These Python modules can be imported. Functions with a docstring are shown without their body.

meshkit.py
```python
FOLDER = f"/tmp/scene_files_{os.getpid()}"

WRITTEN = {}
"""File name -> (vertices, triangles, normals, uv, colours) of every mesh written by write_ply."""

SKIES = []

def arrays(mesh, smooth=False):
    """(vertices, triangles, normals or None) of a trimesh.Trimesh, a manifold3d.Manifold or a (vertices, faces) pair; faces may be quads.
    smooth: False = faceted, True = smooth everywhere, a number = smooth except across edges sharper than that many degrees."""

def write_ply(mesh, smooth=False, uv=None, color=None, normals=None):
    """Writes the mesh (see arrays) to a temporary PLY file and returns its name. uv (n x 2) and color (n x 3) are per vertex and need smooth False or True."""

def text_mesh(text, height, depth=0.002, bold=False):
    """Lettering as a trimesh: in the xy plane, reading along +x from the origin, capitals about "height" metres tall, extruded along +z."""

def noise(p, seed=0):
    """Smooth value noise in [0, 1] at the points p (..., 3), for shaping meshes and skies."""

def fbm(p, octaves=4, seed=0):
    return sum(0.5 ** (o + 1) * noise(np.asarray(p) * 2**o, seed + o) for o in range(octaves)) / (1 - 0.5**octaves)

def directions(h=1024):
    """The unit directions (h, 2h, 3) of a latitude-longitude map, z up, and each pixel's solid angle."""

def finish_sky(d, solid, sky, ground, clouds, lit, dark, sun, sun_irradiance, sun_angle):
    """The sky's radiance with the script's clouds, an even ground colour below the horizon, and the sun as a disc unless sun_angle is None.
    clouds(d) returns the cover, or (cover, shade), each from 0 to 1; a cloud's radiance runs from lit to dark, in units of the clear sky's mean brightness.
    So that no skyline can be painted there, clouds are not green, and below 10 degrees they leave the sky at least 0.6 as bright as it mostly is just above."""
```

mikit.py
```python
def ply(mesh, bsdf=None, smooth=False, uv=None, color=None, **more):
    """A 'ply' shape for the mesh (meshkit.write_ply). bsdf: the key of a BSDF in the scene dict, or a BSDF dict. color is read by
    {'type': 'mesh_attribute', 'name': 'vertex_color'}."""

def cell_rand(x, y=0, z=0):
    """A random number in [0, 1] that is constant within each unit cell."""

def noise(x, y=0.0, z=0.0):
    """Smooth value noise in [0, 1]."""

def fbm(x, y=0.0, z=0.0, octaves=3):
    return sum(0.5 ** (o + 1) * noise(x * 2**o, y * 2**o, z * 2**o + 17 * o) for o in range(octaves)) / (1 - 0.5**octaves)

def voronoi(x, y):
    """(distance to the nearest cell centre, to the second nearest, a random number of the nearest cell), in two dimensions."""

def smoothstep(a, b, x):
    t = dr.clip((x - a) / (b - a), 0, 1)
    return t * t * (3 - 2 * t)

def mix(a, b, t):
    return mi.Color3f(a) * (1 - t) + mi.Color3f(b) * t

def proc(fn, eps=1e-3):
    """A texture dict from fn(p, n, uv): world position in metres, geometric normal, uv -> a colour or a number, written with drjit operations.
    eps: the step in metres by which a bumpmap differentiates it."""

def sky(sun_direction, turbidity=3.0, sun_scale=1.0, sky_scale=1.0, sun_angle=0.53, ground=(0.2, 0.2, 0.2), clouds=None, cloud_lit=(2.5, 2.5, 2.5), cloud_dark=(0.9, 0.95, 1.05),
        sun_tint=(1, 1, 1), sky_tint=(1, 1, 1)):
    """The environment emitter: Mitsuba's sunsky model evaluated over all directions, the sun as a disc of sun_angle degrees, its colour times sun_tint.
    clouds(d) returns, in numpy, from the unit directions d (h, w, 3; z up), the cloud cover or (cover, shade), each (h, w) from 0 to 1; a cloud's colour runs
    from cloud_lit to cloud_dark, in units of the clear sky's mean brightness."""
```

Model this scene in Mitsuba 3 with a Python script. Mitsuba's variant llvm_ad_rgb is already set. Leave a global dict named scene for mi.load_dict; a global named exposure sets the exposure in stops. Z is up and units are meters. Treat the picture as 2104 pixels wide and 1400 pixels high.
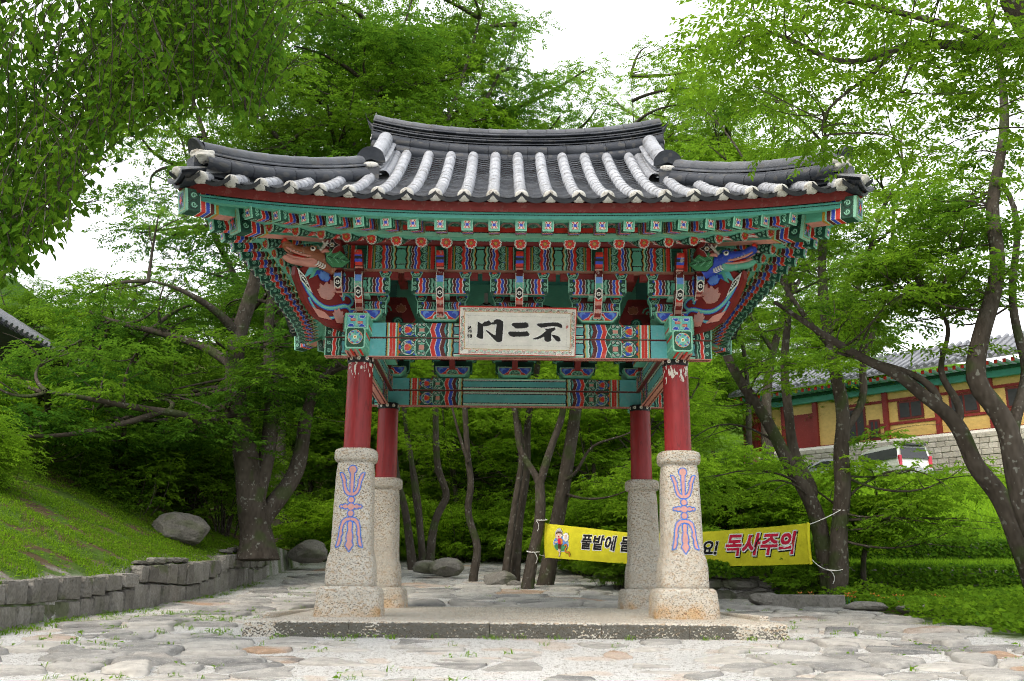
import math, random
import numpy as np, trimesh, drjit as dr, mitsuba as mi
import mikit, meshkit
from mikit import proc, noise, fbm, voronoi, cell_rand, smoothstep, mix
from shapely.geometry import Polygon, LineString, Point
from shapely import affinity
T = mi.ScalarTransform4f
scene, labels = {}, {}
RNG = np.random.default_rng(7)

# ------------------------------------------------------------------ camera, daylight, exposure
exposure = 2.85
CAM = np.array([-.196, -12.612, .218]); YAW, PITCH, ROLL, FPX = .011, .246, -.007, 2049.
def cam_axes():
    cy, sy, cp, sp, cr, sr = math.cos(YAW), math.sin(YAW), math.cos(PITCH), math.sin(PITCH), math.cos(ROLL), math.sin(ROLL)
    f = np.array([sy*cp, cy*cp, sp])
    r0 = np.array([cy, -sy, 0.]); u0 = np.cross(r0, f)
    return f, r0*sr + u0*cr
_f, _u = cam_axes()
scene['camera'] = {'type': 'perspective', 'fov_axis': 'x', 'fov': math.degrees(2*math.atan(1052/FPX)), 'near_clip': .05, 'far_clip': 6000.,
                   'to_world': T().look_at(origin=CAM.tolist(), target=(CAM+_f).tolist(), up=_u.tolist())}
def _clouds(d):
    n = meshkit.fbm(d*np.array([3., 3., 5.])+3.1, 4, 5)
    return np.ones(n.shape), np.clip((n-.42)*1.1, 0, .35)
scene['sky'] = mikit.sky((-.45, -.62, .80), turbidity=4, sun_scale=.26, sun_angle=24, sun_tint=(.93, .98, 1.06), clouds=_clouds,
                         cloud_lit=(2.5, 2.55, 2.62), cloud_dark=(1.5, 1.55, 1.62))

# ------------------------------------------------------------------ helpers
class Mb:
    """A mesh under construction; uv.x carries the paint's number, uv.y a number from 0 to 1 that the material may use."""
    def __init__(s): s.V, s.F, s.U, s.n = [], [], [], 0
    def add(s, V, F, c=0, w=0.):
        V = np.asarray(V, float).reshape(-1, 3); F = np.asarray(F, int)
        if F.shape[1] == 4: F = np.vstack([F[:, [0, 1, 2]], F[:, [0, 2, 3]]])
        U = np.empty((len(V), 2)); U[:, 0] = np.asarray(c)+.5; U[:, 1] = w
        s.V.append(V); s.F.append(F+s.n); s.U.append(U); s.n += len(V)
        return s
    def quads(s, Q, c=0, w=0.):
        Q = np.asarray(Q, float); k = len(Q)
        return s.add(Q.reshape(-1, 3), np.arange(4*k).reshape(k, 4), np.repeat(np.broadcast_to(c, (k,)), 4), w)
    def hexa(s, p, c=0, w=0., faces=None):
        """p: 8 corners, index = x + 2y + 4z; c: one paint or six (-x,+x,-y,+y,-z,+z)."""
        p = np.asarray(p, float)
        q = [(0, 4, 6, 2), (1, 3, 7, 5), (0, 1, 5, 4), (2, 6, 7, 3), (0, 2, 3, 1), (4, 5, 7, 6)]
        cc = [c]*6 if np.isscalar(c) else c
        for k in range(6):
            if faces is None or k in faces: s.quads([p[list(q[k])]], cc[k], w)
        return s
    def box(s, lo, hi, c=0, w=0., R=None, at=None):
        lo, hi = np.asarray(lo, float), np.asarray(hi, float)
        p = np.array([[(lo, hi)[i & 1][0], (lo, hi)[i >> 1 & 1][1], (lo, hi)[i >> 2][2]] for i in range(8)])
        if R is not None: p = p@np.asarray(R).T
        if at is not None: p = p+np.asarray(at)
        return s.hexa(p, c, w)
    def bbox(s, lo, hi, c=0, b=.01, w=0., R=None, at=None, jit=None):
        """box with chamfered edges"""
        lo, hi = np.asarray(lo, float), np.asarray(hi, float)
        pts = []
        for i in range(8):
            sg = np.array([(i & 1)*2-1, (i >> 1 & 1)*2-1, (i >> 2)*2-1])
            cor = np.where(sg > 0, hi, lo)
            if jit is not None: cor = cor+jit[i]
            for k in range(3):
                o = -sg*b; o[k] = 0
                pts.append(cor+o)
        m = trimesh.convex.convex_hull(np.array(pts))
        V = m.vertices[m.faces].reshape(-1, 3)
        if R is not None: V = V@np.asarray(R).T
        if at is not None: V = V+np.asarray(at)
        return s.add(V, np.arange(len(V)).reshape(-1, 3), c, w)
    def loft(s, rings, c=0, w=0., caps=True, close=True, capc=None):
        """rings: (k, n, 3); c: one paint or one per band"""
        R = np.asarray(rings, float); k, n = R.shape[:2]
        cc = np.broadcast_to(c, (k-1,)); ww = np.broadcast_to(w, (k,))
        j = np.arange(n if close else n-1); j2 = (j+1) % n
        if np.all(cc == cc[0]):
            F = np.concatenate([np.stack([i*n+j, i*n+j2, (i+1)*n+j2, (i+1)*n+j], 1) for i in range(k-1)])
            s.add(R.reshape(-1, 3), F, cc[0], np.repeat(ww, n))
        else:
            for i in range(k-1):
                s.add(R[i:i+2].reshape(-1, 3), np.stack([j, j2, n+j2, n+j], 1), cc[i], np.repeat(ww[i:i+2], n))
        if caps and close:
            for r, fl, q in ((R[0], True, 0), (R[-1], False, -1)):
                F = np.stack([np.zeros(n-2, int), np.arange(1, n-1), np.arange(2, n)], 1)
                s.add(r, F[:, ::-1] if fl else F, cc[q] if capc is None else capc, ww[q])
        return s
    def tube(s, pts, rad, c=0, n=8, w=0., caps=True, phase=0., arc=None, up=None):
        """c may give one paint per segment. arc: (a0, a1) for an open trough or half tube measured from 'up'"""
        p = np.asarray(pts, float); rad = np.broadcast_to(rad, (len(p),))
        if arc is None and len(p) > 2: return s._pipe(p, rad, c, n, w, caps, phase)
        t = np.gradient(p, axis=0); t /= np.linalg.norm(t, axis=1, keepdims=True)+1e-12
        ref = np.array([0, 0, 1.]) if up is None else np.asarray(up, float)
        a = np.cross(t, np.where(np.abs(t@ref)[:, None] < .95, ref, [1., 0, 0])); a /= np.linalg.norm(a, axis=1, keepdims=True)
        b = np.cross(a, t)
        ang = np.linspace(0, 2*np.pi, n, endpoint=False)+phase if arc is None else np.linspace(arc[0], arc[1], n)
        rings = p[:, None]+rad[:, None, None]*(np.sin(ang)[None, :, None]*a[:, None]+np.cos(ang)[None, :, None]*b[:, None])
        return s.loft(rings, c, w, caps, arc is None)
    def _pipe(s, p, rad, c, n, w, caps, phase):
        t = np.gradient(p, axis=0); t /= np.linalg.norm(t, axis=1, keepdims=True)+1e-12
        a = np.cross(t[0], [0, 0, 1.] if abs(t[0][2]) < .9 else [1., 0, 0]); a /= np.linalg.norm(a); A = []
        for k in range(len(p)):      # carry the frame along, so that bends do not pinch
            a = a-t[k]*(a@t[k]); a = a/(np.linalg.norm(a)+1e-12); A.append(a)
        A = np.array(A); B = np.cross(A, t); ang = np.linspace(0, 2*np.pi, n, endpoint=False)+phase
        return s.loft(p[:, None]+np.asarray(rad)[:, None, None]*(np.sin(ang)[None, :, None]*A[:, None]+np.cos(ang)[None, :, None]*B[:, None]), c, w, caps)
    def prism(s, poly, O, U, V, N, depth, c=0, side=None, w=0., back=True):
        """polygon in the plane (O; U, V), thickened along N"""
        poly = poly if isinstance(poly, Polygon) else Polygon(poly)
        O, U, V, N = (np.asarray(x, float) for x in (O, U, V, N))
        v2, f = trimesh.creation.triangulate_polygon(poly, engine='earcut')
        P = O+v2[:, :1]*U+v2[:, 1:2]*V
        s.add(P+N*depth, f, c, w)
        if back: s.add(P, f[:, ::-1], c if side is None else side, w)
        for ring in [poly.exterior, *poly.interiors]:
            q = np.array(ring.coords); q3 = O+q[:, :1]*U+q[:, 1:2]*V
            s.quads(np.stack([q3[:-1], q3[1:], q3[1:]+N*depth, q3[:-1]+N*depth], 1), c if side is None else side, w)
        return s
    def art(s, A, O, U, V, N, lift=.0025, w=0., base=.0025):
        O, U, V, N = (np.asarray(x, float) for x in (O, U, V, N))
        v, f, c, l = A.arrays()
        if len(v): s.add(O+v[:, :1]*U+v[:, 1:2]*V+N*(base+l[:, None]*lift), f, c, w)
        return s
    def join(s, o, M=None):
        V, F, U = o.mesh()
        if M is not None:
            V = V@M[:3, :3].T+M[:3, 3]
            if np.linalg.det(M[:3, :3]) < 0: F = F[:, ::-1]
        s.V.append(V); s.F.append(F+s.n); s.U.append(U); s.n += len(V)
        return s
    def mesh(s):
        return np.vstack(s.V), np.vstack(s.F), np.vstack(s.U)
KEYS = {}
def numbered(key):
    n = KEYS.get(key, 0); KEYS[key] = n+1
    return key if n == 0 else f'{key}_{n:03d}'
def put(key, mb, bsdf, smooth=True, flip=None, **more):
    """Adds one entry to the scene; returns its key."""
    V, F, U = mb.mesh() if isinstance(mb, Mb) else mb
    key = numbered(key)
    scene[key] = mikit.ply((V, F), bsdf, smooth=smooth, uv=U, **more)
    return key
def tag(key, label=None, cat=None, group=None, kind=None):
    d = {k: v for k, v in (('label', label), ('category', cat), ('group', group), ('kind', kind)) if v}
    labels[key] = d
    return key
def nz(p, f, seed=0): return meshkit.noise(np.asarray(p)*f, seed)

class Art:
    """Flat painted ornament: triangles in a plane, each with a paint and a layer."""
    def __init__(s): s.v, s.f, s.c, s.l, s.n = [], [], [], [], 0
    def add(s, v, f, c, l):
        v = np.asarray(v, float)
        if len(v) == 0: return s
        s.v.append(v); s.f.append(np.asarray(f, int)+s.n); s.c.append(np.full(len(v), c)); s.l.append(np.full(len(v), float(l))); s.n += len(v)
        return s
    def poly(s, pts, c, l=0):
        for g in (getattr(pts, 'geoms', [pts]) if not isinstance(pts, (list, np.ndarray)) else [Polygon(pts)]):
            if g.is_empty or g.area < 1e-9: continue
            v, f = trimesh.creation.triangulate_polygon(g, engine='earcut')
            s.add(v, f, c, l)
        return s
    def rect(s, x0, y0, x1, y1, c, l=0):
        return s.add([[x0, y0], [x1, y0], [x1, y1], [x0, y1]], [[0, 1, 2], [0, 2, 3]], c, l)
    def disc(s, x, y, r, c, l=0, n=14, ry=None):
        a = np.arange(n)*2*np.pi/n; ry = r if ry is None else ry
        return s.add(np.stack([x+r*np.cos(a), y+ry*np.sin(a)], 1), np.stack([np.zeros(n-2, int), np.arange(1, n-1), np.arange(2, n)], 1), c, l)
    def strip(s, pts, w, c, l=0):
        p = np.asarray(pts, float); t = np.gradient(p, axis=0); t /= np.linalg.norm(t, axis=1, keepdims=True)+1e-12
        n = np.stack([-t[:, 1], t[:, 0]], 1)*np.broadcast_to(w, (len(p),))[:, None]/2
        k = len(p); i = np.arange(k-1)
        return s.add(np.vstack([p-n, p+n]), np.vstack([np.stack([i, i+1, i+1+k], 1), np.stack([i, i+1+k, i+k], 1)]), c, l)
    def spiral(s, x, y, r, w, c, l=0, turns=1.3, dr_=1, a0=0.):
        t = np.linspace(0, 1, 14); a = a0+dr_*t*turns*2*np.pi; rr = r*(1-.8*t)
        return s.strip(np.stack([x+rr*np.cos(a), y+rr*np.sin(a)], 1), w, c, l)
    def wave(s, x0, x1, y0, y1, c, l=0, amp=.006, per=.06, ph=0., n=None):
        """upright wavy band between x0 and x1"""
        n = n or max(6, int((y1-y0)/per*6)); y = np.linspace(y0, y1, n); o = amp*np.sin(2*np.pi*(y-y0)/per+ph)
        i = np.arange(n-1)
        return s.add(np.vstack([np.stack([x0+o, y], 1), np.stack([x1+o, y], 1)]), np.vstack([np.stack([i, i+n, i+n+1], 1), np.stack([i, i+n+1, i+1], 1)]), c, l)
    def mirrored(s):
        o = Art(); o.n = s.n
        o.v = [v*[-1, 1] for v in s.v]; o.f = [f[:, ::-1] for f in s.f]; o.c, o.l = s.c, s.l
        return o
    def moved(s, dx=0, dy=0, sx=1, sy=1, rot=0., lay=0):
        o = Art(); o.n = s.n; ca, sa = math.cos(rot), math.sin(rot)
        fl = sx*sy < 0
        o.v = [(v*[sx, sy])@np.array([[ca, sa], [-sa, ca]])+[dx, dy] for v in s.v]; o.f = [f[:, ::-1] if fl else f for f in s.f]; o.c = s.c; o.l = [l+lay for l in s.l]
        return o
    def join(s, o):
        s.v += o.v; s.f += [f+s.n for f in o.f]; s.c += o.c; s.l += o.l; s.n += o.n
        return s
    def arrays(s):
        if not s.v: return np.zeros((0, 2)), np.zeros((0, 3), int), np.zeros(0), np.zeros(0)
        return np.vstack(s.v), np.vstack(s.f), np.concatenate(s.c), np.concatenate(s.l)

# ------------------------------------------------------------------ paints (linear albedo)
PAINTS = dict(teal=(.075, .33, .275), dkgreen=(.012, .075, .045), mint=(.27, .58, .43), red=(.60, .035, .022), brown=(.115, .016, .014), blue=(.035, .075, .50),
              ltblue=(.13, .28, .68), white=(.78, .78, .72), black=(.010, .010, .011), ochre=(.50, .27, .03), pink=(.60, .27, .22), column=(.29, .018, .022),
              dkteal=(.03, .15, .125), cream=(.74, .725, .67), wood=(.33, .17, .12), cyan=(.13, .46, .48), maroon=(.20, .022, .020), ink=(.012, .012, .013),
              yellow=(.66, .62, .03), bannerred=(.62, .02, .06), skin=(.72, .55, .45), grey=(.42, .42, .41), green=(.06, .25, .10), orange=(.62, .22, .04),
              hair=(.10, .045, .02), snow=(.80, .80, .78), jade=(.12, .42, .30), stonepink=(.55, .29, .26), stoneblue=(.05, .16, .62), tan=(.30, .105, .05), hallyellow=(.58, .40, .13), dkgrey=(.03, .032, .036), carblue=(.12, .16, .22), carsilver=(.45, .46, .48))
PID = {k: i for i, k in enumerate(PAINTS)}
for _k, _i in PID.items(): globals()['P_'+_k] = _i
_pal = np.array(list(PAINTS.values()), np.float32)
_PR, _PG, _PB = (mi.Float(np.ascontiguousarray(_pal[:, k])) for k in range(3))
dr.eval(_PR, _PG, _PB)
def paint_fn(p, n, uv):
    i = mi.UInt32(dr.clip(dr.floor(uv.x), 0, len(_pal)-1))
    c = mi.Color3f(dr.gather(mi.Float, _PR, i), dr.gather(mi.Float, _PG, i), dr.gather(mi.Float, _PB, i))
    g = fbm(p.x*9, p.y*9, p.z*9, 3)
    f = noise(p.x*70, p.y*70, p.z*70)
    c = c*(.80+.30*g+.14*f)
    # flaked patches where the primer shows (old paint)
    chip = smoothstep(.66, .70, .62*noise(p.x*26, p.y*26, p.z*17)+.38*noise(p.x*90, p.y*90, p.z*40))*smoothstep(.02, .2, uv.y)
    return mix(c, mi.Color3f(.55, .50, .45), chip*uv.y)
def column_fn(p, n, uv):
    """red column paint: streaky, chips of bare white primer near the head (uv.y = how chipped)"""
    g = fbm(p.x*8, p.y*8, p.z*1.6, 3)
    c = mix(mi.Color3f(.20, .012, .014), mi.Color3f(.33, .022, .026), g)
    c = c*(.85+.3*noise(p.x*60, p.y*60, p.z*8))
    s = .55*noise(p.x*38, p.y*38, p.z*11+3)+.45*noise(p.x*85, p.y*85, p.z*26)
    chip = smoothstep(.0, .02, s-(1.0-.42*uv.y))
    crack = smoothstep(.012, .004, dr.abs(noise(p.x*14, p.y*14, p.z*.8)-.5))*.7
    c = mix(c, mi.Color3f(.05, .006, .006), crack*.6)
    return mix(c, mi.Color3f(.66, .62, .56), chip)
def granite_fn(p, n, uv):
    """speckled granite; uv.y = ochre staining, uv.x = darkness by lichen"""
    a = noise(p.x*115, p.y*115, p.z*115); b = noise(p.x*60+9, p.y*60, p.z*60); q = fbm(p.x*3, p.y*3, p.z*3, 3)
    c = mix(mi.Color3f(.46, .43, .37), mi.Color3f(.62, .59, .53), q)
    c = mix(c, mi.Color3f(.40, .27, .15), smoothstep(.56, .70, b)*.75)
    c = mix(c, mi.Color3f(.09, .085, .08), smoothstep(.66, .76, a)*.85)
    c = mix(c, mi.Color3f(.72, .70, .66), smoothstep(.34, .24, a)*.6)
    st = smoothstep(.42, .72, uv.y*(.30+.8*fbm(p.x*7+4, p.y*7, p.z*7, 3)))*.8
    c = mix(c, c*mi.Color3f(.95, .66, .36), st)
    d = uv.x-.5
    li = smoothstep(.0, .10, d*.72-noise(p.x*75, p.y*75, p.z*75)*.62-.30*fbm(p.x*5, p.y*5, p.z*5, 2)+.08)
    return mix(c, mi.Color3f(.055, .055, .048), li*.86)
def rock_fn(p, n, uv):
    """flagstones: uv.x-.5 = tone, uv.y = rust"""
    t = uv.x-.5
    q = fbm(p.x*2.2+t*37, p.y*7+t*11, p.z*9, 3); a = noise(p.x*150, p.y*150, p.z*150); b = fbm(p.x*17, p.y*25+t*5, p.z*30, 2)
    c = mix(mi.Color3f(.13, .133, .138), mi.Color3f(.46, .44, .405), dr.clip(t*.85+(q-.5)*.9+.12, 0, 1))
    c = mix(c, mi.Color3f(.40, .255, .16), smoothstep(.25, .75, uv.y*(.45+q))*.75)
    c = c*(.72+.56*b)
    c = mix(c, mi.Color3f(.62, .60, .56), smoothstep(.70, .82, a)*.35)
    dust = smoothstep(.52, .70, noise(p.x*3.1+8, p.y*3.1, 4)+.25*(b-.5))
    return mix(c, mi.Color3f(.52, .505, .475)*(.8+.35*a), dust*.38)
def ground_fn(p, n, uv):
    """decomposed-granite sand with pebbles, litter and moss patches; forest soil farther away"""
    a = noise(p.x*130, p.y*130, 1); b = noise(p.x*48, p.y*48, 7); q = fbm(p.x*.9, p.y*.9, 2, 4); m = fbm(p.x*3.5, p.y*3.5, 5, 3)
    c = mix(mi.Color3f(.44, .437, .425), mi.Color3f(.60, .598, .585), q)
    c = c*(.70+.5*a)
    c = mix(c, mi.Color3f(.22, .20, .17), smoothstep(.72, .80, b)*.7)
    c = mix(c, mi.Color3f(.44, .30, .19), smoothstep(.60, .72, m)*.35)
    soil = mix(mi.Color3f(.10, .075, .045), mi.Color3f(.07, .12, .025), smoothstep(.40, .56, m))
    soil = mix(soil, mi.Color3f(.10, .19, .03)*(.7+.6*b), smoothstep(4.3, 6., p.x)*smoothstep(4.4, 5., p.y))
    out = smoothstep(4.6, 5.4, dr.abs(p.x+.1)+.8*(m-.5)); deep = smoothstep(15., 22., p.y+4*(q-.5))
    return mix(c, soil, dr.maximum(out, deep))
def grass_soil_fn(p, n, uv):
    m = fbm(p.x*2.1, p.y*2.1, p.z*2.1, 4); b = noise(p.x*40, p.y*40, p.z*40)
    c = mix(mi.Color3f(.12, .16, .03), mi.Color3f(.26, .20, .10), smoothstep(.46, .62, m))
    return c*(.6+.8*b)
def tile_fn(p, n, uv):
    """grey fired roof tile; uv.x-.5 = how pale it has weathered"""
    t = uv.x-.5; q = fbm(p.x*6, p.y*6, p.z*6, 3); a = noise(p.x*55, p.y*55, p.z*55)
    c = mix(mi.Color3f(.022, .027, .038), mi.Color3f(.40, .415, .45), dr.clip(t+(q-.5)*.35*(.3+t), 0, 1))
    c = c*(.8+.3*a)
    return mix(c, mi.Color3f(.10, .095, .085), smoothstep(.66, .76, noise(p.x*16, p.y*16, p.z*16))*.45)
def plaster_fn(p, n, uv):
    q = fbm(p.x*11, p.y*11, p.z*11, 3); a = noise(p.x*60, p.y*60, p.z*34)
    c = mix(mi.Color3f(.66, .655, .63), mi.Color3f(.52, .51, .48), q)
    return mix(c, mi.Color3f(.27, .24, .20), smoothstep(.62, .80, a*.5+q*.62)*.7)
def bark_fn(p, n, uv):
    q = fbm(p.x*5, p.y*5, p.z*2, 3); a = noise(p.x*34, p.y*34, p.z*12)
    c = mix(mi.Color3f(.028, .022, .017), mi.Color3f(.125, .108, .092), q*.6+a*.4)
    li = smoothstep(.68, .76, .6*noise(p.x*40, p.y*40, p.z*26)+.4*noise(p.x*12, p.y*12, p.z*7))*.5
    c = mix(c, mi.Color3f(.27, .28, .25), li)
    return mix(c, mi.Color3f(.05, .085, .02), smoothstep(.58, .70, fbm(p.x*3+4, p.y*3, p.z*3, 2))*.5)
def leaf_fn(p, n, uv):
    """uv.x-.5 = hue from deep to yellow green, uv.y = leaf's own variation"""
    t = dr.clip(uv.x-.5+.22*(fbm(p.x*.5, p.y*.5, p.z*.5, 2)-.5), 0, 1)
    c = mix(mi.Color3f(.045, .135, .016), mi.Color3f(.27, .46, .025), t)
    return c*(.65+.7*uv.y)
def leaf_tr_fn(p, n, uv):
    return leaf_fn(p, n, uv)
def wallstone_fn(p, n, uv):
    t = uv.x-.5; q = fbm(p.x*4+t*9, p.y*4, p.z*4, 3); a = noise(p.x*70, p.y*70, p.z*40); v = noise(p.x*30, p.y*30, p.z*3)
    c = mix(mi.Color3f(.12, .112, .10), mi.Color3f(.34, .325, .30), dr.clip(t*.6+q*.5, 0, 1))*(.6+.5*a+.3*v)
    return mix(c, mi.Color3f(.08, .11, .025), smoothstep(.56, .70, fbm(p.x*3, p.y*3, p.z*3+5, 3))*uv.y*.6)

def bump(inner, fn, scale, eps=2e-3):
    return {'type': 'bumpmap', 'arbitrary': proc(fn, eps), 'scale': scale, 'bsdf': inner}
def two(b): return {'type': 'twosided', 'bsdf': b}
def pr(fn, rough=.6, spec=.4, **k): return {'type': 'principled', 'base_color': proc(fn), 'roughness': rough, 'specular': spec, **k}
def rough_h(p, n, uv): return fbm(p.x*60, p.y*60, p.z*60, 2)
def bark_h(p, n, uv): return fbm(p.x*22, p.y*22, p.z*7, 3)
def stone_h(p, n, uv): return fbm(p.x*28, p.y*28, p.z*34, 3)
scene['mat_paint'] = two(pr(paint_fn, .5, .35))
scene['mat_column'] = two(pr(column_fn, .42, .4))
scene['mat_granite'] = two(bump({'type': 'diffuse', 'reflectance': proc(granite_fn)}, rough_h, .006))
scene['mat_rock'] = two(bump({'type': 'diffuse', 'reflectance': proc(rock_fn)}, stone_h, .02))
scene['mat_ground'] = two(bump({'type': 'diffuse', 'reflectance': proc(ground_fn)}, rough_h, .012))
scene['mat_soil'] = two({'type': 'diffuse', 'reflectance': proc(grass_soil_fn)})
scene['mat_tile'] = two(pr(tile_fn, .46, .35))
scene['mat_plaster'] = two({'type': 'diffuse', 'reflectance': proc(plaster_fn)})
scene['mat_bark'] = two(bump({'type': 'diffuse', 'reflectance': proc(bark_fn)}, bark_h, .03, 4e-3))
scene['mat_leaf'] = {'type': 'principledthin', 'base_color': proc(leaf_fn), 'roughness': .45, 'diff_trans': 1.15, 'spec_trans': 0.0}
def palestone_fn(p, n, uv):
    q = fbm(p.x*2, p.y*2, p.z*2, 3); a = noise(p.x*14, p.y*14, p.z*14)
    return mix(mi.Color3f(.36, .33, .28), mi.Color3f(.60, .56, .50), dr.clip(uv.x-.9+(q-.5), 0, 1))*(.8+.3*a)
def mountain_fn(p, n, uv):
    q = fbm(p.x*.03, p.y*.03, p.z*.03, 3); a = noise(p.x*.11, p.y*.11, p.z*.11)
    return mix(mi.Color3f(.03, .065, .022), mi.Color3f(.075, .13, .035), q)*(.6+.8*a)
scene['mat_palestone'] = two({'type': 'diffuse', 'reflectance': proc(palestone_fn)})
scene['mat_mountain'] = two({'type': 'diffuse', 'reflectance': proc(mountain_fn)})
scene['mat_carpaint'] = two(pr(paint_fn, .25, .5, clearcoat=.6))
scene['mat_cloth'] = two(pr(paint_fn, .75, .2))
scene['mat_wallstone'] = two(bump({'type': 'diffuse', 'reflectance': proc(wallstone_fn)}, stone_h, .03))
# ================================================================== THE GROUND
def sst(a, b, x):
    t = np.clip((np.asarray(x, float)-a)/(b-a), 0, 1); return t*t*(3-2*t)
_by = [-400, -60, -14, -9, -2.76, -1.5, 1.9, 5, 8, 12, 20, 30, 45, 90, 200, 600]
_bz = [-8, -3., -.88, -.585, -.215, -.14, -.035, .12, .36, .74, 1.5, 3.2, 7.5, 24, 46, 60]
def base_z(y): return np.interp(y, _by, _bz)
def wall_top(y): return .47+.10*sst(.9, 1.1, y)+.05*sst(5.6, 5.8, y)
WALL_X = -5.02
def terrain(x, y, fine=True):
    x, y = np.asarray(x, float), np.asarray(y, float)
    z = base_z(y)
    # grass bank on the left, held by the dry stone wall
    e = WALL_X-.10-x
    rise = (wall_top(y)-.05)*sst(-.04, .04, e)+np.minimum(.47*np.maximum(e, 0), 2.3+.10*np.maximum(e, 0))
    z = z+rise*(1-.75*sst(9.3, 14, y))
    # terraces on the right
    k = sst(2.0, 3.4, x); up = .62*sst(4.72, 4.80, y)+.50*sst(6.40, 6.48, y)
    slope = .165*np.clip(y-6.6, 0, 23.4)
    tgt = .06+up+slope
    kk = sst(1.8, 5.2, x)*sst(4.0, 4.6, y)*(1-sst(44, 60, y))
    z = z*(1-kk)+tgt*kk
    if fine: z = z+.05*(meshkit.fbm(np.stack([x*.45, y*.45, x*0], -1), 3, 2)-.5)*(.35+.65*sst(5, 7, np.abs(x)))
    return z
def axis(segs):
    return np.unique(np.concatenate([np.arange(a, b, s) for a, b, s in segs]))
gx = axis([(-600, -60, 45), (-60, -16, 3.), (-16, -7, .5), (-7, -5.4, .2), (-5.4, -4.7, .04), (-4.7, 7, .2), (7, 18, .5), (18, 60, 3), (60, 601, 45)])
gy = axis([(-400, -40, 40), (-40, -14, 2.), (-14, -8, .5), (-8, 4.5, .16), (4.5, 5, .04), (5, 6.3, .16), (6.3, 6.6, .04), (6.6, 16, .3), (16, 50, 1.2), (50, 120, 6), (120, 601, 40)])
GX, GY = np.meshgrid(gx, gy, indexing='ij'); n1 = len(gy)
V = np.stack([GX, GY, terrain(GX, GY)], -1).reshape(-1, 3); i, j = np.meshgrid(np.arange(len(gx)-1), np.arange(n1-1), indexing='ij'); b = (i*n1+j).ravel()
tag(put('ground', Mb().add(V, np.stack([b, b+n1, b+n1+1, b+1], 1)), 'mat_ground'), kind='structure')

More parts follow.
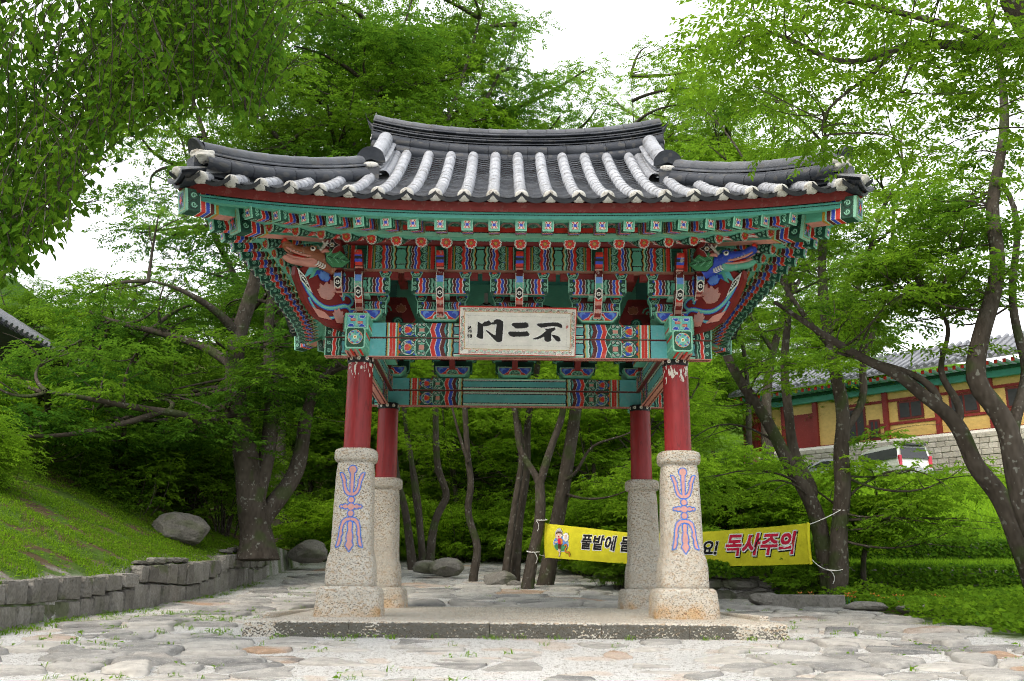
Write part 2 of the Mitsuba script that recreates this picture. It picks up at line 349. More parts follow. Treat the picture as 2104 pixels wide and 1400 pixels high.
# ---- stone platform under the gate
PLAT = 'stone_platform'
tag(PLAT, 'low granite platform with a dark speckled front edge under the gate', 'platform')
edges = [-2.62, -1.62, -.28, .78, 1.62, 2.56]; r_ = np.random.default_rng(5)
for a, b in zip(edges[:-1], edges[1:]):
    m = Mb(); z0, z1 = -.26, -.072+r_.uniform(-.004, .004)
    P8 = np.array([[a+.003, -2.77, z0], [b-.003, -2.77, z0], [a+.003, -2.30, z0], [b-.003, -2.30, z0], [a+.003, -2.755, z1], [b-.003, -2.755, z1], [a+.003, -2.30, z1+.033], [b-.003, -2.30, z1+.033]])
    xs = np.linspace(0, 1, max(4, int((b-a)/.08)))
    rows = []
    for yy, zz in ((-2.772, -.27), (-2.775, -.2), (-2.77, -.12), (-2.764, z1-.022), (-2.745, z1-.003), (-2.70, z1+.002), (-2.50, z1+.006), (-2.30, z1+.010)):
        x = a+.003+(b-a-.006)*xs; q = np.stack([x, np.full_like(x, yy), np.full_like(x, zz)], 1)
        q[:, 1:] += .016*(meshkit.fbm(q*7, 3, 4)-.5)[:, None]*[1, .5]; rows.append(q)
    V = np.array(rows); k = V.shape
    i, j = np.meshgrid(np.arange(k[0]-1), np.arange(k[1]-1), indexing='ij'); bb = (i*k[1]+j).ravel()
    m.add(V.reshape(-1, 3), np.stack([bb, bb+1, bb+k[1]+1, bb+k[1]], 1))
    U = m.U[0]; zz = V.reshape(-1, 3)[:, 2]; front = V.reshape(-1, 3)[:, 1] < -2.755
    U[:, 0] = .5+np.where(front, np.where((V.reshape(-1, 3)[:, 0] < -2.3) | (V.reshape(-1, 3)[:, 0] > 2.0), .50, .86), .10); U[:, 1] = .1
    for e, fl in ((0, 1), (-1, 0)):
        q = V[:, e]; c = q.mean(0)+[0, .2, -.1]; kk = len(q); m.add(np.vstack([q, c]), [[i, i+1, kk] if fl else [i+1, i, kk] for i in range(kk-1)], 0, .1); m.U[-1][:, 0] = .9
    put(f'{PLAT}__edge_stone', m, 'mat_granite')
m = Mb(); xs, ys = np.linspace(-2.58, 2.52, 60), np.linspace(-2.30, 2.05, 50); A_, B_ = np.meshgrid(xs, ys, indexing='ij')
Z3 = np.minimum(-.064+.0168*(B_+2.30), .0)-.004*(B_ > 1.3)+.010*(meshkit.fbm(np.stack([A_*3, B_*3, A_*0], -1), 3, 8)-.5)-.004
V = np.stack([A_, B_, Z3], -1).reshape(-1, 3); i, j = np.meshgrid(np.arange(59), np.arange(49), indexing='ij'); b = (i*50+j).ravel()
m.add(V, np.stack([b, b+50, b+51, b+1], 1)); m.U[-1][:, 0] = .52; m.U[-1][:, 1] = .30
put(f'{PLAT}__top_slab', m, 'mat_granite')
m = Mb(); m.bbox([-2.60, -2.2, -.3], [-2.50, 2.05, -.012], 0, .01); m.bbox([2.44, -2.2, -.3], [2.54, 2.05, -.012], 0, .01); m.bbox([-2.6, 1.98, -.3], [2.54, 2.08, -.012], 0, .01)
for U in m.U: U[:, 0] = .6
put(f'{PLAT}__side_edging', m, 'mat_granite', smooth=False)

# ---- flagstones
from scipy.spatial import Voronoi
r_ = np.random.default_rng(11)
pts = []
y = -7.4
while y < 14:
    sy = .27+.10*(y > -2); sx = (.60 if y < -2 else .95)*(1+.35*r_.random())
    for x in np.arange(-5.6, 5.8, sx): pts.append((x+r_.uniform(-.42, .42)*sx, y+r_.uniform(-.40, .40)*sy))
    y += sy
vor = Voronoi(np.array(pts)); stones = []
for pi, ri in enumerate(vor.point_region):
    reg = vor.regions[ri]
    if -1 in reg or len(reg) < 3: continue
    P = Polygon(vor.vertices[reg])
    if not P.is_valid or P.area > 1.6: continue
    x, y = pts[pi]
    if abs(x) > 4.78+.25*(y < -4) or (x < -4.62) or (-2.95 < x < 2.9 and -2.98 < y < 2.25): continue
    mid = math.exp(-(x/1.9)**2)*(y < -2.9)
    keep = .84-.42*mid-.12*(y > 3)
    if r_.random() > keep: continue
    gap = r_.uniform(.008, .04)+.10*mid*r_.random()
    Q = P.buffer(-gap-.025).buffer(.025, quad_segs=2)
    if Q.is_empty or Q.geom_type != 'Polygon' or Q.area < .02: continue
    stones.append((Q, mid, y))
stones.sort(key=lambda s: s[2])
def flagstone(Q, mid, seed):
    rr = np.random.default_rng(seed); n = 30
    t = np.linspace(0, 1, n, endpoint=False); ring = np.array([Q.exterior.interpolate(a, normalized=True).coords[0] for a in t]); c = np.array(Q.centroid.coords[0])
    wob = 1+(.42*(meshkit.noise(np.column_stack([ring*5.5, np.full(n, seed*.37)]), 3)-.5)+.22*(meshkit.noise(np.column_stack([ring*14, np.full(n, seed*.37)]), 4)-.5))[:, None]; ring = c+(ring-c)*wob
    hgt = (.048*rr.random()**1.5+.008)*(1-.7*mid); tx, ty = rr.normal(0, .022, 2); V = []
    for f, h in ((1.05, -.03), (1.0, .25*hgt), (.955, .8*hgt), (.82, 1.0*hgt), (.58, 1.05*hgt), (.3, 1.1*hgt)):
        q = c+(ring-c)*f; z = terrain(q[:, 0], q[:, 1])+h+((q-c)@[tx, ty])*(h > 0)
        p3 = np.column_stack([q, z]); 
        if h > 0: p3[:, 2] += (.012+.030*(1-mid))*(meshkit.fbm(p3*[3.1, 11., 3], 3, seed % 50)-.5)
        V.append(p3)
    m = Mb().loft(V, 0, 0., caps=False); ctr = V[-1].mean(0); k = len(V[-1])
    m.add(np.vstack([V[-1], ctr]), [[i, (i+1) % k, k] for i in range(k)], 0, 0.)
    tone, rust = rr.random(), .95*rr.random() if rr.random() < .16 else .0
    for U in m.U: U[:, 0] = .5+.15+.8*tone; U[:, 1] = rust
    return m
rest = Mb()
for si, (Q, mid, y) in enumerate(stones):
    m = flagstone(Q, mid, si)
    if si < 298: put('ground__flagstone', m, 'mat_rock')
    else: rest.join(m)
if rest.n: tag(put('ground__flagstone', rest, 'mat_rock'), kind='stuff')
print('flagstones', len(stones))

# ---- dry stone wall on the left
DW = 'dry_stone_wall'
tag(DW, 'long low dry stone wall of grey blocks holding the grass bank', 'wall')
r_ = np.random.default_rng(21)
def wall_stone(lo, hi, jit, bevel, R=None, at=None, tone=.5, moss=0., bs='mat_wallstone', key=None, sub=5):
    """a roughly squared stone with a split face"""
    lo, hi = np.asarray(lo, float), np.asarray(hi, float); b = trimesh.creation.box(extents=hi-lo); b = b.subdivide().subdivide()
    v = b.vertices+(lo+hi)/2; h = (hi-lo)/2; c = (lo+hi)/2; q = (v-c)/h
    e = np.sort(np.abs(q), 1); near = e[:, 1]**14
    v = c+(v-c)*(1-(bevel/h.min())*np.clip(near, 0, 1)[:, None]*.9)
    v = v+jit*(np.stack([.6*meshkit.noise(v*3.1+7*k+lo.sum()*3, k)+.5*meshkit.noise(v*13+5*k+lo.sum(), k+5) for k in range(3)], 1)-.55)*1.3
    if R is not None: v = v@np.asarray(R).T
    if at is not None: v = v+np.asarray(at)
    m = Mb().add(v, b.faces, 0, moss); m.U[-1][:, 0] = .5+tone
    return put(key, (v, np.asarray(b.faces), m.U[-1]), bs, smooth=False)
y = -7.5; 
for course in range(3):
    y = -7.5+r_.uniform(0, .2)
    while y < 8.7:
        L = r_.uniform(.22, .58) if course else r_.uniform(.30, .62)
        yc = y+L/2; g = float(base_z(yc)); H = float(wall_top(yc)); xo = WALL_X+.05*math.sin(yc*.7)+r_.uniform(-.025, .02)
        cut = .5+.10*math.sin(yc*1.3)
        if course == 0: z0, z1 = g-.10, g+H*cut*.98
        elif course == 1: z0, z1 = g+H*cut*1.02, g+H*.99+r_.uniform(-.015, .015)
        else:
            if not (1.2 < yc < 3.4 or 6.0 < yc < 8.4) or r_.random() < .15: y += L; continue
            z0, z1 = g+H+.01, g+H+r_.uniform(.05, .11)
        wall_stone([xo-.26, y+.001, z0], [xo+(0 if course < 2 else -.06), y+L-.001, z1], .030, .012, tone=r_.uniform(.1, .75), moss=.95 if r_.random() < .35 else .2, key=f'{DW}__stone')
        y += L
for k in range(7):
    for course in range(2):
        x0 = -5.35-k*.42-.1*course; wall_stone([x0-.40, 8.62+.13*k, .30+course*.30+.06*k], [x0-.01, 8.92+.13*k, .59+course*.28+.06*k], .035, .02, tone=r_.uniform(.1, .7), moss=.5, key=f'{DW}__stone')

# ---- terrace walls on the right, dry rubble
def rubble_wall(name, x0, x1, yf, zf0, H, seed, label):
    key = numbered(name); tag(key, label, 'wall'); rr = np.random.default_rng(seed)
    cs = [(0, .36), (.36, .70), (.70, 1.)]
    for a, b in cs:
        x = x0+rr.uniform(-.1, .1)
        while x < x1:
            L = rr.uniform(.30, .75); z0 = zf0+a*H+rr.uniform(-.02, .02); z1 = zf0+b*H-.012
            wall_stone([x+.004, yf-.02+rr.uniform(-.04, .03), z0], [x+L-.004, yf+.34, z1], .055, .03, tone=rr.uniform(.0, .45), moss=.7, key=f'{key}__stone'); x += L
rubble_wall('terrace_wall', 2.2, 13.5, 4.62, .02, .64, 4, 'lower ivy-covered rubble terrace wall behind the yellow banner')
rubble_wall('terrace_wall', 3.0, 13.5, 6.30, .66, .50, 5, 'upper ivy-covered rubble terrace wall below the grass slope')
# ================================================================== THE GATE
YC = 1.473; XC = 1.80
GATE = 'temple_gate'
X_, Y_, Z_ = np.eye(3)
tag(GATE, 'painted wooden temple gate with grey tiled roof on four stone pillars', 'temple gate')

# ---- stone pillars and red columns
def sup(hx, hy, p, n=40):
    a = np.linspace(0, 2*np.pi, n, endpoint=False)+np.pi/n
    c, q = np.cos(a), np.sin(a)
    r = (np.abs(c)**p+np.abs(q)**p)**(-1/p)
    return np.stack([hx*r*c, hy*r*q], 1)
def lathe_rings(prof, x, y):
    return [np.column_stack([sup(h, h, p)+[x, y], np.full(40, z)]) for z, h, p in prof]
def half_art(pts): return pts+[(-x, y) for x, y in reversed(pts)]
def vajra():
    A = Art()
    parts = [Polygon(half_art([(0, .0), (.010, .0), (.014, .06), (.016, .165), (.012, .20), (.0, .20)])),
             Point(0, .205).buffer(.033)]
    prong = Polygon([(0, -.022), (.030, -.018), (.055, .005), (.070, .045), (.078, .10), (.105, .175), (.085, .172), (.070, .155), (.062, .125), (.052, .118), (.056, .09), (.048, .055), (.036, .025), (.018, .008), (0, .004)])
    parts += [prong, affinity.scale(prong, -1, 1, origin=(0, 0))]
    parts += [Point(0, -.056).buffer(.025), affinity.scale(Point(0, -.115).buffer(.03), 1, .95), affinity.scale(Point(.048, -.113).buffer(.022), 1, .85),
              affinity.scale(Point(-.048, -.113).buffer(.022), 1, .85), Point(.081, -.113).buffer(.012), Point(-.081, -.113).buffer(.012), Point(0, -.172).buffer(.026)]
    fork = Polygon([(0, -.205), (.04, -.210), (.070, -.235), (.085, -.29), (.092, -.37), (.112, -.455), (.085, -.445), (.070, -.40), (.076, -.375), (.060, -.345), (.066, -.31), (.055, -.265), (.030, -.236), (0, -.23)])
    parts += [fork, affinity.scale(fork, -1, 1, origin=(0, 0))]
    parts += [Polygon(half_art([(0, -.238), (.016, -.245), (.020, -.28), (.014, -.315), (.024, -.345), (.026, -.385), (.018, -.405), (.034, -.438), (.0, -.49)]))]
    for q in parts:
        q = q.buffer(.004).buffer(-.004)
        A.poly(q.buffer(.0075), P_stoneblue, 0); A.poly(q.buffer(-.001), P_stonepink, 1)
    return A
VAJRA = vajra()
for i, (sx, sy) in enumerate(((-1, -1), (1, -1), (-1, 1), (1, 1))):
    x, y = sx*XC, sy*YC
    front = sy < 0
    m = Mb()
    prof = [(.245, .238, 5), (.26, .262, 5.5), (.30, .262, 5.5), (.48, .258, 5.2), (.56, .245, 5), (.62, .226, 4.6), (.74, .220, 4.6), (1.1, .213, 4.4), (1.42, .205, 4.2), (1.50, .200, 4), (1.575, .192, 3.6), (1.60, .192, 3.2)]
    if not front: prof = [(z, h*.97, p) for z, h, p in prof]
    m.loft(lathe_rings(prof, x, y), 0, [.42, .42, .3, .2, .2, .12, .1, .1, .1, .1, .1, .1] if front else [.5, .55, .55, .58, .58, .55, .5, .5, .5, .5, .5, .5], caps=False)
    k = put(f'{GATE}__stone_pillar', m, 'mat_granite')
    tag(k, ('pale granite pillar painted with a pink and blue symbol' if front else 'plain tan granite pillar at the back'))
    c = Mb().loft(lathe_rings([(1.585, .195, 3.2), (1.60, .222, 3.3), (1.625, .232, 3.3), (1.69, .234, 3.2), (1.72, .226, 3), (1.735, .20, 2.8)], x, y), 0, .25 if front else .5)
    put(f'{k}__capital', c, 'mat_granite')
    b = Mb()
    n = 4 if front else 5
    b.loft([np.column_stack([sup(h, h*.94, 7)+[x, y], np.full(40, z)]) for z, h in ((-.10, .352), (.0, .352), (.20, .335), (.235, .322), (.255, .295))], 0, [.82, .78, .55, .30, .22])
    put(f'{k}__base', b, 'mat_granite')
    if front:
        a = Mb()
        up = np.array([0, .030, 1.]); up /= np.linalg.norm(up)
        a.art(VAJRA, [x+.006*sx, y-.2085, 1.235], X_*1.26, up*1.26, -Y_, .0025)
        put(f'{k}__painted_symbol', a, 'mat_paint', smooth=False)
    # red wooden column above
    m = Mb(); nn = 28; aa = np.arange(nn)*2*np.pi/nn
    ring = lambda z, r: np.stack([x+r*np.cos(aa), y+r*np.sin(aa), np.full(nn, z)], 1)
    m.loft([ring(1.70, .149), ring(2.2, .147), ring(2.45, .145), ring(2.60, .144), ring(2.72, .143)], 0, [.0, .02, .45, .98, .96] if front else [.0, .0, .12, .3, .3], caps=False)
    k = put(f'{GATE}__wooden_column', m, 'mat_column')
    b = Mb().loft([ring(2.715, .148), ring(2.80, .149), ring(2.805, .13)], P_black, .25, caps=False)
    for q in range(10):
        an = q*2*np.pi/10+.3
        d = np.array([math.cos(an), math.sin(an), 0]); u = np.array([-d[1], d[0], 0])
        A = Art()
        for w in range(6): A.disc(.016*math.cos(w*math.pi/3), .016*math.sin(w*math.pi/3), .0085, P_white, 0, 8)
        A.disc(0, 0, .006, P_ochre, 0, 6)
        b.art(A, np.array([x, y, 2.76])+d*.1495, u, Z_, d, .002, base=.002)
    put(f'{k}__black_band', b, 'mat_paint')

# ---- painted ornament
def scroll(A, x, y, r, l=1, c=P_mint, dirn=1, a0=0., w=.3):
    A.disc(x, y, r*1.25, P_black, l); A.disc(x, y, r*1.12, P_dkgreen, l+1); A.spiral(x, y, r*.82, r*w, c, l+2, 1.25, dirn, a0)
    return A
def lotus(A, x, y, r, l=1, c=P_red, edge=P_white):
    """lotus flower facing +y in art space"""
    for ang, k in ((-1.15, .8), (1.15, .8), (-.62, .95), (.62, .95), (0, 1.05)):
        p = np.array([(-.30, 0), (-.36, .45), (0, 1.0), (.36, .45), (.30, 0)])*r*k
        ca, sa = math.cos(ang), math.sin(ang)
        p = p@np.array([[ca, -sa], [sa, ca]])+[x, y]
        A.poly(Polygon(p).buffer(r*.07), edge, l); A.poly(p, c, l+1); l += .3
    return A
def beam_half(h):
    """half of one tier of a painted beam: x from 0 (middle) to 2.2 (end), y from 0 to h"""
    A = Art()
    A.rect(0, 0, .74, h, P_cyan)
    for a, b, c in ((0, .018, P_mint), (.018, .030, P_white), (.030, .042, P_black), (h-.018, h, P_mint), (h-.030, h-.018, P_white), (h-.042, h-.030, P_black)): A.rect(0, a, .735, b, c, 1)
    x = .735
    for w, c in ((.018, P_black), (.012, P_ochre), (.028, P_mint), (.010, P_white), (.022, P_dkgreen)):
        A.wave(x, x+w, 0, h, c, 2, .005, h*.5); x += w
    for w, c in ((.048, P_brown), (.006, P_white), (.048, P_blue), (.006, P_white), (.048, P_red), (.006, P_white)):
        n = 9; y = np.linspace(0, h, n); o = .026*(1-np.abs(np.linspace(-1, 1, n)))
        i = np.arange(n-1)
        A.add(np.vstack([np.stack([x+o, y], 1), np.stack([x+w+o, y], 1)]), np.vstack([np.stack([i, i+n, i+n+1], 1), np.stack([i, i+n+1, i+1], 1)]), c, 3); x += w
    A.rect(x, 0, 1.36, h, P_dkgreen, 1)
    A.poly(Polygon([(x+.01, h*.5), (x+.07, h*.95), (x+.19, h*.95), (x+.19, h*.05), (x+.07, h*.05)]), P_mint, 2)
    A.poly(Polygon([(x+.025, h*.5), (x+.075, h*.86), (x+.18, h*.86), (x+.18, h*.14), (x+.075, h*.14)]), P_dkgreen, 3)
    A.rect(x+.085, h*.36, x+.145, h*.64, P_pink, 4)
    for sg in (-1, 1):
        bx_ = Polygon([(x, 0), (x+.3, 0), (x+.3, h), (x, h)]); A.poly(Point(x+.115, h*(.5+.5*sg*.84)).buffer(.055).intersection(bx_), P_mint, 4); A.poly(Point(x+.115, h*(.5+.5*sg*.84)).buffer(.046).intersection(bx_), P_jade, 5)
        scroll(A, x+.090, h*(.5+sg*.36), .020, 6, P_white, sg); scroll(A, x+.140, h*(.5+sg*.36), .020, 6, P_white, -sg)
    xl = 1.255
    A.disc(xl, h*.5, .085, P_white, 2, ry=h*.44); A.disc(xl, h*.5, .077, P_jade, 3, ry=h*.40)
    for k in range(7):
        an = k*2*np.pi/7
        scroll(A, xl+.058*math.cos(an), h*.5+h*.29*math.sin(an), .019, 4, P_white if k % 2 else P_mint, 1 if k % 2 else -1, an)
    B = Art(); lotus(B, 0, 0, .062, 6); A.join(B.moved(xl+.028, h*.5, 1, 1, math.pi/2))
    A.poly([(xl-.045, h*.5), (xl-.02, h*.72), (xl+.01, h*.5), (xl-.02, h*.28)], P_ochre, 8)
    for sg in (-1, 1):
        A.poly([(xl+.03, h*(.5+sg*.30)), (xl-.03, h*(.5+sg*.40)), (xl-.045, h*(.5+sg*.12))], P_blue, 7)
        A.poly([(1.335, h*(.5+sg*.28)), (1.36, h*(.5+sg*.40)), (1.36, h*(.5+sg*.16))], P_red, 7)
        A.poly([(1.165, h*(.5+sg*.40)), (1.185, h*(.5+sg*.48)), (1.20, h*(.5+sg*.34))], P_red if sg > 0 else P_blue, 7)
    A.poly([(1.335, h*.42), (1.36, h*.36), (1.36, h*.64), (1.335, h*.58)], P_blue, 7)
    x = 1.36
    for w, c in ((.014, P_ochre), (.006, P_black), (.014, P_mint), (.006, P_white), (.030, P_red), (.005, P_pink), (.030, P_red), (.006, P_white), (.014, P_mint), (.010, P_ochre), (.012, P_black)):
        A.rect(x, 0, x+w, h, c, 3); x += w
    A.rect(x, 0, 2.2, h, P_cyan, 0)
    A.rect(1.92, h-.020, 2.02, h, P_mint, 1); A.rect(1.92, h-.034, 2.02, h-.020, P_black, 1); A.rect(1.92, 0, 2.02, .02, P_mint, 1); A.rect(1.92, .02, 2.02, .034, P_black, 1)
    x = 2.005
    for w, c in ((.012, P_black), (.018, P_dkgreen), (.010, P_mint), (.022, P_dkgreen), (.006, P_white), (.034, P_red), (.008, P_white)): A.wave(x, x+w, 0, h, c, 2, .006, h*.55); x += w
    A.rect(x, 0, 2.2, h, P_dkgreen, 1)
    for yy, dd in ((.27, 1), (.73, -1)): scroll(A, 2.15, h*yy, .030, 2, P_mint, dd, 1.)
    A.rect(2.186, 0, 2.2, h, P_mint, 6)
    return A
def beam_full(h):
    a = beam_half(h); o = Art().join(a); return o.join(a.mirrored())
B_UP, B_LO = beam_full(.165), beam_full(.205)
WH = .18
def make_beam(name, M, half, art_out=True, art_in=True):
    """M: 4x4 placing local x along the beam, local -y outwards"""
    m = Mb()
    m.box([-half, -.15, 3.005], [half, .06, 3.172], [P_mint, P_mint, P_cyan, P_cyan, P_wood, P_brown], WH)
    m.box([-half, -.125, 2.790], [half, .0, 2.992], [P_mint, P_mint, P_cyan, P_cyan, P_wood, P_brown], WH)
    m.box([-half, -.132, 2.992], [half, .05, 3.005], P_brown)
    m.box([-half, -.128, 2.780], [half, .003, 2.790], P_pink)
    s = half/2.2
    m.art(B_UP, [0, -.15, 3.006], X_*s, Z_, -Y_, .0016, WH); m.art(B_LO, [0, -.125, 2.789], X_*s, Z_, -Y_, .0016, WH)
    m.art(B_UP, [0, .06, 3.006], -X_*s, Z_, Y_, .0016, WH); m.art(B_LO, [0, .0, 2.789], -X_*s, Z_, Y_, .0016, WH)
    for q in (-.10, -.025): m.box([-half+.02, q-.008, 2.776], [half-.02, q+.008, 2.780], P_brown)
    o = Mb().join(m, M)
    return put(f'{GATE}__{name}', o, 'mat_paint', smooth=False)
def frame4(origin, ux, uy=None):
    ux = np.asarray(ux, float); uy = np.cross(Z_, ux) if uy is None else np.asarray(uy, float)
    M = np.eye(4); M[:3, 0], M[:3, 1], M[:3, 2], M[:3, 3] = ux, uy, Z_, origin
    return M
make_beam('painted_beam', frame4([0, -YC, 0], X_), 2.2)
make_beam('painted_beam', frame4([0, YC, 0], -X_), 2.2)
for sg in (-1, 1): make_beam('painted_beam', frame4([sg*XC, 0, -.004], [0, sg, 0]), 1.87)

# beam noses at the columns: a box end over a rounded end
def cross_art(w, h):
    A = Art(); A.rect(-w, -h, w, h, P_mint); A.rect(-w*.9, -h*.86, w*.9, h*.86, P_jade, 1); A.rect(-w*.80, -h*.72, w*.80, h*.72, P_cyan, 2)
    A.rect(-w*.52, -.0, w*.05, h*.34, P_red, 3); A.rect(-w*.05, -h*.34, w*.52, 0, P_red, 3); A.rect(-w*.46, h*.06, w*.0, h*.28, P_pink, 4); A.rect(0, -h*.28, w*.46, -h*.06, P_pink, 4)
    A.rect(-w*.1, -h*.70, w*.1, h*.70, P_mint, 4)
    for sx in (-1, 1):
        for sy in (-1, 1):
            p = np.array([(.20, .72), (.78, .72), (.60, .36), (.30, .40)]) if sx*sy > 0 else np.array([(.20, .72), (.78, .72), (.56, .40), (.36, .36)])
            q = p*[sx*w, sy*h]; A.poly(Polygon(q).buffer(.004), P_white, 3); A.poly(Polygon(q), P_blue, 4)
    return A
def wheel_art(r):
    A = Art(); A.disc(0, 0, r*1.02, P_ochre, 1, 24); A.disc(0, 0, r*.98, P_white, 2, 24); A.disc(0, 0, r*.94, P_cyan, 3, 24)
    for k in range(4):
        a = np.linspace(k*np.pi/2+.25, (k+1)*np.pi/2-.25, 8)
        A.strip(np.stack([.86*r*np.cos(a), .86*r*np.sin(a)], 1), r*.13, P_blue if k % 2 else P_red, 4)
        A.strip(np.stack([.68*r*np.cos(a), .68*r*np.sin(a)], 1), r*.10, P_red if k % 2 else P_blue, 4)
    for k in range(8):
        a = k*np.pi/4; A.strip([(0, 0), (r*.9*math.cos(a), r*.9*math.sin(a))], r*.20, P_mint if k % 2 else P_jade, 5)
    A.disc(0, 0, r*.27, P_white, 6); A.disc(0, 0, r*.15, P_ochre, 7)
    return A
def nose(x, y, out):
    out = np.asarray(out, float); u = np.cross(-out, Z_)
    M = frame4([x, y, 0], u, -out)
    m = Mb()
    m.bbox([-.135, -.45, 3.008], [.135, -.10, 3.205], P_jade, .008, .12)
    m.art(cross_art(.127, .09), [0, -.45, 3.106], X_, Z_, -Y_, .002)
    for zz in (3.03, 3.18): m.box([-.137, -.44, zz-.012], [.137, -.12, zz+.012], P_mint)
    m.box([-.1365, -.44, 3.05], [.1365, -.2, 3.07], P_red)
    put(f'{GATE}__beam_end', Mb().join(m, M), 'mat_paint', smooth=False)
    m = Mb()
    pr_ = Polygon(half_art([(.0, -.125), (.085, -.125), (.108, -.11), (.112, -.08), (.112, .09), (.10, .115), (.08, .122), (.0, .122)]))
    m.prism(pr_, [0, -.505, 2.905], X_, Z_, -Y_, -.42, P_jade, P_jade, .12)
    m.prism(Polygon(half_art([(.0, -.122), (.084, -.122), (.105, -.106), (.109, -.08), (.109, .088), (.098, .112), (.08, .119), (.0, .119)])), [0, -.506, 2.905], X_, Z_, -Y_, .004, P_mint)
    m.prism(Polygon(half_art([(.0, -.106), (.080, -.106), (.094, -.09), (.094, .088), (.08, .104), (.0, .104)])), [0, -.507, 2.905], X_, Z_, -Y_, .008, P_dkgreen)
    m.art(wheel_art(.082), [0, -.515, 2.908], X_, Z_, -Y_, .0018)
    for xx in (-.05, .0, .05): m.box([xx-.012, -.49, 2.774], [xx+.012, -.2, 2.785], P_pink if xx == 0 else P_red)
    for sx in (-1, 1): m.box([sx*.113-.002, -.48, 2.95], [sx*.113+.002, -.16, 2.975], P_red); m.box([sx*.113-.002, -.48, 2.84], [sx*.113+.002, -.16, 2.86], P_mint)
    put(f'{GATE}__beam_end', Mb().join(m, M), 'mat_paint', smooth=False)
for sx in (-1, 1):
    for sy in (-1, 1): nose(sx*XC, sy*YC, [0, sy, 0])

# ---- brackets
def cloud_arm(w, z0, z1):
    """outline of a bracket arm: flat top, rounded ends"""
    r = .05
    return Polygon(half_art([(0, z0), (w-r, z0), (w-.015, z0+.018), (w, z0+r), (w, z1-.0), (0, z1)]))
def arm_art(w, z0, z1, hub):
    A = Art(); h = z1-z0
    A.rect(0, z0, w, z1, P_dkgreen)
    A.rect(0, z0, hub+.03, z1, P_jade, 1)
    A.rect(0, z1-.03, hub+.03, z1-.02, P_black, 2); A.rect(0, z0+.02, hub+.03, z0+.03, P_black, 2)
    x = hub+.02; k = (w-.075-x)/.16
    for ww, c in ((.012, P_black), (.022, P_mint), (.020, P_dkgreen), (.006, P_white), (.026, P_brown), (.005, P_white), (.026, P_blue), (.005, P_white), (.028, P_red), (.010, P_white)):
        A.wave(x, x+ww*k, z0, z1, c, 3, .006, h*.45); x += ww*k
    A.rect(x, z0, w, z1, P_dkgreen, 1)
    A.rect(x, z0, x+.022, z0+.04, P_blue, 2); A.rect(x, z1-.03, x+.022, z1, P_blue, 2)
    for yy, dd in ((.32, 1), (.68, -1)): scroll(A, (x+w)/2+.004, z0+h*yy, min(.030, h*.15), 3, P_mint, dd, .5, .34)
    A.rect(w-.012, z0+.03, w, z1, P_mint, 6); A.rect(hub, z0, w-.04, z0+.010, P_pink, 7)
    return Art().join(A).join(A.mirrored())
def soro_poly(w, z0, z1): return Polygon(half_art([(0, z0), (w*.62, z0), (w, z0+(z1-z0)*.62), (w, z1), (0, z1)]))
def soro_art(w, z0, z1):
    A = Art(); P = soro_poly(w, z0, z1)
    A.poly(P, P_mint); A.poly(P.buffer(-.009), P_dkgreen, 1)
    A.poly(Polygon(half_art([(0, z1-.012), (w*.45, z1-.02), (w*.30, z0+(z1-z0)*.5), (0, z0+(z1-z0)*.66)])), P_red, 2)
    for sg in (-1, 1): A.spiral(sg*w*.26, z0+(z1-z0)*.42, .020, .008, P_mint, 3, 1.2, sg); A.poly([(sg*w*.55, z1-.012), (sg*w*.9, z1-.012), (sg*w*.8, z0+(z1-z0)*.6)], P_blue, 2)
    return A
def capital_art():
    A = Art(); P = Polygon(half_art([(0, 3.190), (.175, 3.190), (.236, 3.255), (.245, 3.318), (0, 3.318)]))
    A.poly(P, P_mint); A.poly(P.buffer(-.012), P_ochre, 1); A.poly(P.buffer(-.018), P_blue, 2)
    A.poly(Polygon(half_art([(0, 3.206), (.165, 3.206), (.10, 3.245), (.075, 3.29), (0, 3.30)])), P_white, 3)
    A.poly(Polygon(half_art([(0, 3.206), (.160, 3.206), (.094, 3.243), (.070, 3.285), (0, 3.295)])), P_red, 4)
    for sg in (-1, 1): A.disc(sg*.165, 3.268, .036, P_ltblue, 3); A.disc(sg*.15, 3.25, .026, P_blue, 3.5)
    a = np.linspace(0, np.pi, 14)
    A.poly(np.stack([.088*np.cos(a), 3.206+.072*np.sin(a)], 1), P_white, 5); A.poly(np.stack([.080*np.cos(a), 3.206+.066*np.sin(a)], 1), P_jade, 6); A.poly(np.stack([.062*np.cos(a), 3.206+.052*np.sin(a)], 1), P_dkgreen, 7)
    for sg in (-1, 1): A.spiral(sg*.024, 3.224, .020, .008, P_mint, 8, 1.3, sg)
    A.disc(0, 3.247, .012, P_mint, 8)
    return A
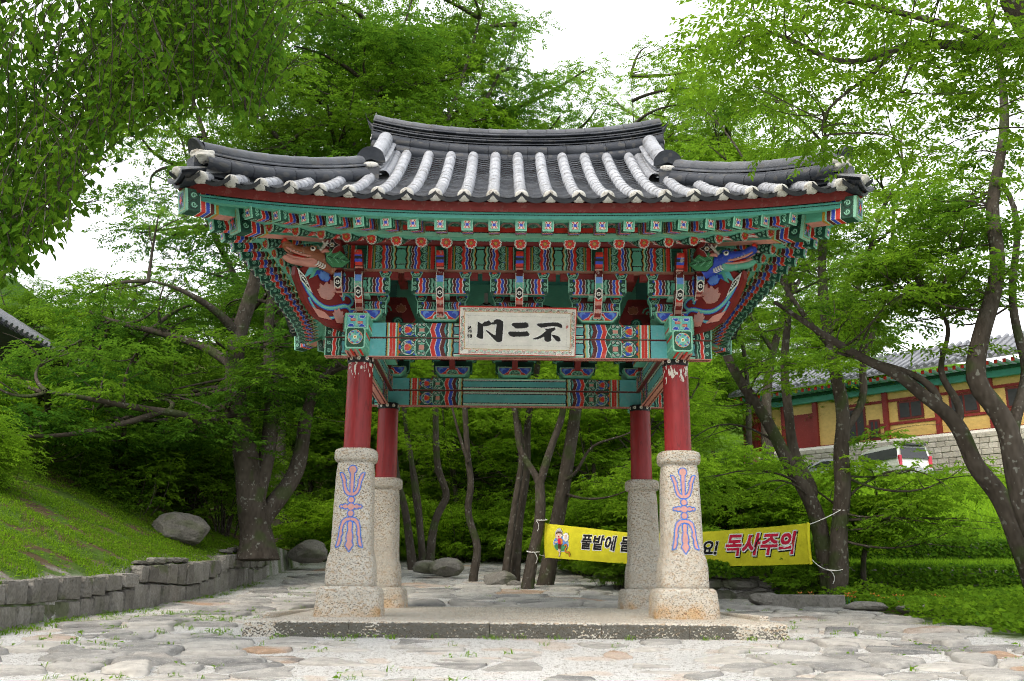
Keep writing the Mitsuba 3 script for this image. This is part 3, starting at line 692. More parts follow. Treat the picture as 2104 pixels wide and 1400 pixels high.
def tongue(m, x, z0, z1, o0, o1, upper=False, w=.044):
    """a beak curling up and outwards: stacked painted bands on its front"""
    n = 15; t = np.linspace(0, 1, n)
    if not upper:
        zc = z0+(z1-z0)*t; out = o0+(o1-o0)*np.sin(t*1.9)**1.0; inn = np.maximum(out-.11-.12*(1-t), .02)
        band = [P_pink, P_maroon, P_pink, P_maroon, P_pink, P_red, P_maroon, P_red, P_jade, P_jade, P_ltblue, P_ltblue, P_brown, P_brown]
    else:
        zc = z0+(z1-z0)*t; out = o0+(o1-o0)*np.sin(t*1.75); inn = out-.15
        band = [P_maroon, P_pink, P_maroon, P_red, P_red, P_blue, P_blue, P_black, P_black, P_blue, P_red, P_red, P_red, P_red]
    rings = []
    for i in range(n):
        k = w*(1 if t[i] < .93 else .86)
        rings.append([[x-k, -out[i], zc[i]], [x+k, -out[i], zc[i]], [x+k, -inn[i], zc[i]], [x-k, -inn[i], zc[i]]])
    r = np.array(rings)
    for i in range(n-1):
        for a, b, c in ((0, 1, band[i]), (1, 2, P_brown), (2, 3, P_brown), (3, 0, P_brown)):
            m.quads([[r[i, a], r[i, b], r[i+1, b], r[i+1, a]]], c, .55)
    m.quads([r[-1][[0, 1, 2, 3]]], P_red if upper else P_brown, .3); m.quads([r[0][[3, 2, 1, 0]]], P_brown)
    if not upper:
        for sx in (-1, 1):  # pale edge lines along the carved beak
            for i in range(n-2): m.quads([[r[i, 0 if sx < 0 else 1]+[-sx*.006, -.002, 0], r[i, 0 if sx < 0 else 1]+[0, -.002, 0], r[i+1, 0 if sx < 0 else 1]+[0, -.002, 0], r[i+1, 0 if sx < 0 else 1]+[-sx*.006, -.002, 0]]], P_cream, .5)
        i = 7; A = Art(); hx = [(0, -.075), (w*.85, -.045), (w*.85, .045), (0, .075), (-w*.85, .045), (-w*.85, -.045)]
        A.poly(hx, P_cream, 1); A.poly(np.array(hx)*.80, P_black, 2)
        for k in range(6): A.disc(.017*math.cos(k*math.pi/3), .017*math.sin(k*math.pi/3), .0085, P_white, 3, 7)
        d = r[i+1, 0]-r[i-1, 0]; d /= np.linalg.norm(d)
        m.art(A, r[i, 0]*.5+r[i, 1]*.5+[0, -.004, 0], X_, d, np.cross(X_, d), .002)
    return m
CAP_A, LOW_A, UPP_A, SORO_A = capital_art(), arm_art(.278, 3.262, 3.44, .05), arm_art(.33, 3.478, 3.665, .05), soro_art(.068, 0, .085)
def bracket(origin, out, corner=False):
    out = np.asarray(out, float); M = frame4(origin, np.cross(-out, Z_), -out)
    k = numbered(f'{GATE}__bracket_set')
    def add(name, m): put(f'{k}__{name}', Mb().join(m, M), 'mat_paint', smooth=False)
    m = Mb(); P = Polygon(half_art([(0, 3.190), (.175, 3.190), (.236, 3.255), (.245, 3.318), (0, 3.318)]))
    m.prism(P, [0, -.21, 0], X_, Z_, -Y_, -.40, P_jade, P_jade, .1); m.art(CAP_A, [0, -.21, 0], X_, Z_, -Y_, .0014)
    m.art(CAP_A, [0, .19, 0], -X_, Z_, Y_, .0014)
    add('capital_block', m)
    m = Mb().prism(cloud_arm(.278, 3.262, 3.44), [0, -.095, 0], X_, Z_, -Y_, -.09, P_dkgreen, P_jade); m.art(LOW_A, [0, -.095, 0], X_, Z_, -Y_, .0014)
    m.box([-.25, -.09, 3.44], [.25, -.02, 3.52], P_brown); m.box([-.29, -.08, 3.52], [.29, .05, 3.62], P_maroon)
    add('bracket_arm', m)
    m = Mb().prism(cloud_arm(.33, 3.478, 3.665), [0, -.285, 0], X_, Z_, -Y_, -.08, P_dkgreen, P_jade); m.art(UPP_A, [0, -.285, 0], X_, Z_, -Y_, .0014)
    m.box([-.42, -.28, 3.665], [.42, -.20, 3.755], P_maroon)
    add('bracket_arm', m)
    for sg in (-1, 1):
        for (u, o, z) in ((.235, .10, 3.437), (.278, .292, 3.668)):
            m = Mb().prism(soro_poly(.068, 0, .088), [sg*u, -o, z], X_, Z_, -Y_, -.11, P_jade, P_jade); m.art(SORO_A, [sg*u, -o, z], X_, Z_, -Y_, .0014)
            add('bearing_block', m)
    m = Mb().box([-.044, -.46, 3.50], [.044, .35, 3.60], P_brown); tongue(m, 0, 3.20, 3.705, .20, .50)
    add('beak', m)
    m = Mb().box([-.040, -.42, 3.70], [.040, .35, 3.78], P_brown); tongue(m, 0, 3.70, 3.90, .46, .58, True, .042)
    add('beak', m)
    m = Mb().box([-.07, -.40, 3.525], [.07, .0, 3.60], P_jade); m.box([-.10, -.3, 3.45], [.10, -.14, 3.475], P_mint)
    # carved inner end with painted scrolls
    m.prism(Polygon([(.0, 3.22), (.35, 3.30), (.52, 3.52), (.40, 3.80), (.0, 3.80)]), [-.04, 0, 0], Y_, Z_, X_, .08, P_maroon)
    for sx, N in ((-.04, -X_), (.04, X_)):
        A = Art(); scroll(A, .30, 3.48, .06, 0, P_jade); scroll(A, .17, 3.38, .05, 0, P_ltblue, -1); lotus(A, .34, 3.62, .09, 0, P_tan, P_pink); A.spiral(.14, 3.62, .08, .02, P_jade, 0)
        m.art(A, [sx, 0, 0], Y_, Z_, N, .002)
    add('carved_inner_end', m)
    return k
for sy in (-1, 1):
    for x in (-XC, -.89, 0, .89, XC): bracket([x, sy*YC, 0], [0, sy, 0])
for sx in (-1, 1):
    for y in (-.491, .491): bracket([sx*XC, y, 0], [sx, 0, 0])
# extra beaks beside the corner columns
for sx in (-1, 1):
    for sy in (-1, 1):
        M = frame4([sx*(XC+.235), sy*YC, 0], [-sy, 0, 0], [0, -sy, 0.])
        m = Mb(); tongue(m, 0, 3.42, 3.70, .30, .47); m2 = Mb().box([-.04, -.40, 3.70], [.04, .3, 3.78], P_brown); tongue(m2, 0, 3.70, 3.90, .46, .58, True, .042)
        put(f'{GATE}__corner_beak', Mb().join(m, M), 'mat_paint', smooth=False); put(f'{GATE}__corner_beak', Mb().join(m2, M), 'mat_paint', smooth=False)

# ---- purlins with the painted boards under them
def board_art(h, centres, half):
    A = Art(); A.rect(-half, 0, half, h, P_jade)
    A.rect(-half, h-.04, half, h-.028, P_black, 1); A.rect(-half, .05, half, .062, P_black, 1); A.rect(-half, 0, half, .05, P_jade, 1); A.rect(-half, .062, half, .066, P_mint, 1)
    for c in centres:
        for sg in (-1, 1):
            B = Art(); B.rect(0, 0, .33, h, P_dkgreen, 1); x = .048
            for w, q in ((.012, P_dkgreen), (.010, P_mint), (.008, P_black), (.040, P_red), (.006, P_pink), (.008, P_black), (.012, P_green), (.012, P_ochre)):
                B.rect(x, 0, x+w, h, q, 2); x += w
            B.rect(x, 0, x+.028, h, P_blue, 2)
            for yy in (.14, .5, .86):
                B.poly(Polygon([(x, h*(yy-.17)), (x+.05, h*(yy-.15)), (x+.088, h*yy), (x+.05, h*(yy+.15)), (x, h*(yy+.17))]), P_mint, 3)
                B.poly(Polygon([(x, h*(yy-.14)), (x+.045, h*(yy-.125)), (x+.078, h*yy), (x+.045, h*(yy+.125)), (x, h*(yy+.14))]), P_dkgreen, 4)
                for dy, d in ((-.06, 1), (.06, -1)): B.spiral(x+.030, h*(yy+dy*1.1), .020, .0085, P_mint, 5, 1.3, d)
            x += .082
            for w, q in ((.034, P_red), (.006, P_white), (.026, P_blue), (.006, P_white), (.024, P_brown), (.005, P_white), (.020, P_dkgreen), (.018, P_mint), (.010, P_ochre), (.016, P_black)):
                B.wave(x, x+w, 0, h, q, 6, .0075, h*.36); x += w
            A.join(B.moved(c, 0, sg, 1))
    return A
for nm, M, half, cs in (('f', frame4([0, -YC-.285, 0], X_), 2.135, (-1.8, -.89, 0, .89, 1.8)), ('b', frame4([0, YC+.285, 0], -X_), 2.135, (-1.8, -.89, 0, .89, 1.8)),
                        ('l', frame4([-XC-.285, 0, -.003], -Y_), 1.74, (-.49, .49)), ('r', frame4([XC+.285, 0, -.003], Y_), 1.74, (-.49, .49))):
    m = Mb(); A = board_art(.275, cs, half)
    m.box([-half, -.04, 3.758], [half, .04, 4.035], P_jade, .1); m.art(A, [0, -.04, 3.76], X_, Z_, -Y_, .0012, .1); m.art(A, [0, .04, 3.76], -X_, Z_, Y_, .0012, .1)
    m.box([-half, -.046, 3.738], [half, .046, 3.757], P_wood)
    put(f'{GATE}__painted_board', Mb().join(m, M), 'mat_paint', smooth=False)
    m = Mb().tube([[-half-(.36 if nm in 'lr' else -.05), 0, 3.935 if nm in 'lr' else 4.115], [half+(.36 if nm in 'lr' else -.05), 0, 3.935 if nm in 'lr' else 4.115]], .098 if nm in 'lr' else .08, P_maroon, 16)
    for e in (-1, 1):
        zz = 3.935 if nm in 'lr' else 4.115; A = Art(); A.disc(0, 0, .094, P_maroon, 0, 18)
        A.poly([(.085, 0), (.03, .03), (0, .085), (-.03, .03), (-.085, 0), (-.03, -.03), (0, -.085), (.03, -.03)], P_cream, 1); A.poly(np.array([(.085, 0), (.03, .03), (0, .085), (-.03, .03), (-.085, 0), (-.03, -.03), (0, -.085), (.03, -.03)])*.9, P_black, 2)
        for k in range(6): A.disc(.02*math.cos(k*math.pi/3), .02*math.sin(k*math.pi/3), .009, P_white, 3, 7)
        A.disc(0, 0, .008, P_ochre, 3, 7)
        if nm in 'lr': m.art(A, [e*(half+.36), 0, zz], Y_*e, Z_, X_*e, .002)
    put(f'{GATE}__purlin', Mb().join(m, M), 'mat_paint', smooth=False)

# ---- corner wings with carved lotus, and the dragon heads above them
def wing_art():
    A = Art()
    A.poly(np.array(WING), P_maroon, 0)
    def vine(pts, w=.026):
        p = np.array(pts, float); t = np.linspace(0, 1, len(p)); tt = np.linspace(0, 1, 26)
        from scipy.interpolate import CubicSpline
        q = CubicSpline(t, p)(tt); A.strip(q, w*1.7, P_blue, 1); A.strip(q, w*1.15, P_cyan, 2); A.strip(q+[0, .003], w*.35, P_mint, 3)
    vine([(.02, .03), (.12, .10), (.22, .20), (.36, .16), (.52, .13), (.68, .20), (.82, .36)], .034)
    vine([(.16, .12), (.24, .02), (.14, -.02), (.10, .06)], .022); vine([(.22, .20), (.16, .30), (.26, .34), (.27, .26)], .024)
    vine([(.26, .30), (.30, .42), (.20, .48), (.30, .58), (.42, .60), (.60, .54)], .026); vine([(.30, .44), (.38, .40), (.36, .48), (.31, .47)], .02)
    vine([(.10, .36), (.06, .46), (.14, .52), (.16, .44)], .022); vine([(.05, .20), (.0, .28), (.06, .34), (.09, .27)], .02); vine([(.34, .07), (.50, .02), (.64, .08), (.74, .20)], .02)
    for (x, y, r, c) in ((.52, .26, .15, P_stonepink), (.40, .36, .12, P_stonepink), (.34, .05, .10, P_stonepink)):
        lotus(A, x, y, r, 3, c, P_pink)
    lotus(A, .56, .45, .11, 5, P_ltblue, P_blue)
    A.poly([(.70, .25), (.86, .36), (.92, .50), (.80, .42)], P_cream, 4); A.poly([(.735, .29), (.845, .37), (.885, .455), (.80, .40)], P_black, 5)
    for k in range(5): A.disc(.80+.024*k*.8-.02, .345+.022*k*.8, .012, P_white, 6, 7)
    A.poly([(.48, .53), (.62, .50), (.76, .40), (.70, .54), (.56, .60)], P_jade, 4); A.poly([(.55, .53), (.66, .48), (.70, .44), (.66, .53)], P_blue, 5)
    A.poly([(.42, .60), (.62, .56), (.84, .38), (.74, .58), (.56, .655)], P_cyan, 3.4)
    A.poly([(.20, .0), (.36, -.02), (.42, .08), (.30, .10)], P_pink, 4); A.poly([(.42, .0), (.60, .0), (.70, .10), (.52, .07)], P_pink, 4)
    return A
WING = [(-.05, -.06), (.2, -.08), (.45, -.06), (.66, .03), (.80, .18), (.93, .42), (.93, .52), (.84, .42), (.76, .36), (.80, .44), (.86, .50), (.72, .62), (.52, .67), (.30, .66), (.15, .60), (-.05, .60)]
WA = wing_art()
def dragon(blue):
    m = Mb(); body = P_blue if blue else P_tan
    def bl(c, r, col, w=.25, n=2):
        s_ = trimesh.creation.icosphere(subdivisions=n); v = s_.vertices*np.asarray(r)
        v = v*(1+.10*(nz(v, 26)[:, None]-.5)); m.add(v+np.asarray(c), s_.faces, col, w)
    # local: x forward (muzzle), z up, y sideways
    def chain(pts, rad, col, flat=1., w=.25):
        p = np.array(pts, float); k = 26; t = np.linspace(0, 1, len(p)); tt = np.linspace(0, 1, k)
        from scipy.interpolate import PchipInterpolator
        q = PchipInterpolator(t, p)(tt); r = PchipInterpolator(t, np.array(rad))(tt)
        a = np.arange(16)*2*np.pi/16; tg = np.gradient(q, axis=0); tg /= np.linalg.norm(tg, axis=1, keepdims=True)
        up = np.array([0, 0, 1.])-tg*tg[:, 2:]; up /= np.linalg.norm(up, axis=1, keepdims=True); sd = np.cross(tg, up)
        m.loft(q[:, None]+r[:, None, None]*(np.cos(a)[None, :, None]*up[:, None]+flat*np.sin(a)[None, :, None]*sd[:, None]), col, w)
    chain([(-.30, 0, -.10), (-.16, 0, -.04), (0, 0, 0), (.10, 0, .03), (.17, 0, .04)], [.13, .135, .115, .10, .07], body, .8)
    chain([(.02, 0, .02), (.14, 0, .035), (.28, 0, .055), (.38, 0, .095), (.44, 0, .115)], [.085, .072, .058, .060, .035], body, 1.05)
    chain([(.0, 0, -.07), (.12, 0, -.10), (.26, 0, -.105), (.36, 0, -.085), (.42, 0, -.055)], [.075, .060, .046, .042, .022], P_pink if not blue else P_jade, 1.05)
    chain([(.06, 0, -.045), (.2, 0, -.052), (.30, 0, -.03)], [.035, .038, .02], P_red, 1.1, 0)
    for s_ in (-1, 1):
        chain([(.03, s_*.062, -.015), (.16, s_*.062, -.022), (.28, s_*.055, .0), (.40, s_*.045, .055)], [.014, .015, .014, .012], P_pink, 1, 0)
        chain([(.03, s_*.062, -.055), (.16, s_*.058, -.070), (.28, s_*.050, -.066), (.39, s_*.04, -.035)], [.012, .013, .012, .01], P_pink, 1, 0)
        for q in range(6):
            x = .12+.045*q
            m.add([[x-.014, s_*.060, -.012+q*.009], [x+.014, s_*.060, -.012+q*.010], [x, s_*.058, -.048+q*.009], [x, s_*.052, -.012+q*.01]], [[0, 1, 2], [1, 3, 2], [0, 2, 3]], P_white)
        bl((.06, s_*.085, .075), (.036, .022, .034), P_white, 0); bl((.066, s_*.103, .076), (.018, .010, .018), P_black, 0); bl((.05, s_*.075, .105), (.05, .03, .018), body, 0)
        bl((.42, s_*.035, .15), (.032, .022, .026), P_red, 0)
        chain([(-.04, s_*.07, .07), (-.10, s_*.09, .15), (-.13, s_*.10, .22)], [.020, .017, .010], P_cream, 1, .3); chain([(-.10, s_*.09, .15), (-.05, s_*.10, .20)], [.013, .007], P_cream, 1, .3); chain([(-.115, s_*.095, .17), (-.17, s_*.10, .185)], [.012, .007], P_cream, 1, .3)
        chain([(-.05, s_*.11, .035), (-.10, s_*.135, .06), (-.15, s_*.13, .05)], [.012, .026, .006], P_pink, .5, 0)
        # leaf-shaped mane with ribs
        A = Art(); L = Polygon([(-.10, .05), (-.18, .11), (-.30, .09), (-.44, -.03), (-.34, -.13), (-.20, -.15), (-.12, -.08)])
        A.poly(L.buffer(.008), P_black, 0); A.poly(L, P_green, 1)
        A.strip([(-.10, -.01), (-.43, -.03)], .008, P_black, 2)
        for q in range(6):
            for d in (-1, 1): A.strip([(-.12-.045*q, -.012), (-.20-.043*q, -.012+d*(.085-.010*q))], .006, P_dkgreen if q % 2 else P_mint, 2)
        m.art(A, [0, s_*.115, 0], X_, Z_, Y_*s_, .004)
        for q in range(4): chain([(-.02-.03*q, s_*.10, -.09-.012*q), (-.01-.03*q, s_*.115, -.13-.012*q), (.03-.03*q, s_*.11, -.155-.012*q)], [.012, .011, .003], P_cream, 1, .2)
    for q in range(5):
        a = -.5+.25*q; m.add([[.01+.025*q, -.02, .105], [.01+.025*q, .02, .105], [.035+.025*q, 0, .10], [.0+.045*q-.03, 0, .185]], [[0, 1, 3], [1, 2, 3], [2, 0, 3]], P_mint)
    return m
for sx in (-1, 1):
    for sy in (-1, 1):
        d = np.array([sx, sy, 0])/math.sqrt(2); N = np.cross(d, Z_)
        O = np.array([sx*(XC+.02), sy*(YC+.06), 3.13])
        m = Mb().prism(Polygon(WING), O-N*.035, d*1.0, Z_, N, .07, P_maroon, P_maroon)
        m.art(WA, O+N*.035, d, Z_, N, .003); m.art(WA, O-N*.035, d, Z_, -N, .003)
        k = put(f'{GATE}__carved_wing', m, 'mat_paint', smooth=False)
        blue = sx > 0
        dm = Mb().join(dragon(blue)); dd = np.array([sx*.90, sy*.44, 0]); dd /= np.linalg.norm(dd)
        M = np.eye(4); M[:3, 0], M[:3, 1], M[:3, 2], M[:3, 3] = dd, np.cross(Z_, dd), Z_, [sx*2.27, sy*2.08, 3.80]
        M[:3, :3] *= .84
        k = put(f'{GATE}__dragon_head', Mb().join(dm, M), 'mat_paint')
        tag(k, 'blue carved dragon head' if blue else 'brown carved dragon head')

# ---- ceiling and inner panel
m = Mb().box([-1.95, -1.70, 4.20], [1.95, 1.70, 4.24], P_dkteal, .1)
for x in np.linspace(-1.5, 1.5, 6): m.box([x-.05, -1.6, 4.12], [x+.05, 1.6, 4.20], P_maroon)
put(f'{GATE}__ceiling', m, 'mat_paint', smooth=False)
m = Mb().box([-1.6, .18, 3.62], [1.6, .22, 4.2], P_jade, .1); m.box([-1.7, .14, 3.54], [1.7, .26, 3.62], P_wood, .1)
A = Art()
for xc, f in ((-.40, 1), (.32, 0), (1.0, 1), (-1.05, 0)):
    if f:
        A.disc(xc, 3.84, .135, P_black, 0, 20, .092); A.disc(xc, 3.84, .128, P_grey, 1, 20, .085); A.disc(xc, 3.93, .05, P_black, 2, 14, .02); A.rect(xc-.028, 3.93, xc+.020, 4.08, P_grey, 2)
        for sg in (-1, 1): A.disc(xc+sg*.19, 3.84, .07, P_blue, 0, 12, .045); A.spiral(xc+sg*.19, 3.84, .045, .012, P_ltblue, 1)
    else:
        for r, c in ((.20, P_black), (.185, P_maroon), (.15, P_black), (.14, P_brown), (.09, P_black), (.08, P_maroon)): A.disc(xc, 3.84, r, c, 6-r*30, 18, r*.42)
m.art(A, [0, .18, 0], X_, Z_, -Y_, .002); m.art(A, [0, .22, 0], -X_, Z_, Y_, .002)
put(f'{GATE}__inner_panel', m, 'mat_paint', smooth=False)
# ================================================================== ROOF
class Ring:
    """an eave line: s from -1 to 1 along the front or a side, swept out and up towards the corners"""
    def __init__(s, AX, AXm, AY, AYm, zm, zc): s.AX, s.AXm, s.AY, s.AYm, s.zm, s.zc = AX, AXm, AY, AYm, zm, zc
    def at(s, side, q):
        q = np.asarray(q, float); a = np.abs(q); z = s.zm+(s.zc-s.zm)*a**2.5
        if side in 'fb':
            x, y = s.AX*q, s.AYm+(s.AY-s.AYm)*a**3
            return np.stack([x, -y, z], -1) if side == 'f' else np.stack([-x, y, z], -1)
        y, x = s.AY*q, s.AXm+(s.AX-s.AXm)*a**3
        return np.stack([x, y, z], -1) if side == 'r' else np.stack([-x, -y, z], -1)
R_TILE = Ring(3.58, 3.34, 3.15, 2.93, 4.115, 4.235)
R_RED0, R_RED1 = Ring(3.50, 3.26, 3.07, 2.85, 4.035, 4.15), Ring(3.53, 3.29, 3.10, 2.88, 4.145, 4.27)
R_UP = Ring(3.47, 3.22, 3.04, 2.82, 4.0, 4.10)
R_FLY = Ring(3.42, 3.17, 2.99, 2.77, 3.936, 4.025)
R_LOW = Ring(3.04, 2.80, 2.71, 2.45, 3.965, 4.065)
R_RND = Ring(2.95, 2.70, 2.62, 2.37, 3.875, 4.00)
ROOF = f'{GATE}__roof'
S = np.linspace(-1, 1, 41)
def ribbon(m, a, b, c, w=0.):  # a, b: (n, 3)
    m.quads(np.stack([a[:-1], a[1:], b[1:], b[:-1]], 1), c, w)
def slat(ring, dz0, dz1, din, c, ctop=None, cbot=None, w=.1):
    """a board following an eave line, din metres deep"""
    m = Mb()
    for sd in 'fbrl':
        o = ring.at(sd, S); i = Ring(ring.AX-din, ring.AXm-din, ring.AY-din, ring.AYm-din, ring.zm, ring.zc).at(sd, S)
        lo, hi = np.array([0, 0, dz0]), np.array([0, 0, dz1])
        ribbon(m, o+lo, o+hi, c, w) if False else ribbon(m, o+lo, o+hi, c, w)
        ribbon(m, i+hi, i+lo, c, w); ribbon(m, o+hi, i+hi, c if ctop is None else ctop, w); ribbon(m, i+lo, o+lo, c if cbot is None else cbot, w)
    return m
put(f'{ROOF}__eave_board', slat(R_UP, -.014, .026, .10, P_teal, cbot=P_jade), 'mat_paint', smooth=False)
m = slat(R_UP, .026, .034, .09, P_black); m.join(slat(Ring(R_UP.AX+.012, R_UP.AXm+.012, R_UP.AY+.012, R_UP.AYm+.012, R_UP.zm, R_UP.zc), .034, .054, .06, P_teal))
put(f'{ROOF}__eave_board', m, 'mat_paint', smooth=False)
m = Mb()
for sd in 'fbrl':
    a, b = R_RED0.at(sd, S)+[0, 0, .016], R_RED1.at(sd, S)
    ribbon(m, a, b, P_maroon, .12); ribbon(m, b-[0, 0, .0], a*[.97, .97, 1]+[0, 0, .03], P_maroon)
k = put(f'{ROOF}__fascia_board', m, 'mat_paint', smooth=False)
m = slat(R_LOW, -.055, -.002, .12, P_mint, cbot=P_jade); m.join(slat(Ring(R_LOW.AX-.012, R_LOW.AXm-.012, R_LOW.AY-.012, R_LOW.AYm-.012, R_LOW.zm, R_LOW.zc), .0, .010, .10, P_black)); m.join(slat(Ring(R_LOW.AX-.006, R_LOW.AXm-.006, R_LOW.AY-.006, R_LOW.AYm-.006, R_LOW.zm, R_LOW.zc), .010, .066, .10, P_red))
put(f'{ROOF}__eave_board', m, 'mat_paint', smooth=False)
# boards seen between the rafters
def inner_xy(sd, q, AX, AY):
    e = np.asarray(q, float)
    f = lambda v, lim: np.sign(v)*(np.minimum(np.abs(v), lim)+np.maximum(np.abs(v)-lim, 0)*.42)
    if sd in 'fb':
        x = f(AX*e, .80); p = np.stack([x, np.full_like(x, -1.42), np.full_like(x, 4.42)], -1)
        return p if sd == 'f' else p*[-1, -1, 1]
    y = f(AY*e, .60); p = np.stack([np.full_like(y, 1.75), y, np.full_like(y, 4.42)], -1)
    return p if sd == 'r' else p*[-1, -1, 1]
m, m2 = Mb(), Mb()
for sd in 'fbrl':
    o = R_RND.at(sd, S)+[0, 0, .072]; i = inner_xy(sd, S, R_RND.AX, R_RND.AY)+[0, 0, .072]
    mid = o*.5+i*.5
    ribbon(m, o, mid, P_maroon); ribbon(m, mid, i, P_maroon)
    o = R_FLY.at(sd, S)+[0, 0, .068]; i = R_LOW.at(sd, S)*[.93, .93, 1]+[0, 0, .16]
    ribbon(m2, o, i, P_jade, .1)
put(f'{ROOF}__soffit', m, 'mat_paint', smooth=False); put(f'{ROOF}__soffit', m2, 'mat_paint', smooth=False)

def flower(r):
    A = Art(); A.disc(0, 0, r*1.04, P_white, 0, 22); A.disc(0, 0, r*.99, P_dkgreen, 1, 22)
    for k in range(8):
        a = k*np.pi/4+.2; ca, sa = math.cos(a), math.sin(a); Rm = np.array([[ca, sa], [-sa, ca]])
        p = np.array([(.26, -.07), (.55, -.25), (.76, -.21), (.90, 0), (.76, .21), (.55, .25), (.26, .07)])*r
        A.poly(Polygon(p@Rm).buffer(.10*r), P_white, 2); A.poly(p@Rm, P_red, 3)
    A.disc(0, 0, r*.33, P_dkgreen, 4, 12); A.disc(0, 0, r*.27, P_ochre, 5, 12)
    return A
FL = flower(.064)
FLY = Art(); FLY.rect(-.060, -.062, .060, .062, P_mint); FLY.rect(-.050, -.052, .050, .052, P_jade, 1)
FLY.rect(-.036, -.040, .036, .040, P_white, 2)
FLY.poly([(-.034, .038), (.034, .038), (.012, .012), (-.012, .012)], P_red, 3); FLY.poly([(-.034, -.038), (.034, -.038), (.012, -.012), (-.012, -.012)], P_red, 3)
FLY.poly([(-.016, .036), (.016, .036), (.006, .016), (-.006, .016)], P_cream, 4); FLY.poly([(-.016, -.036), (.016, -.036), (.006, -.016), (-.006, -.016)], P_cream, 4)
FLY.rect(-.017, -.014, .017, .014, P_blue, 4); FLY.rect(-.034, -.02, -.026, .02, P_dkgreen, 4); FLY.rect(.026, -.02, .034, .02, P_dkgreen, 4)
def cyl_art(m, A, p0, axis, up, r, lift=.0012):
    """ornament wrapped round a rafter: art x = metres round from below, y = metres along"""
    v, f, c, l = A.arrays(); sd = np.cross(axis, up)
    rr = r+.0015+l*lift; a = v[:, 0]/r
    m.add(p0+axis*v[:, 1:2]+(sd*np.sin(a)[:, None]-up*np.cos(a)[:, None])*rr[:, None], f, c, 0)
RA = Art()
for sg in (-1, 1):
    B = Art()
    for k, (x, y) in enumerate(((.03, .05), (.075, .045), (.052, .095), (.10, .09), (.03, .14), (.08, .14), (.12, .05), (.125, .13))): scroll(B, x, y, .021, 0, P_mint, 1 if k % 2 else -1, k)
    RA.join(B.moved(0, 0, sg, 1))
B = Art(); lotus(B, 0, 0, .105, 4); RA.join(B.moved(0, .16, 1, 1, 0)); RA.poly([(-.10, .18), (-.06, .27), (0, .20)], P_blue, 3); RA.poly([(.10, .18), (.06, .27), (0, .20)], P_blue, 3); RA.poly([(-.14, .21), (-.10, .29), (-.07, .22)], P_ochre, 3); RA.poly([(.14, .21), (.10, .29), (.07, .22)], P_ochre, 3)
# dense small triangles are wrapped, so only short shapes are used
def rafter(e, i, r=.062):
    e, i = np.asarray(e, float), np.asarray(i, float); ax = i-e; L = np.linalg.norm(ax); ax = ax/L
    sd = np.cross(ax, Z_); sd /= np.linalg.norm(sd); up = np.cross(sd, ax)
    seq = [(.0, P_mint), (.012, P_dkgreen), (.30, P_ochre), (.315, P_red), (.35, P_white), (.356, P_blue), (.385, P_white), (.39, P_brown), (.42, P_dkgreen), (.435, P_mint), (.45, P_black), (.46, P_jade), (L, P_jade)]
    n = 12; a = np.arange(n)*2*np.pi/n; m = Mb()
    ring = lambda t: e+ax*t+r*(np.sin(a)[:, None]*sd+np.cos(a)[:, None]*up)
    m.loft([ring(min(t, L)) for t, _ in seq], [c for _, c in seq[:-1]], .05)
    cyl_art(m, RA, e, ax, up, r)
    m.art(FL, e, np.cross(up, -ax), up, -ax, .0015, .12)
    return m
def fly(e, i, w=.058, h=.061):
    e, i = np.asarray(e, float), np.asarray(i, float); ax = i-e; L = np.linalg.norm(ax); ax = ax/L
    sd = np.cross(ax, Z_); sd /= np.linalg.norm(sd); up = np.cross(sd, ax); m = Mb()
    seq = [(0., P_mint), (.010, P_dkgreen), (.125, P_white), (.131, P_red), (.172, P_white), (.177, P_blue), (.215, P_white), (.220, P_brown), (.262, P_white), (.266, P_green), (.285, P_black), (.298, P_ochre), (.31, P_mint), (.325, P_black), (.335, P_jade), (max(L, .5), P_jade)]
    amp = lambda t: .010 if .11 < t < .33 else 0
    for (t0, c), (t1, _) in zip(seq[:-1], seq[1:]):
        t0, t1 = min(t0, L), min(t1, L)
        if t1-t0 < 1e-6: continue
        # wavy bands: the middle of each side runs ahead of its edges
        cor = [(-w, -h), (w, -h), (w, h), (-w, h)]
        for q in range(4):
            a, b = np.array(cor[q]), np.array(cor[(q+1) % 4])
            if q == 2: 
                continue
            prev = None
            for k in range(5):
                p = a+(b-a)*k/4; o0 = amp(t0)*math.sin(k*math.pi/2*1.0)*1.0; o1 = amp(t1)*math.sin(k*math.pi/2)
                cur = (e+sd*p[0]+up*p[1]+ax*(t0+o0), e+sd*p[0]+up*p[1]+ax*(t1+o1))
                if prev is not None: m.quads([[prev[0], prev[1], cur[1], cur[0]]], c, .05)
                prev = cur
    m.quads([[e-sd*w+up*h, e+sd*w+up*h, i+sd*w+up*h, i-sd*w+up*h]], P_jade)
    m.quads([[e-sd*w-up*h, e+sd*w-up*h, e+sd*w+up*h, e-sd*w+up*h]], P_mint)
    m.art(FLY, e, np.cross(up, -ax), up, -ax, .0012, .12)
    for s_ in (-1, 1):   # scrolls on the cheeks
        A = Art()
        for y, d in ((-.026, 1), (.026, -1)): A.spiral(.068, y, .024, .010, P_mint, 1, 1.3, d)
        A.strip([(.112, -.05), (.118, -.02), (.112, 0), (.118, .02), (.112, .05)], .008, P_mint, 1)
        m.art(A, e+sd*(s_*w), ax, up, sd*s_, .001)
    A = Art()
    for y, d in ((-.024, 1), (.024, -1)): A.spiral(.068, y, .022, .010, P_mint, 1, 1.3, d)
    m.art(A, e-up*h, ax, sd, -up, .001)
    return m
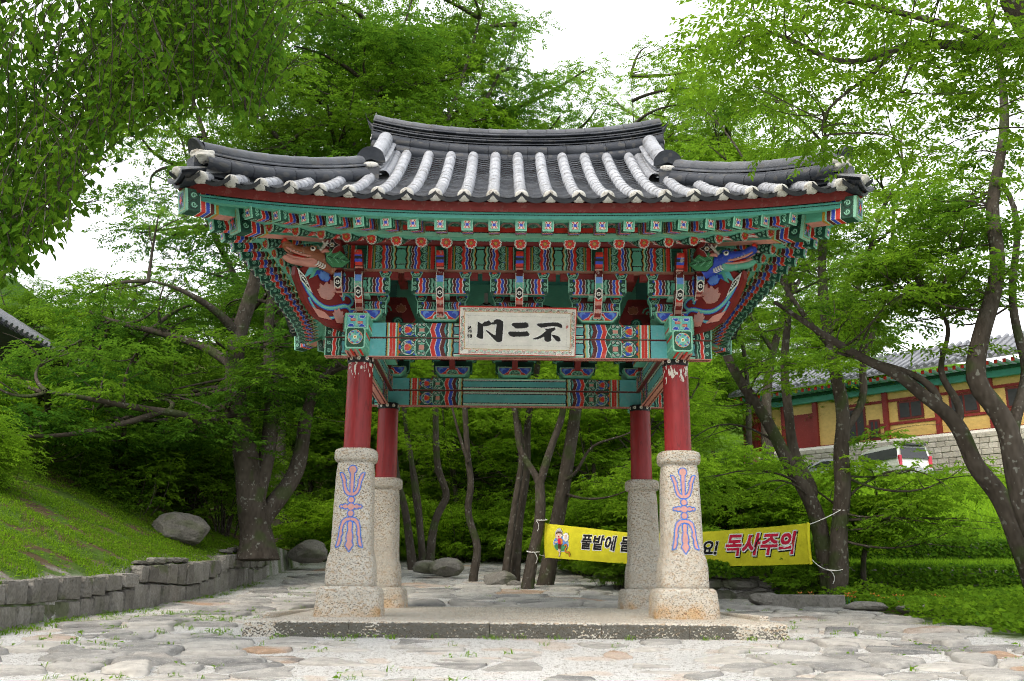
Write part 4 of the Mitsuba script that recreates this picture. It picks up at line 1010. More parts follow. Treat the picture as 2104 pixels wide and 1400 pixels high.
for sd in 'fbrl':
    ks = range(-10, 11) if sd in 'fb' else range(-9, 10)
    for kk in ks:
        q = kk*.268/2.95 if sd in 'fb' else kk*.262/2.62
        e = R_RND.at(sd, q); i = inner_xy(sd, np.array(q), R_RND.AX, R_RND.AY)
        put(f'{ROOF}__round_rafter', rafter(e, i), 'mat_paint', smooth=False)
    for kk in ks:
        q = kk*.283/3.42 if sd in 'fb' else kk*.278/2.99
        if abs(q) > .86: q *= 1.02
        e = R_FLY.at(sd, q); g = inner_xy(sd, np.array(q), R_FLY.AX, R_FLY.AY); g[2] = 4.05; dd = g-e; dd[2] = 0; dd /= np.linalg.norm(dd)
        i = e+dd*.62+[0, 0, .125]
        put(f'{ROOF}__square_rafter', fly(e, i), 'mat_paint', smooth=False)
# blind arches painted on the boards between the middle rafters
m = Mb()
for kk in range(-6, 6):
    x = (kk+.5)*.283; A = Art(); a = np.linspace(0, np.pi, 14)
    for r, c in ((1, P_white), (.95, P_pink), (.74, P_white), (.70, P_dkgreen), (.58, P_mint), (.54, P_dkgreen)): A.poly(np.stack([.088*r*np.cos(a), .075*r*np.sin(a)], 1), c, (1-r)*9)
    for sg in (-1, 1): A.spiral(sg*.018, .018, .016, .007, P_mint, 6, 1.2, sg)
    m.quads([[[x-.09, -2.435, 4.02], [x+.09, -2.435, 4.02], [x+.09, -2.435, 4.10], [x-.09, -2.435, 4.10]]], P_jade)
    m.art(A, [x, -2.436, 4.02], X_, Z_, -Y_, .001)
put(f'{ROOF}__blind_arch', m, 'mat_paint', smooth=False)
# corner beams
DIA = Art(); DIA.rect(-.085, -.13, .085, .13, P_mint); DIA.rect(-.072, -.117, .072, .117, P_ochre, 1); DIA.rect(-.066, -.111, .066, .111, P_jade, 2); DIA.rect(-.050, -.09, .050, .09, P_dkgreen, 3)
for sx in (-1, 1):
    for sy in (-1, 1): DIA.strip([(sx*.012, sy*.02), (sx*.045, sy*.082)], .017, P_white, 4); DIA.strip([(sx*.012, sy*.02), (sx*.044, sy*.080)], .011, P_blue, 5)
DIA.rect(-.030, -.013, .030, .013, P_red, 6); DIA.rect(-.011, -.045, .011, .045, P_red, 6)
for sx in (-1, 1):
    for sy in (-1, 1):
        for lev, (p0, p1, w, h) in enumerate((((1.55, 1.25, 4.36), (3.03, 2.70, 3.965), .085, .125), ((2.3, 2.05, 4.22), (3.47, 3.05, 4.055), .085, .115))):
            a, b = np.array(p0)*[sx, sy, 1], np.array(p1)*[sx, sy, 1]; ax = (a-b)/np.linalg.norm(a-b); s_ = np.cross(ax, Z_); s_ /= np.linalg.norm(s_); up = np.cross(s_, ax)
            m = Mb(); seq = [0, .03, .16, .168, .215, .222, .262, .270, .31, .33, .36, np.linalg.norm(a-b)]; cs = [P_mint, P_dkgreen, P_white, P_red, P_white, P_blue, P_white, P_brown, P_mint, P_ochre, P_jade]
            for t0, t1, c in zip(seq[:-1], seq[1:], cs):
                r0, r1 = b+ax*t0, b+ax*t1
                P8 = [q+s_*u*w+up*v*h for v in (-1, 1) for q, u in ((r0, -1), (r0, 1), (r1, -1), (r1, 1))]
                m.hexa([P8[0], P8[1], P8[2], P8[3], P8[4], P8[5], P8[6], P8[7]], [c, c, c, c, P_pink if c == P_jade else c, c], .1, faces=(0, 1, 2, 4, 5))
            m.art(DIA.moved(0, 0, 1, h/.13), b, np.cross(up, -ax), up, -ax, .0014, .15)
            for u in (-1, 1):
                A = Art(); scroll(A, .09, .045, .04, 0); scroll(A, .09, -.05, .04, 0, P_mint, -1); m.art(A, b+s_*u*w, ax, up, s_*u, .0015)
            put(f'{ROOF}__corner_beam', m, 'mat_paint', smooth=False)

# ---- tiles
def h_of(t): return .44*t+.066*t*t
def surf(x, y, main=False):
    """height of the tiled surface"""
    ax, ay = np.abs(x), np.abs(y)
    tf = 2.93+.22*np.minimum(ax/3.58, 1.05)**3-ay; ts = 3.34+.24*np.minimum(ay/3.15, 1.05)**3-ax
    lf, ls = .12*np.minimum(ax/3.58, 1.05)**2.5, .12*np.minimum(ay/3.15, 1.05)**2.5
    f = np.where(main, tf, np.minimum(tf, ts))
    use = (tf <= ts) | main
    l = np.where(use, lf, ls)
    return 4.135+l*np.clip(1-f/3., 0, 1)+h_of(np.maximum(f, -.1))
XR = 1.86           # gable plane
ROWS = []           # (path points from eave upwards, lateral direction)
def row_path(sd, u):
    """cover-tile row at lateral position u: points every ~.02 m from the eave to the ridge, hip or gable"""
    if sd in 'fb':
        y0 = 2.93+.22*(abs(u)/3.58)**3; top = .20 if abs(u) < XR else None
        ys = np.linspace(y0, .2, 220)
        if top is None:
            ts = 3.34+.24*(np.minimum(ys/3.15, 1))**3-abs(u); tf = y0-ys; ys = ys[tf <= ts-.02]
        p = np.stack([np.full_like(ys, u), -ys, surf(np.full_like(ys, u), ys, abs(u) < XR)], 1)
        return p if sd == 'f' else p*[-1, -1, 1]
    x0 = 3.34+.24*(abs(u)/3.15)**3; xs = np.linspace(x0, XR-.02, 160)
    tf = 2.93+.22*(np.minimum(xs/3.58, 1))**3-abs(u); ts = x0-xs; xs = xs[ts <= tf-.02]
    p = np.stack([xs, np.full_like(xs, u), surf(xs, np.full_like(xs, u))], 1)
    return p if sd == 'r' else p*[-1, -1, 1]
def resample(p, step):
    d = np.concatenate([[0], np.cumsum(np.linalg.norm(np.diff(p, axis=0), axis=1))])
    n = max(1, int(round(d[-1]/step))); t = np.linspace(0, d[-1], n+1)
    return np.stack([np.interp(t, d, p[:, k]) for k in range(3)], 1)
def up_of(p, lat):
    t = np.gradient(p, axis=0); t /= np.linalg.norm(t, axis=1, keepdims=True); n = np.cross(lat, t)
    n /= np.linalg.norm(n, axis=1, keepdims=True); return n*np.sign(n[:, 2:])
rng = np.random.default_rng(3)
n_cover, n_pan, rest_c, rest_p, n_cap = 0, 0, Mb(), Mb(), 0
def half_tube(p0, p1, n0, n1, lat, r0, r1, tone, base=.0, n=9, ext=.35):
    a = np.linspace(-np.pi/2-ext, np.pi/2+ext, n); m = Mb()
    ring = lambda p, nn, r: p+nn*base+r*(np.sin(a)[:, None]*lat+np.cos(a)[:, None]*nn)
    m.loft([ring(p0, n0, r0-.016), ring(p0, n0, r0), ring(p1, n1, r1)], 0, 0., caps=False, close=False)
    V, F, U = m.mesh(); U[:, 0] = .5+tone
    m = Mb(); m.V, m.F, m.U, m.n = [V], [F], [U], len(V)
    return m
def cap_disc(p, nn, lat, tdir, r):
    """lime plaster that closes the lowest cover tile"""
    m = Mb(); a = np.linspace(0, 2*np.pi, 18, endpoint=False); o = -tdir; rings = []
    notch = lambda aa, rr: rr*(1-.22*np.exp(-((aa-np.pi)/.42)**2))
    for k, (f, d) in enumerate(((1.02, -.03), (1.03, .012), (.93, .030), (.6, .040), (.05, .043))):
        rr = notch(a, r*f); rings.append(p+o*d+rr[:, None]*(np.sin(a)[:, None]*lat+np.cos(a)[:, None]*nn))
    m.loft(rings, 0, 0., caps=False)
    return m
for sd in 'frlb':
    lim = 11 if sd in 'fb' else 10
    lat = {'f': X_, 'b': -X_, 'r': Y_, 'l': -Y_}[sd]
    for kk in range(-lim, lim+1):
        u = kk*.2975
        if sd in 'fb' and XR-.20 < abs(u) < XR+.14: pass
        p = row_path(sd, u)
        if len(p) < 6: continue
        q = resample(p, .24); nn = up_of(p, lat); idx = [np.argmin(np.linalg.norm(p-z, axis=1)) for z in q]; nq = nn[idx]
        q = q+nq*.052
        for j in range(len(q)-1):
            tone = .80+.16*rng.random()-.10*(j > len(q)-3)
            mt = half_tube(q[j], q[j+1], nq[j], nq[j+1], lat, .074, .066, tone)
            if sd == 'f' or (sd in 'rl' and j < 2 and n_cover < 290): put(f'{ROOF}__cover_tile', mt, 'mat_tile'); n_cover += 1
            else: rest_c.join(mt)
        t0 = (q[1]-q[0])/np.linalg.norm(q[1]-q[0]); mt = cap_disc(q[0], nq[0], lat, t0, .071)
        if sd != 'b': put(f'{ROOF}__plaster_cap', mt, 'mat_plaster')
        else: back_caps = back_caps.join(mt) if kk > -lim else Mb().join(mt)
    for kk in range(-lim-1, lim+1):
        u = (kk+.5)*.2975
        p = row_path(sd, u)
        if len(p) < 4: continue
        q = resample(p, .108); nn = up_of(p, lat); idx = [np.argmin(np.linalg.norm(p-z, axis=1)) for z in q]; nq = nn[idx]
        w = .155; uu = np.linspace(-1, 1, 9); sag = .070*(uu**2-1)+.078
        for j in range(len(q)-1):
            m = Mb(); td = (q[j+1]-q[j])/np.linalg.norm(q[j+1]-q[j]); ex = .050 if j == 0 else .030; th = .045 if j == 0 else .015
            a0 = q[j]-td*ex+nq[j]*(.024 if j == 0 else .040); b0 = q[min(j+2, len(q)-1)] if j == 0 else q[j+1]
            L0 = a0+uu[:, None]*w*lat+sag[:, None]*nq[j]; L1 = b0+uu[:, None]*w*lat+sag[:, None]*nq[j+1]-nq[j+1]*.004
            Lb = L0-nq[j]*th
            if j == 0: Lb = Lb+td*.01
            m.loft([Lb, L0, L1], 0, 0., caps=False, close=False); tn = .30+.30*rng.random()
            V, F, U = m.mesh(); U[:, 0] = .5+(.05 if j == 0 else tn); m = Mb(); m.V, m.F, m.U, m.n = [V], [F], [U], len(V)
            if j == 0:
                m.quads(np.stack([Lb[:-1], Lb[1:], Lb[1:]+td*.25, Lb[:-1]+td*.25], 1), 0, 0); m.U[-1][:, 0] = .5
            if (sd == 'f' and j < 11) or (sd in 'lr' and j == 0): put(f'{ROOF}__pan_tile', m, 'mat_tile', smooth=False); n_pan += 1
            else: rest_p.join(m)
print('tiles', n_cover, n_pan)
tag(put(f'{ROOF}__cover_tile', rest_c, 'mat_tile'), kind='stuff')
tag(put(f'{ROOF}__pan_tile', rest_p, 'mat_tile', smooth=False), kind='stuff')
tag(put(f'{ROOF}__plaster_cap', back_caps, 'mat_plaster'), kind='stuff')
# boarding under the tiles
m = Mb(); gx, gy = np.linspace(-3.55, 3.55, 61), np.linspace(-3.12, 3.12, 61)
GX, GY = np.meshgrid(gx, gy, indexing='ij'); GX, GY = GX/3.55*(3.25+.24*np.abs(GY/3.15)**3), GY/3.12*(2.86+.22*np.abs(GX/3.58)**3); GZ = surf(GX, GY, np.abs(GX) < XR)-.035
GZ = np.where((np.abs(GY) < .35) & (np.abs(GX) < XR), np.minimum(GZ, 5.9), GZ)
V = np.stack([GX, GY, GZ], -1).reshape(-1, 3); i, j = np.meshgrid(np.arange(60), np.arange(60), indexing='ij'); b = (i*61+j).ravel()
m.add(V, np.stack([b, b+61, b+62, b+1], 1), P_brown); put(f'{ROOF}__sheathing', m, 'mat_paint', smooth=False)
# gable walls
for sx in (-1, 1):
    m = Mb(); ys = np.linspace(-1.5, 1.5, 25); top = surf(np.zeros(25), ys, True)-.02
    m.prism(Polygon([(-1.5, 4.75), (1.5, 4.75)]+[(y, z) for y, z in zip(ys[::-1], top[::-1])]), [sx*(XR-.06), 0, 0], Y_, Z_, X_*sx, .04, P_brown)
    for y in np.linspace(-1.2, 1.2, 9): m.box([sx*(XR-.02)-.012, y-.012, 4.8], [sx*(XR-.02)+.012, y+.012, float(surf(np.array(0.), np.array(y), True))-.1], P_maroon)
    k = put(f'{ROOF}__gable_board', m, 'mat_paint', smooth=False)
    for s in (-1, 1):
        yy = np.linspace(.05, 1.55, 14); zz = surf(np.zeros(14), yy, True); m = Mb()
        a = np.stack([np.full(14, sx*(XR+.08)), s*yy, zz-.02], 1); b = a-[0, 0, .26]
        ribbon(m, a, b, P_maroon, .1); ribbon(m, a-[sx*.05, 0, 0], b-[sx*.05, 0, 0], P_maroon); ribbon(m, b, b-[sx*.05, 0, 0], P_maroon)
        put(f'{ROOF}__barge_board', m, 'mat_paint', smooth=False)

# ---- ridges: stacked thin tiles under a line of half tubes
def stack(name, path, side, layers, w, dz=.036, tube_r=.085, seg=.30, tone=.16, extra=None, foot=None):
    """path: points along the ridge's foot; side: sideways directions (n,3)"""
    d = np.concatenate([[0], np.cumsum(np.linalg.norm(np.diff(path, axis=0), axis=1))]); Lg = d[-1]
    at = lambda t: np.stack([np.interp(t, d, path[:, k]) for k in range(3)], -1)
    sat = lambda t: np.stack([np.interp(t, d, side[:, k]) for k in range(3)], -1)
    z = 0.
    if foot:   # one or two lines of tubes at the foot, on both faces
        for fr, fz, fo in foot:
            n = max(2, int(round(Lg/seg))); e = np.linspace(0, Lg, n+1)
            for s in (-1, 1):
                for a, b in zip(e[:-1], e[1:]):
                    t = np.linspace(a+.003, b-.003, 4); p = at(t)+s*fo*sat(t)+[0, 0, fz]
                    up = s*sat(t)[0]*.8+Z_*.6
                    m = Mb().tube(p, fr, 0, 9, arc=(-1.9, 1.9), up=up, caps=False); V, F, U = m.mesh(); U[:, 0] = .5+max(0, tone-.04)+.06*rng.random(); put(f'{ROOF}__ridge_tile', (V, F, U), 'mat_tile')
            z = max(z, fz+fr*.55)
    for L in range(layers):
        ww = w*(1-.03*L)+.022*(L % 2); n = max(2, int(round(Lg/(seg*1.15)))); off = (L*.37 % 1)*seg
        e = np.unique(np.clip(np.concatenate([[0], np.arange(off, Lg, Lg/n), [Lg]]), 0, Lg)); e = e[np.concatenate([[True], np.diff(e) > .05])]
        for a, b in zip(e[:-1], e[1:]):
            t = np.linspace(a+.002, b-.002, 4); p, sv = at(t)+[0, 0, z], sat(t); jz = .004*rng.random(); tl = .010
            c = [p-sv*ww+[0, 0, jz-tl], p-sv*ww*.8+[0, 0, jz+.010], p+sv*ww*.8+[0, 0, jz+.010], p+sv*ww+[0, 0, jz-tl], p+sv*ww+[0, 0, jz-tl-.012], p-sv*ww+[0, 0, jz-tl-.012]]
            R = np.stack(c, 1); m = Mb().loft(R, 0); V, F, U = m.mesh(); U[:, 0] = .5+tone+.16*rng.random(); put(f'{ROOF}__ridge_tile', (V, F, U), 'mat_tile', smooth=False)
        z += dz
    n = max(2, int(round(Lg/seg))); e = np.linspace(0, Lg, n+1)
    for a, b in zip(e[:-1], e[1:]):
        t = np.linspace(a, b-.004, 4); p = at(t)+[0, 0, z+.012]
        m = Mb().tube(p, np.linspace(tube_r*1.04, tube_r*.97, 4), 0, 11, arc=(-1.85, 1.85), up=Z_, caps=False); V, F, U = m.mesh(); U[:, 0] = .5+tone+.12+.12*rng.random(); put(f'{ROOF}__ridge_tile', (V, F, U), 'mat_tile')
    # solid clay core
    t = np.linspace(0.02, Lg-.02, 20); p, sv = at(t), sat(t)
    R = np.stack([p-sv*w*.62-[0, 0, .12], p-sv*w*.62+[0, 0, z], p+sv*w*.62+[0, 0, z], p+sv*w*.62-[0, 0, .12]], 1)
    m = Mb().loft(R, 0); V, F, U = m.mesh(); U[:, 0] = .52; put(f'{ROOF}__ridge_core', (V, F, U), 'mat_tile', smooth=False)
    return z
# main ridge, its ends swept up
tt = np.linspace(-1, 1, 41); rx = 1.97*tt
rz = 5.80+.20*np.abs(tt)**2.4
main = np.stack([rx, np.zeros(41), rz], 1); sv = np.tile(Y_, (41, 1))
zt = stack('main', main, sv, 6, .17, .044, .085, .262, .03, foot=((.092, .02, .185), (.092, .16, .145)))
def blob(c, r, seed, name='plaster_daub', par=None, lump=.35):
    s_ = trimesh.creation.icosphere(subdivisions=3); v = s_.vertices; v = v*(1+lump*(nz(v+seed*7.1, 2.3, seed)[:, None]-.5))*np.asarray(r)
    return put(f'{ROOF}__{name}', Mb().add(v+np.asarray(c), s_.faces), 'mat_plaster')
def end_tile(c, d, up, r, hgt, name='end_tile', lean=.35):
    """the decorated tile that closes a ridge: a drooping fan-shaped plate"""
    d = np.asarray(d, float); d = d/np.linalg.norm(d); u = np.cross(d, up); u /= np.linalg.norm(u); up = np.cross(u, d)
    a = np.linspace(np.pi*-.05, np.pi*1.05, 19); rr = r*(1+.05*np.abs(np.sin(a*4.5)))
    poly = Polygon(list(zip(rr*np.cos(a), hgt*np.sin(a)))+[(-r*.82, -.03), (0, .015), (r*.82, -.03)]).buffer(0)
    n = up*math.sin(lean)*-1+d*math.cos(lean); v = up*math.cos(lean)+d*math.sin(lean)
    m = Mb().prism(poly, c, u, v, n, .035, 0); V, F, U = m.mesh(); U[:, 0] = .53
    m = Mb(); m.V, m.F, m.U, m.n = [V], [F], [U], len(V)
    return put(f'{ROOF}__{name}', m, 'mat_tile', smooth=False)
for sx in (-1, 1):
    e = np.array([sx*1.97, 0, 6.0])
    # upswept horn at the ridge end
    m = Mb(); pts = np.array([[sx*1.86, 0, 6.34], [sx*1.98, 0, 6.38], [sx*2.05, 0, 6.47], [sx*2.09, 0, 6.60]])
    R = [[[p[0], -w, p[2]-h], [p[0], w, p[2]-h], [p[0]+sx*.02, w*.8, p[2]+h*.6], [p[0]+sx*.02, -w*.8, p[2]+h*.6]] for p, w, h in zip(pts, (.12, .11, .075, .02), (.06, .06, .05, .02))]
    m.loft(R, 0); V, F, U = m.mesh(); U[:, 0] = .56; put(f'{ROOF}__end_tile', (V, F, U), 'mat_tile')
    m = Mb().box([sx*1.97-.02, -.13, 5.75], [sx*1.97+.02, .13, 6.34], 0); V, F, U = m.mesh(); U[:, 0] = .54; put(f'{ROOF}__end_tile', (V, F, U), 'mat_tile', smooth=False)
    blob([sx*1.92, -.15, 6.15], (.075, .05, .08), 3+sx); blob([sx*1.84, -.25, 6.03], (.05, .06, .08), 6+sx); blob([sx*1.93, .16, 6.12], (.085, .10, .13), 9+sx)
    for sy in (-1, 1):
        # descending ridge along the gable
        yy = np.linspace(.22, 1.52, 16); xx = sx*(1.78+.0*yy); zz = surf(np.zeros(16), yy, True)
        path = np.stack([xx, sy*yy, zz+.03+.06*((yy-.22)/1.3)**3], 1); sv = np.tile(X_, (16, 1))
        zt = stack('desc', path, sv, 4, .135, .046, .095, .26, .55, foot=((.075, .03, .155),))
        pe = path[-1]
        end_tile(pe+[0, sy*.0, zt-.02], [0, sy, 0], Z_, .165, .165, lean=.25)
        m = Mb().box([-.105, -.03, -.05], [.105, .02, .13], 0, at=pe+[0, sy*.0, .02]); V, F, U = m.mesh(); U[:, 0] = .55; put(f'{ROOF}__end_tile', (V, F, U), 'mat_tile', smooth=False)
        a = np.linspace(0, np.pi*2, 20, endpoint=False); ctr = pe+[0, sy*.035, .168]
        R = [ctr+np.stack([k*.095*np.cos(a), np.full(20, sy*o), k*.038*np.sin(a)], 1) for k, o in ((1, -.03), (1, .0), (.8, .012), (.1, .016))]
        put(f'{ROOF}__plaster_daub', Mb().loft(R, 0, .0, caps=False), 'mat_plaster')
        # hip ridge to the corner
        ux = np.linspace(0, 1, 26); hx = 1.90+(3.36-1.90)*ux
        hy = np.array([next(y for y in np.linspace(.6, 3.3, 2701) if (2.93+.22*(x/3.58)**3-y) <= (3.34+.24*min(y/3.15, 1.05)**3-x)) for x in hx])
        hz = surf(hx, hy)+.08+.11*ux**2.2
        path = np.stack([sx*hx, sy*hy, hz], 1); tg = np.gradient(path, axis=0); sv = np.cross(tg, Z_); sv /= np.linalg.norm(sv, axis=1, keepdims=True)
        zt = stack('hip', path, sv, 3, .125, .046, .082, .27, .05, foot=((.075, -.01, .12),))
        pe, d = path[-1], tg[-1]/np.linalg.norm(tg[-1])
        end_tile(pe+[0, 0, zt-.02]+d*.02, d*[1, 1, .2], Z_, .125, .150, lean=.55)
        blob(pe+[-sx*.05, sy*.05, .07], (.12, .085, .075), 13+sx*2+sy, lump=.5); blob(pe+d*.03+[0, 0, .11], (.075, .075, .05), 17+sx*2+sy)
        m = Mb().box([-.08, -.05, -.06], [.08, .05, .08], 0, at=pe+d*.05+[0, 0, -.02], R=np.array([[d[1], d[0], 0], [-d[0], d[1], 0], [0, 0, 1]])); V, F, U = m.mesh(); U[:, 0] = .53; put(f'{ROOF}__end_tile', (V, F, U), 'mat_tile', smooth=False)
        # the corner's own cover tile and drooping pan tile
        c0 = R_TILE.at('f', .975)*[sx, -sy, 1]; dd = np.array([sx*.72, sy*.69, 0]); lat = np.cross(Z_, dd)
        q0, q1 = c0+[0, 0, .085]+dd*.02, c0-dd*.45+[0, 0, .24]; nn_ = np.cross(lat, q1-q0); nn_ /= np.linalg.norm(nn_); nn_ *= np.sign(nn_[2])
        put(f'{ROOF}__cover_tile', half_tube(q0, q1, nn_, nn_, lat, .074, .070, .45), 'mat_tile'); put(f'{ROOF}__plaster_cap', cap_disc(q0, nn_, lat, (q1-q0)/np.linalg.norm(q1-q0), .071), 'mat_plaster')
        for w_, zz_, o_ in ((.16, .0, .0), (.13, -.035, -.05)):
            uu = np.linspace(-1, 1, 9); L0 = c0+dd*(o_+.05)+uu[:, None]*w_*lat+(.07*uu**2+.0+zz_)[:, None]*Z_; L1 = L0-dd*.26+[0, 0, .10]
            m = Mb().loft([L0-[0, 0, .035], L0, L1, L1-[0, 0, .03]], 0, close=False, caps=False); m.quads(np.stack([L0[:-1]-[0, 0, .035], L0[1:]-[0, 0, .035], L1[1:]-[0, 0, .035], L1[:-1]-[0, 0, .035]], 1), 0); V, F, U = m.mesh(); U[:, 0] = .53; put(f'{ROOF}__pan_tile', (V, F, U), 'mat_tile', smooth=False)
# lead-dark verge tiles hanging below the side eaves' ends
tag(ROOF, 'grey tiled hip and gable roof with upswept ridges')
# ================================================================== NAME PLAQUE hung on the front beam
def glyphs_from(px, flat=False):
    """brush strokes traced as outlines, in plaque units: x from -.5 to .5 of the width, y up"""
    return [Polygon([((x-655)/1075*1.30, -(y-288)/355*.40) for x, y in q]).buffer(.006).buffer(-.003) for q in px]
STROKES = [[(287, 205), (330, 230), (334, 300), (332, 372), (300, 368), (278, 350), (284, 320)],
           [(325, 228), (350, 200), (362, 205), (375, 193), (388, 190), (398, 205), (410, 210), (430, 208), (440, 185), (460, 175), (490, 178), (518, 198), (518, 230), (515, 330), (510, 390), (490, 402), (465, 398), (440, 375), (400, 330), (372, 300), (360, 288), (385, 298), (420, 325), (452, 340), (455, 300), (462, 215), (440, 225), (410, 222), (395, 235), (365, 242), (340, 245), (328, 240)],
           [(600, 225), (612, 210), (640, 208), (700, 205), (735, 200), (750, 215), (757, 238), (735, 252), (690, 258), (640, 262), (620, 245)],
           [(570, 310), (585, 295), (640, 297), (700, 298), (745, 290), (765, 318), (755, 335), (715, 340), (650, 342), (615, 346), (585, 335)],
           [(833, 222), (845, 210), (880, 208), (930, 202), (980, 197), (1030, 198), (1060, 212), (1070, 240), (1058, 247), (1040, 238), (990, 228), (940, 235), (880, 248), (862, 242)],
           [(905, 258), (930, 262), (960, 258), (1000, 245), (1005, 265), (985, 280), (968, 290), (965, 330), (968, 375), (950, 388), (920, 385), (908, 370), (905, 335), (870, 355), (840, 365), (808, 365), (805, 358), (835, 350), (870, 330), (915, 290), (925, 275)],
           [(972, 320), (1000, 322), (1035, 335), (1052, 355), (1055, 378), (1040, 385), (1020, 380), (1000, 355)]]
SMALL = [[(196, 252), (204, 252), (216, 262), (236, 268), (214, 268), (200, 262)], [(192, 272), (204, 262), (210, 276), (228, 282), (204, 280), (196, 284)], [(214, 248), (222, 248), (220, 262), (214, 262)],
         [(200, 292), (230, 290), (230, 312), (225, 312), (225, 296), (205, 298), (205, 310), (200, 310)], [(212, 302), (220, 302), (216, 316)],
         [(192, 332), (210, 332), (210, 336), (196, 336), (196, 358), (208, 358), (208, 362), (192, 362)], [(214, 332), (232, 332), (232, 362), (214, 362), (214, 358), (228, 358), (228, 348), (216, 348), (216, 344), (228, 344), (228, 336), (214, 336)], [(198, 342), (208, 342), (208, 352), (198, 352)]]
PLQ = 'name_plaque'
tag(PLQ, 'white wooden name plaque with three black brush characters on the front beam', 'plaque')
tl, bl = np.array([-.015, -1.865, 3.305]), np.array([-.015, -1.665, 2.800])
pv = (tl-bl); PHT = np.linalg.norm(pv); pv /= PHT; pn = np.cross(X_, pv); rot = -.010
pu = X_*math.cos(rot)+pv*math.sin(rot); pv = np.cross(pn, pu); PC = (tl+bl)/2
W2, H2 = .655, PHT/2
def pq(name, mb, **k): return put(f'{PLQ}__{name}', mb, 'mat_paint', smooth=False, **k)
m = Mb(); m.prism(Polygon([(-W2+.05, -H2+.05), (W2-.05, -H2+.05), (W2-.05, H2-.05), (-W2+.05, H2-.05)]), PC-pn*.02, pu, pv, pn, .018, P_cream, w=.12)
A = Art()
for x0, y0, x1, y1 in ((-.555, -.165, .555, -.1625), (-.555, .1625, .555, .165), (-.555, -.165, -.5525, .165), (.5525, -.165, .555, .165)): A.rect(x0, y0, x1, y1, P_grey, 0)
for sx in (-1, 1):
    for sy in (-1, 1): A.strip([(sx*.555, sy*.165), (sx*.595, sy*.19)], .003, P_grey, 0)
m.art(A, PC-pn*.002, pu, pv, pn, .001, .1)
pq('panel', m)
# bevelled frame with a scroll border
for kx in range(4):
    m = Mb(); o, q = [(-W2, -H2), (W2, -H2), (W2, H2), (-W2, H2)], [(-W2+.062, -H2+.062), (W2-.062, -H2+.062), (W2-.062, H2-.062), (-W2+.062, H2-.062)]
    a, b, c, d = np.array(o[kx]), np.array(o[(kx+1) % 4]), np.array(q[(kx+1) % 4]), np.array(q[kx])
    P3 = lambda z, h: PC+pu*z[0]+pv*z[1]+pn*h
    for lo, hi, ca in (((a, b, .045), (a+(d-a)*.14, b+(c-b)*.14, .047), P_red), ((a+(d-a)*.14, b+(c-b)*.14, .045), (d+(a-d)*.10, c+(b-c)*.10, .006), P_cream), ((d+(a-d)*.10, c+(b-c)*.10, .006), (d, c, .0), P_ochre)):
        m.quads([[P3(lo[0], lo[2]), P3(lo[1], lo[2]), P3(hi[1], hi[2]), P3(hi[0], hi[2])]], ca, .15)
    m.quads([[P3(a, -.03), P3(b, -.03), P3(b, .045), P3(a, .045)]], P_red, .15)
    L = np.linalg.norm(b-a); dirv = (b-a)/L; nrm = (d-a)-dirv*np.dot(d-a, dirv); nl = np.linalg.norm(nrm); nrm /= nl
    u3 = pu*dirv[0]+pv*dirv[1]; w3 = (pu*nrm[0]+pv*nrm[1])*nl*.76+pn*(-.039); w3n = w3/np.linalg.norm(w3)
    A = Art(); n = int(L/.043)
    for i in range(2, n-1):
        x = (i+.5)*L/n; s_ = 1 if i % 2 else -1
        A.spiral(x, .032+.006*s_, .020, .0055, P_jade if i % 2 else P_dkgreen, 0, 1.2, s_, i); A.strip([(x-.02, .032-.020*s_), (x, .030-.012*s_), (x+.02, .034-.02*s_)], .006, P_red, 1)
        A.spiral(x+.012, .030-.012*s_, .010, .004, P_grey, 1, 1., -s_)
    m.art(A, P3(a+(d-a)*.14, .045)-u3*0, u3, w3n, np.cross(u3, w3n), .001, .1)
    pq('frame', m)
names = (0, 0, 1, 1, 2, 2, 2)
for ch in range(3):
    A = Art()
    for gi, g in zip(names, glyphs_from(STROKES)):
        if gi == ch: A.poly(g.buffer(.008), P_snow, 0); A.poly(g, P_ink, 1)
    m = Mb().art(A, PC, pu, pv, pn, .002, base=.001); pq('brush_character', m)
A = Art()
for g in glyphs_from(SMALL): A.poly(g.buffer(-.002), P_ink, 0)
A.spiral(.555, .06, .012, .005, P_red, 0, 1.2); A.spiral(.553, .045, .010, .005, P_red, 0, 1.)
pq('signature', Mb().art(A, PC, pu, pv, pn, .001, base=.002))
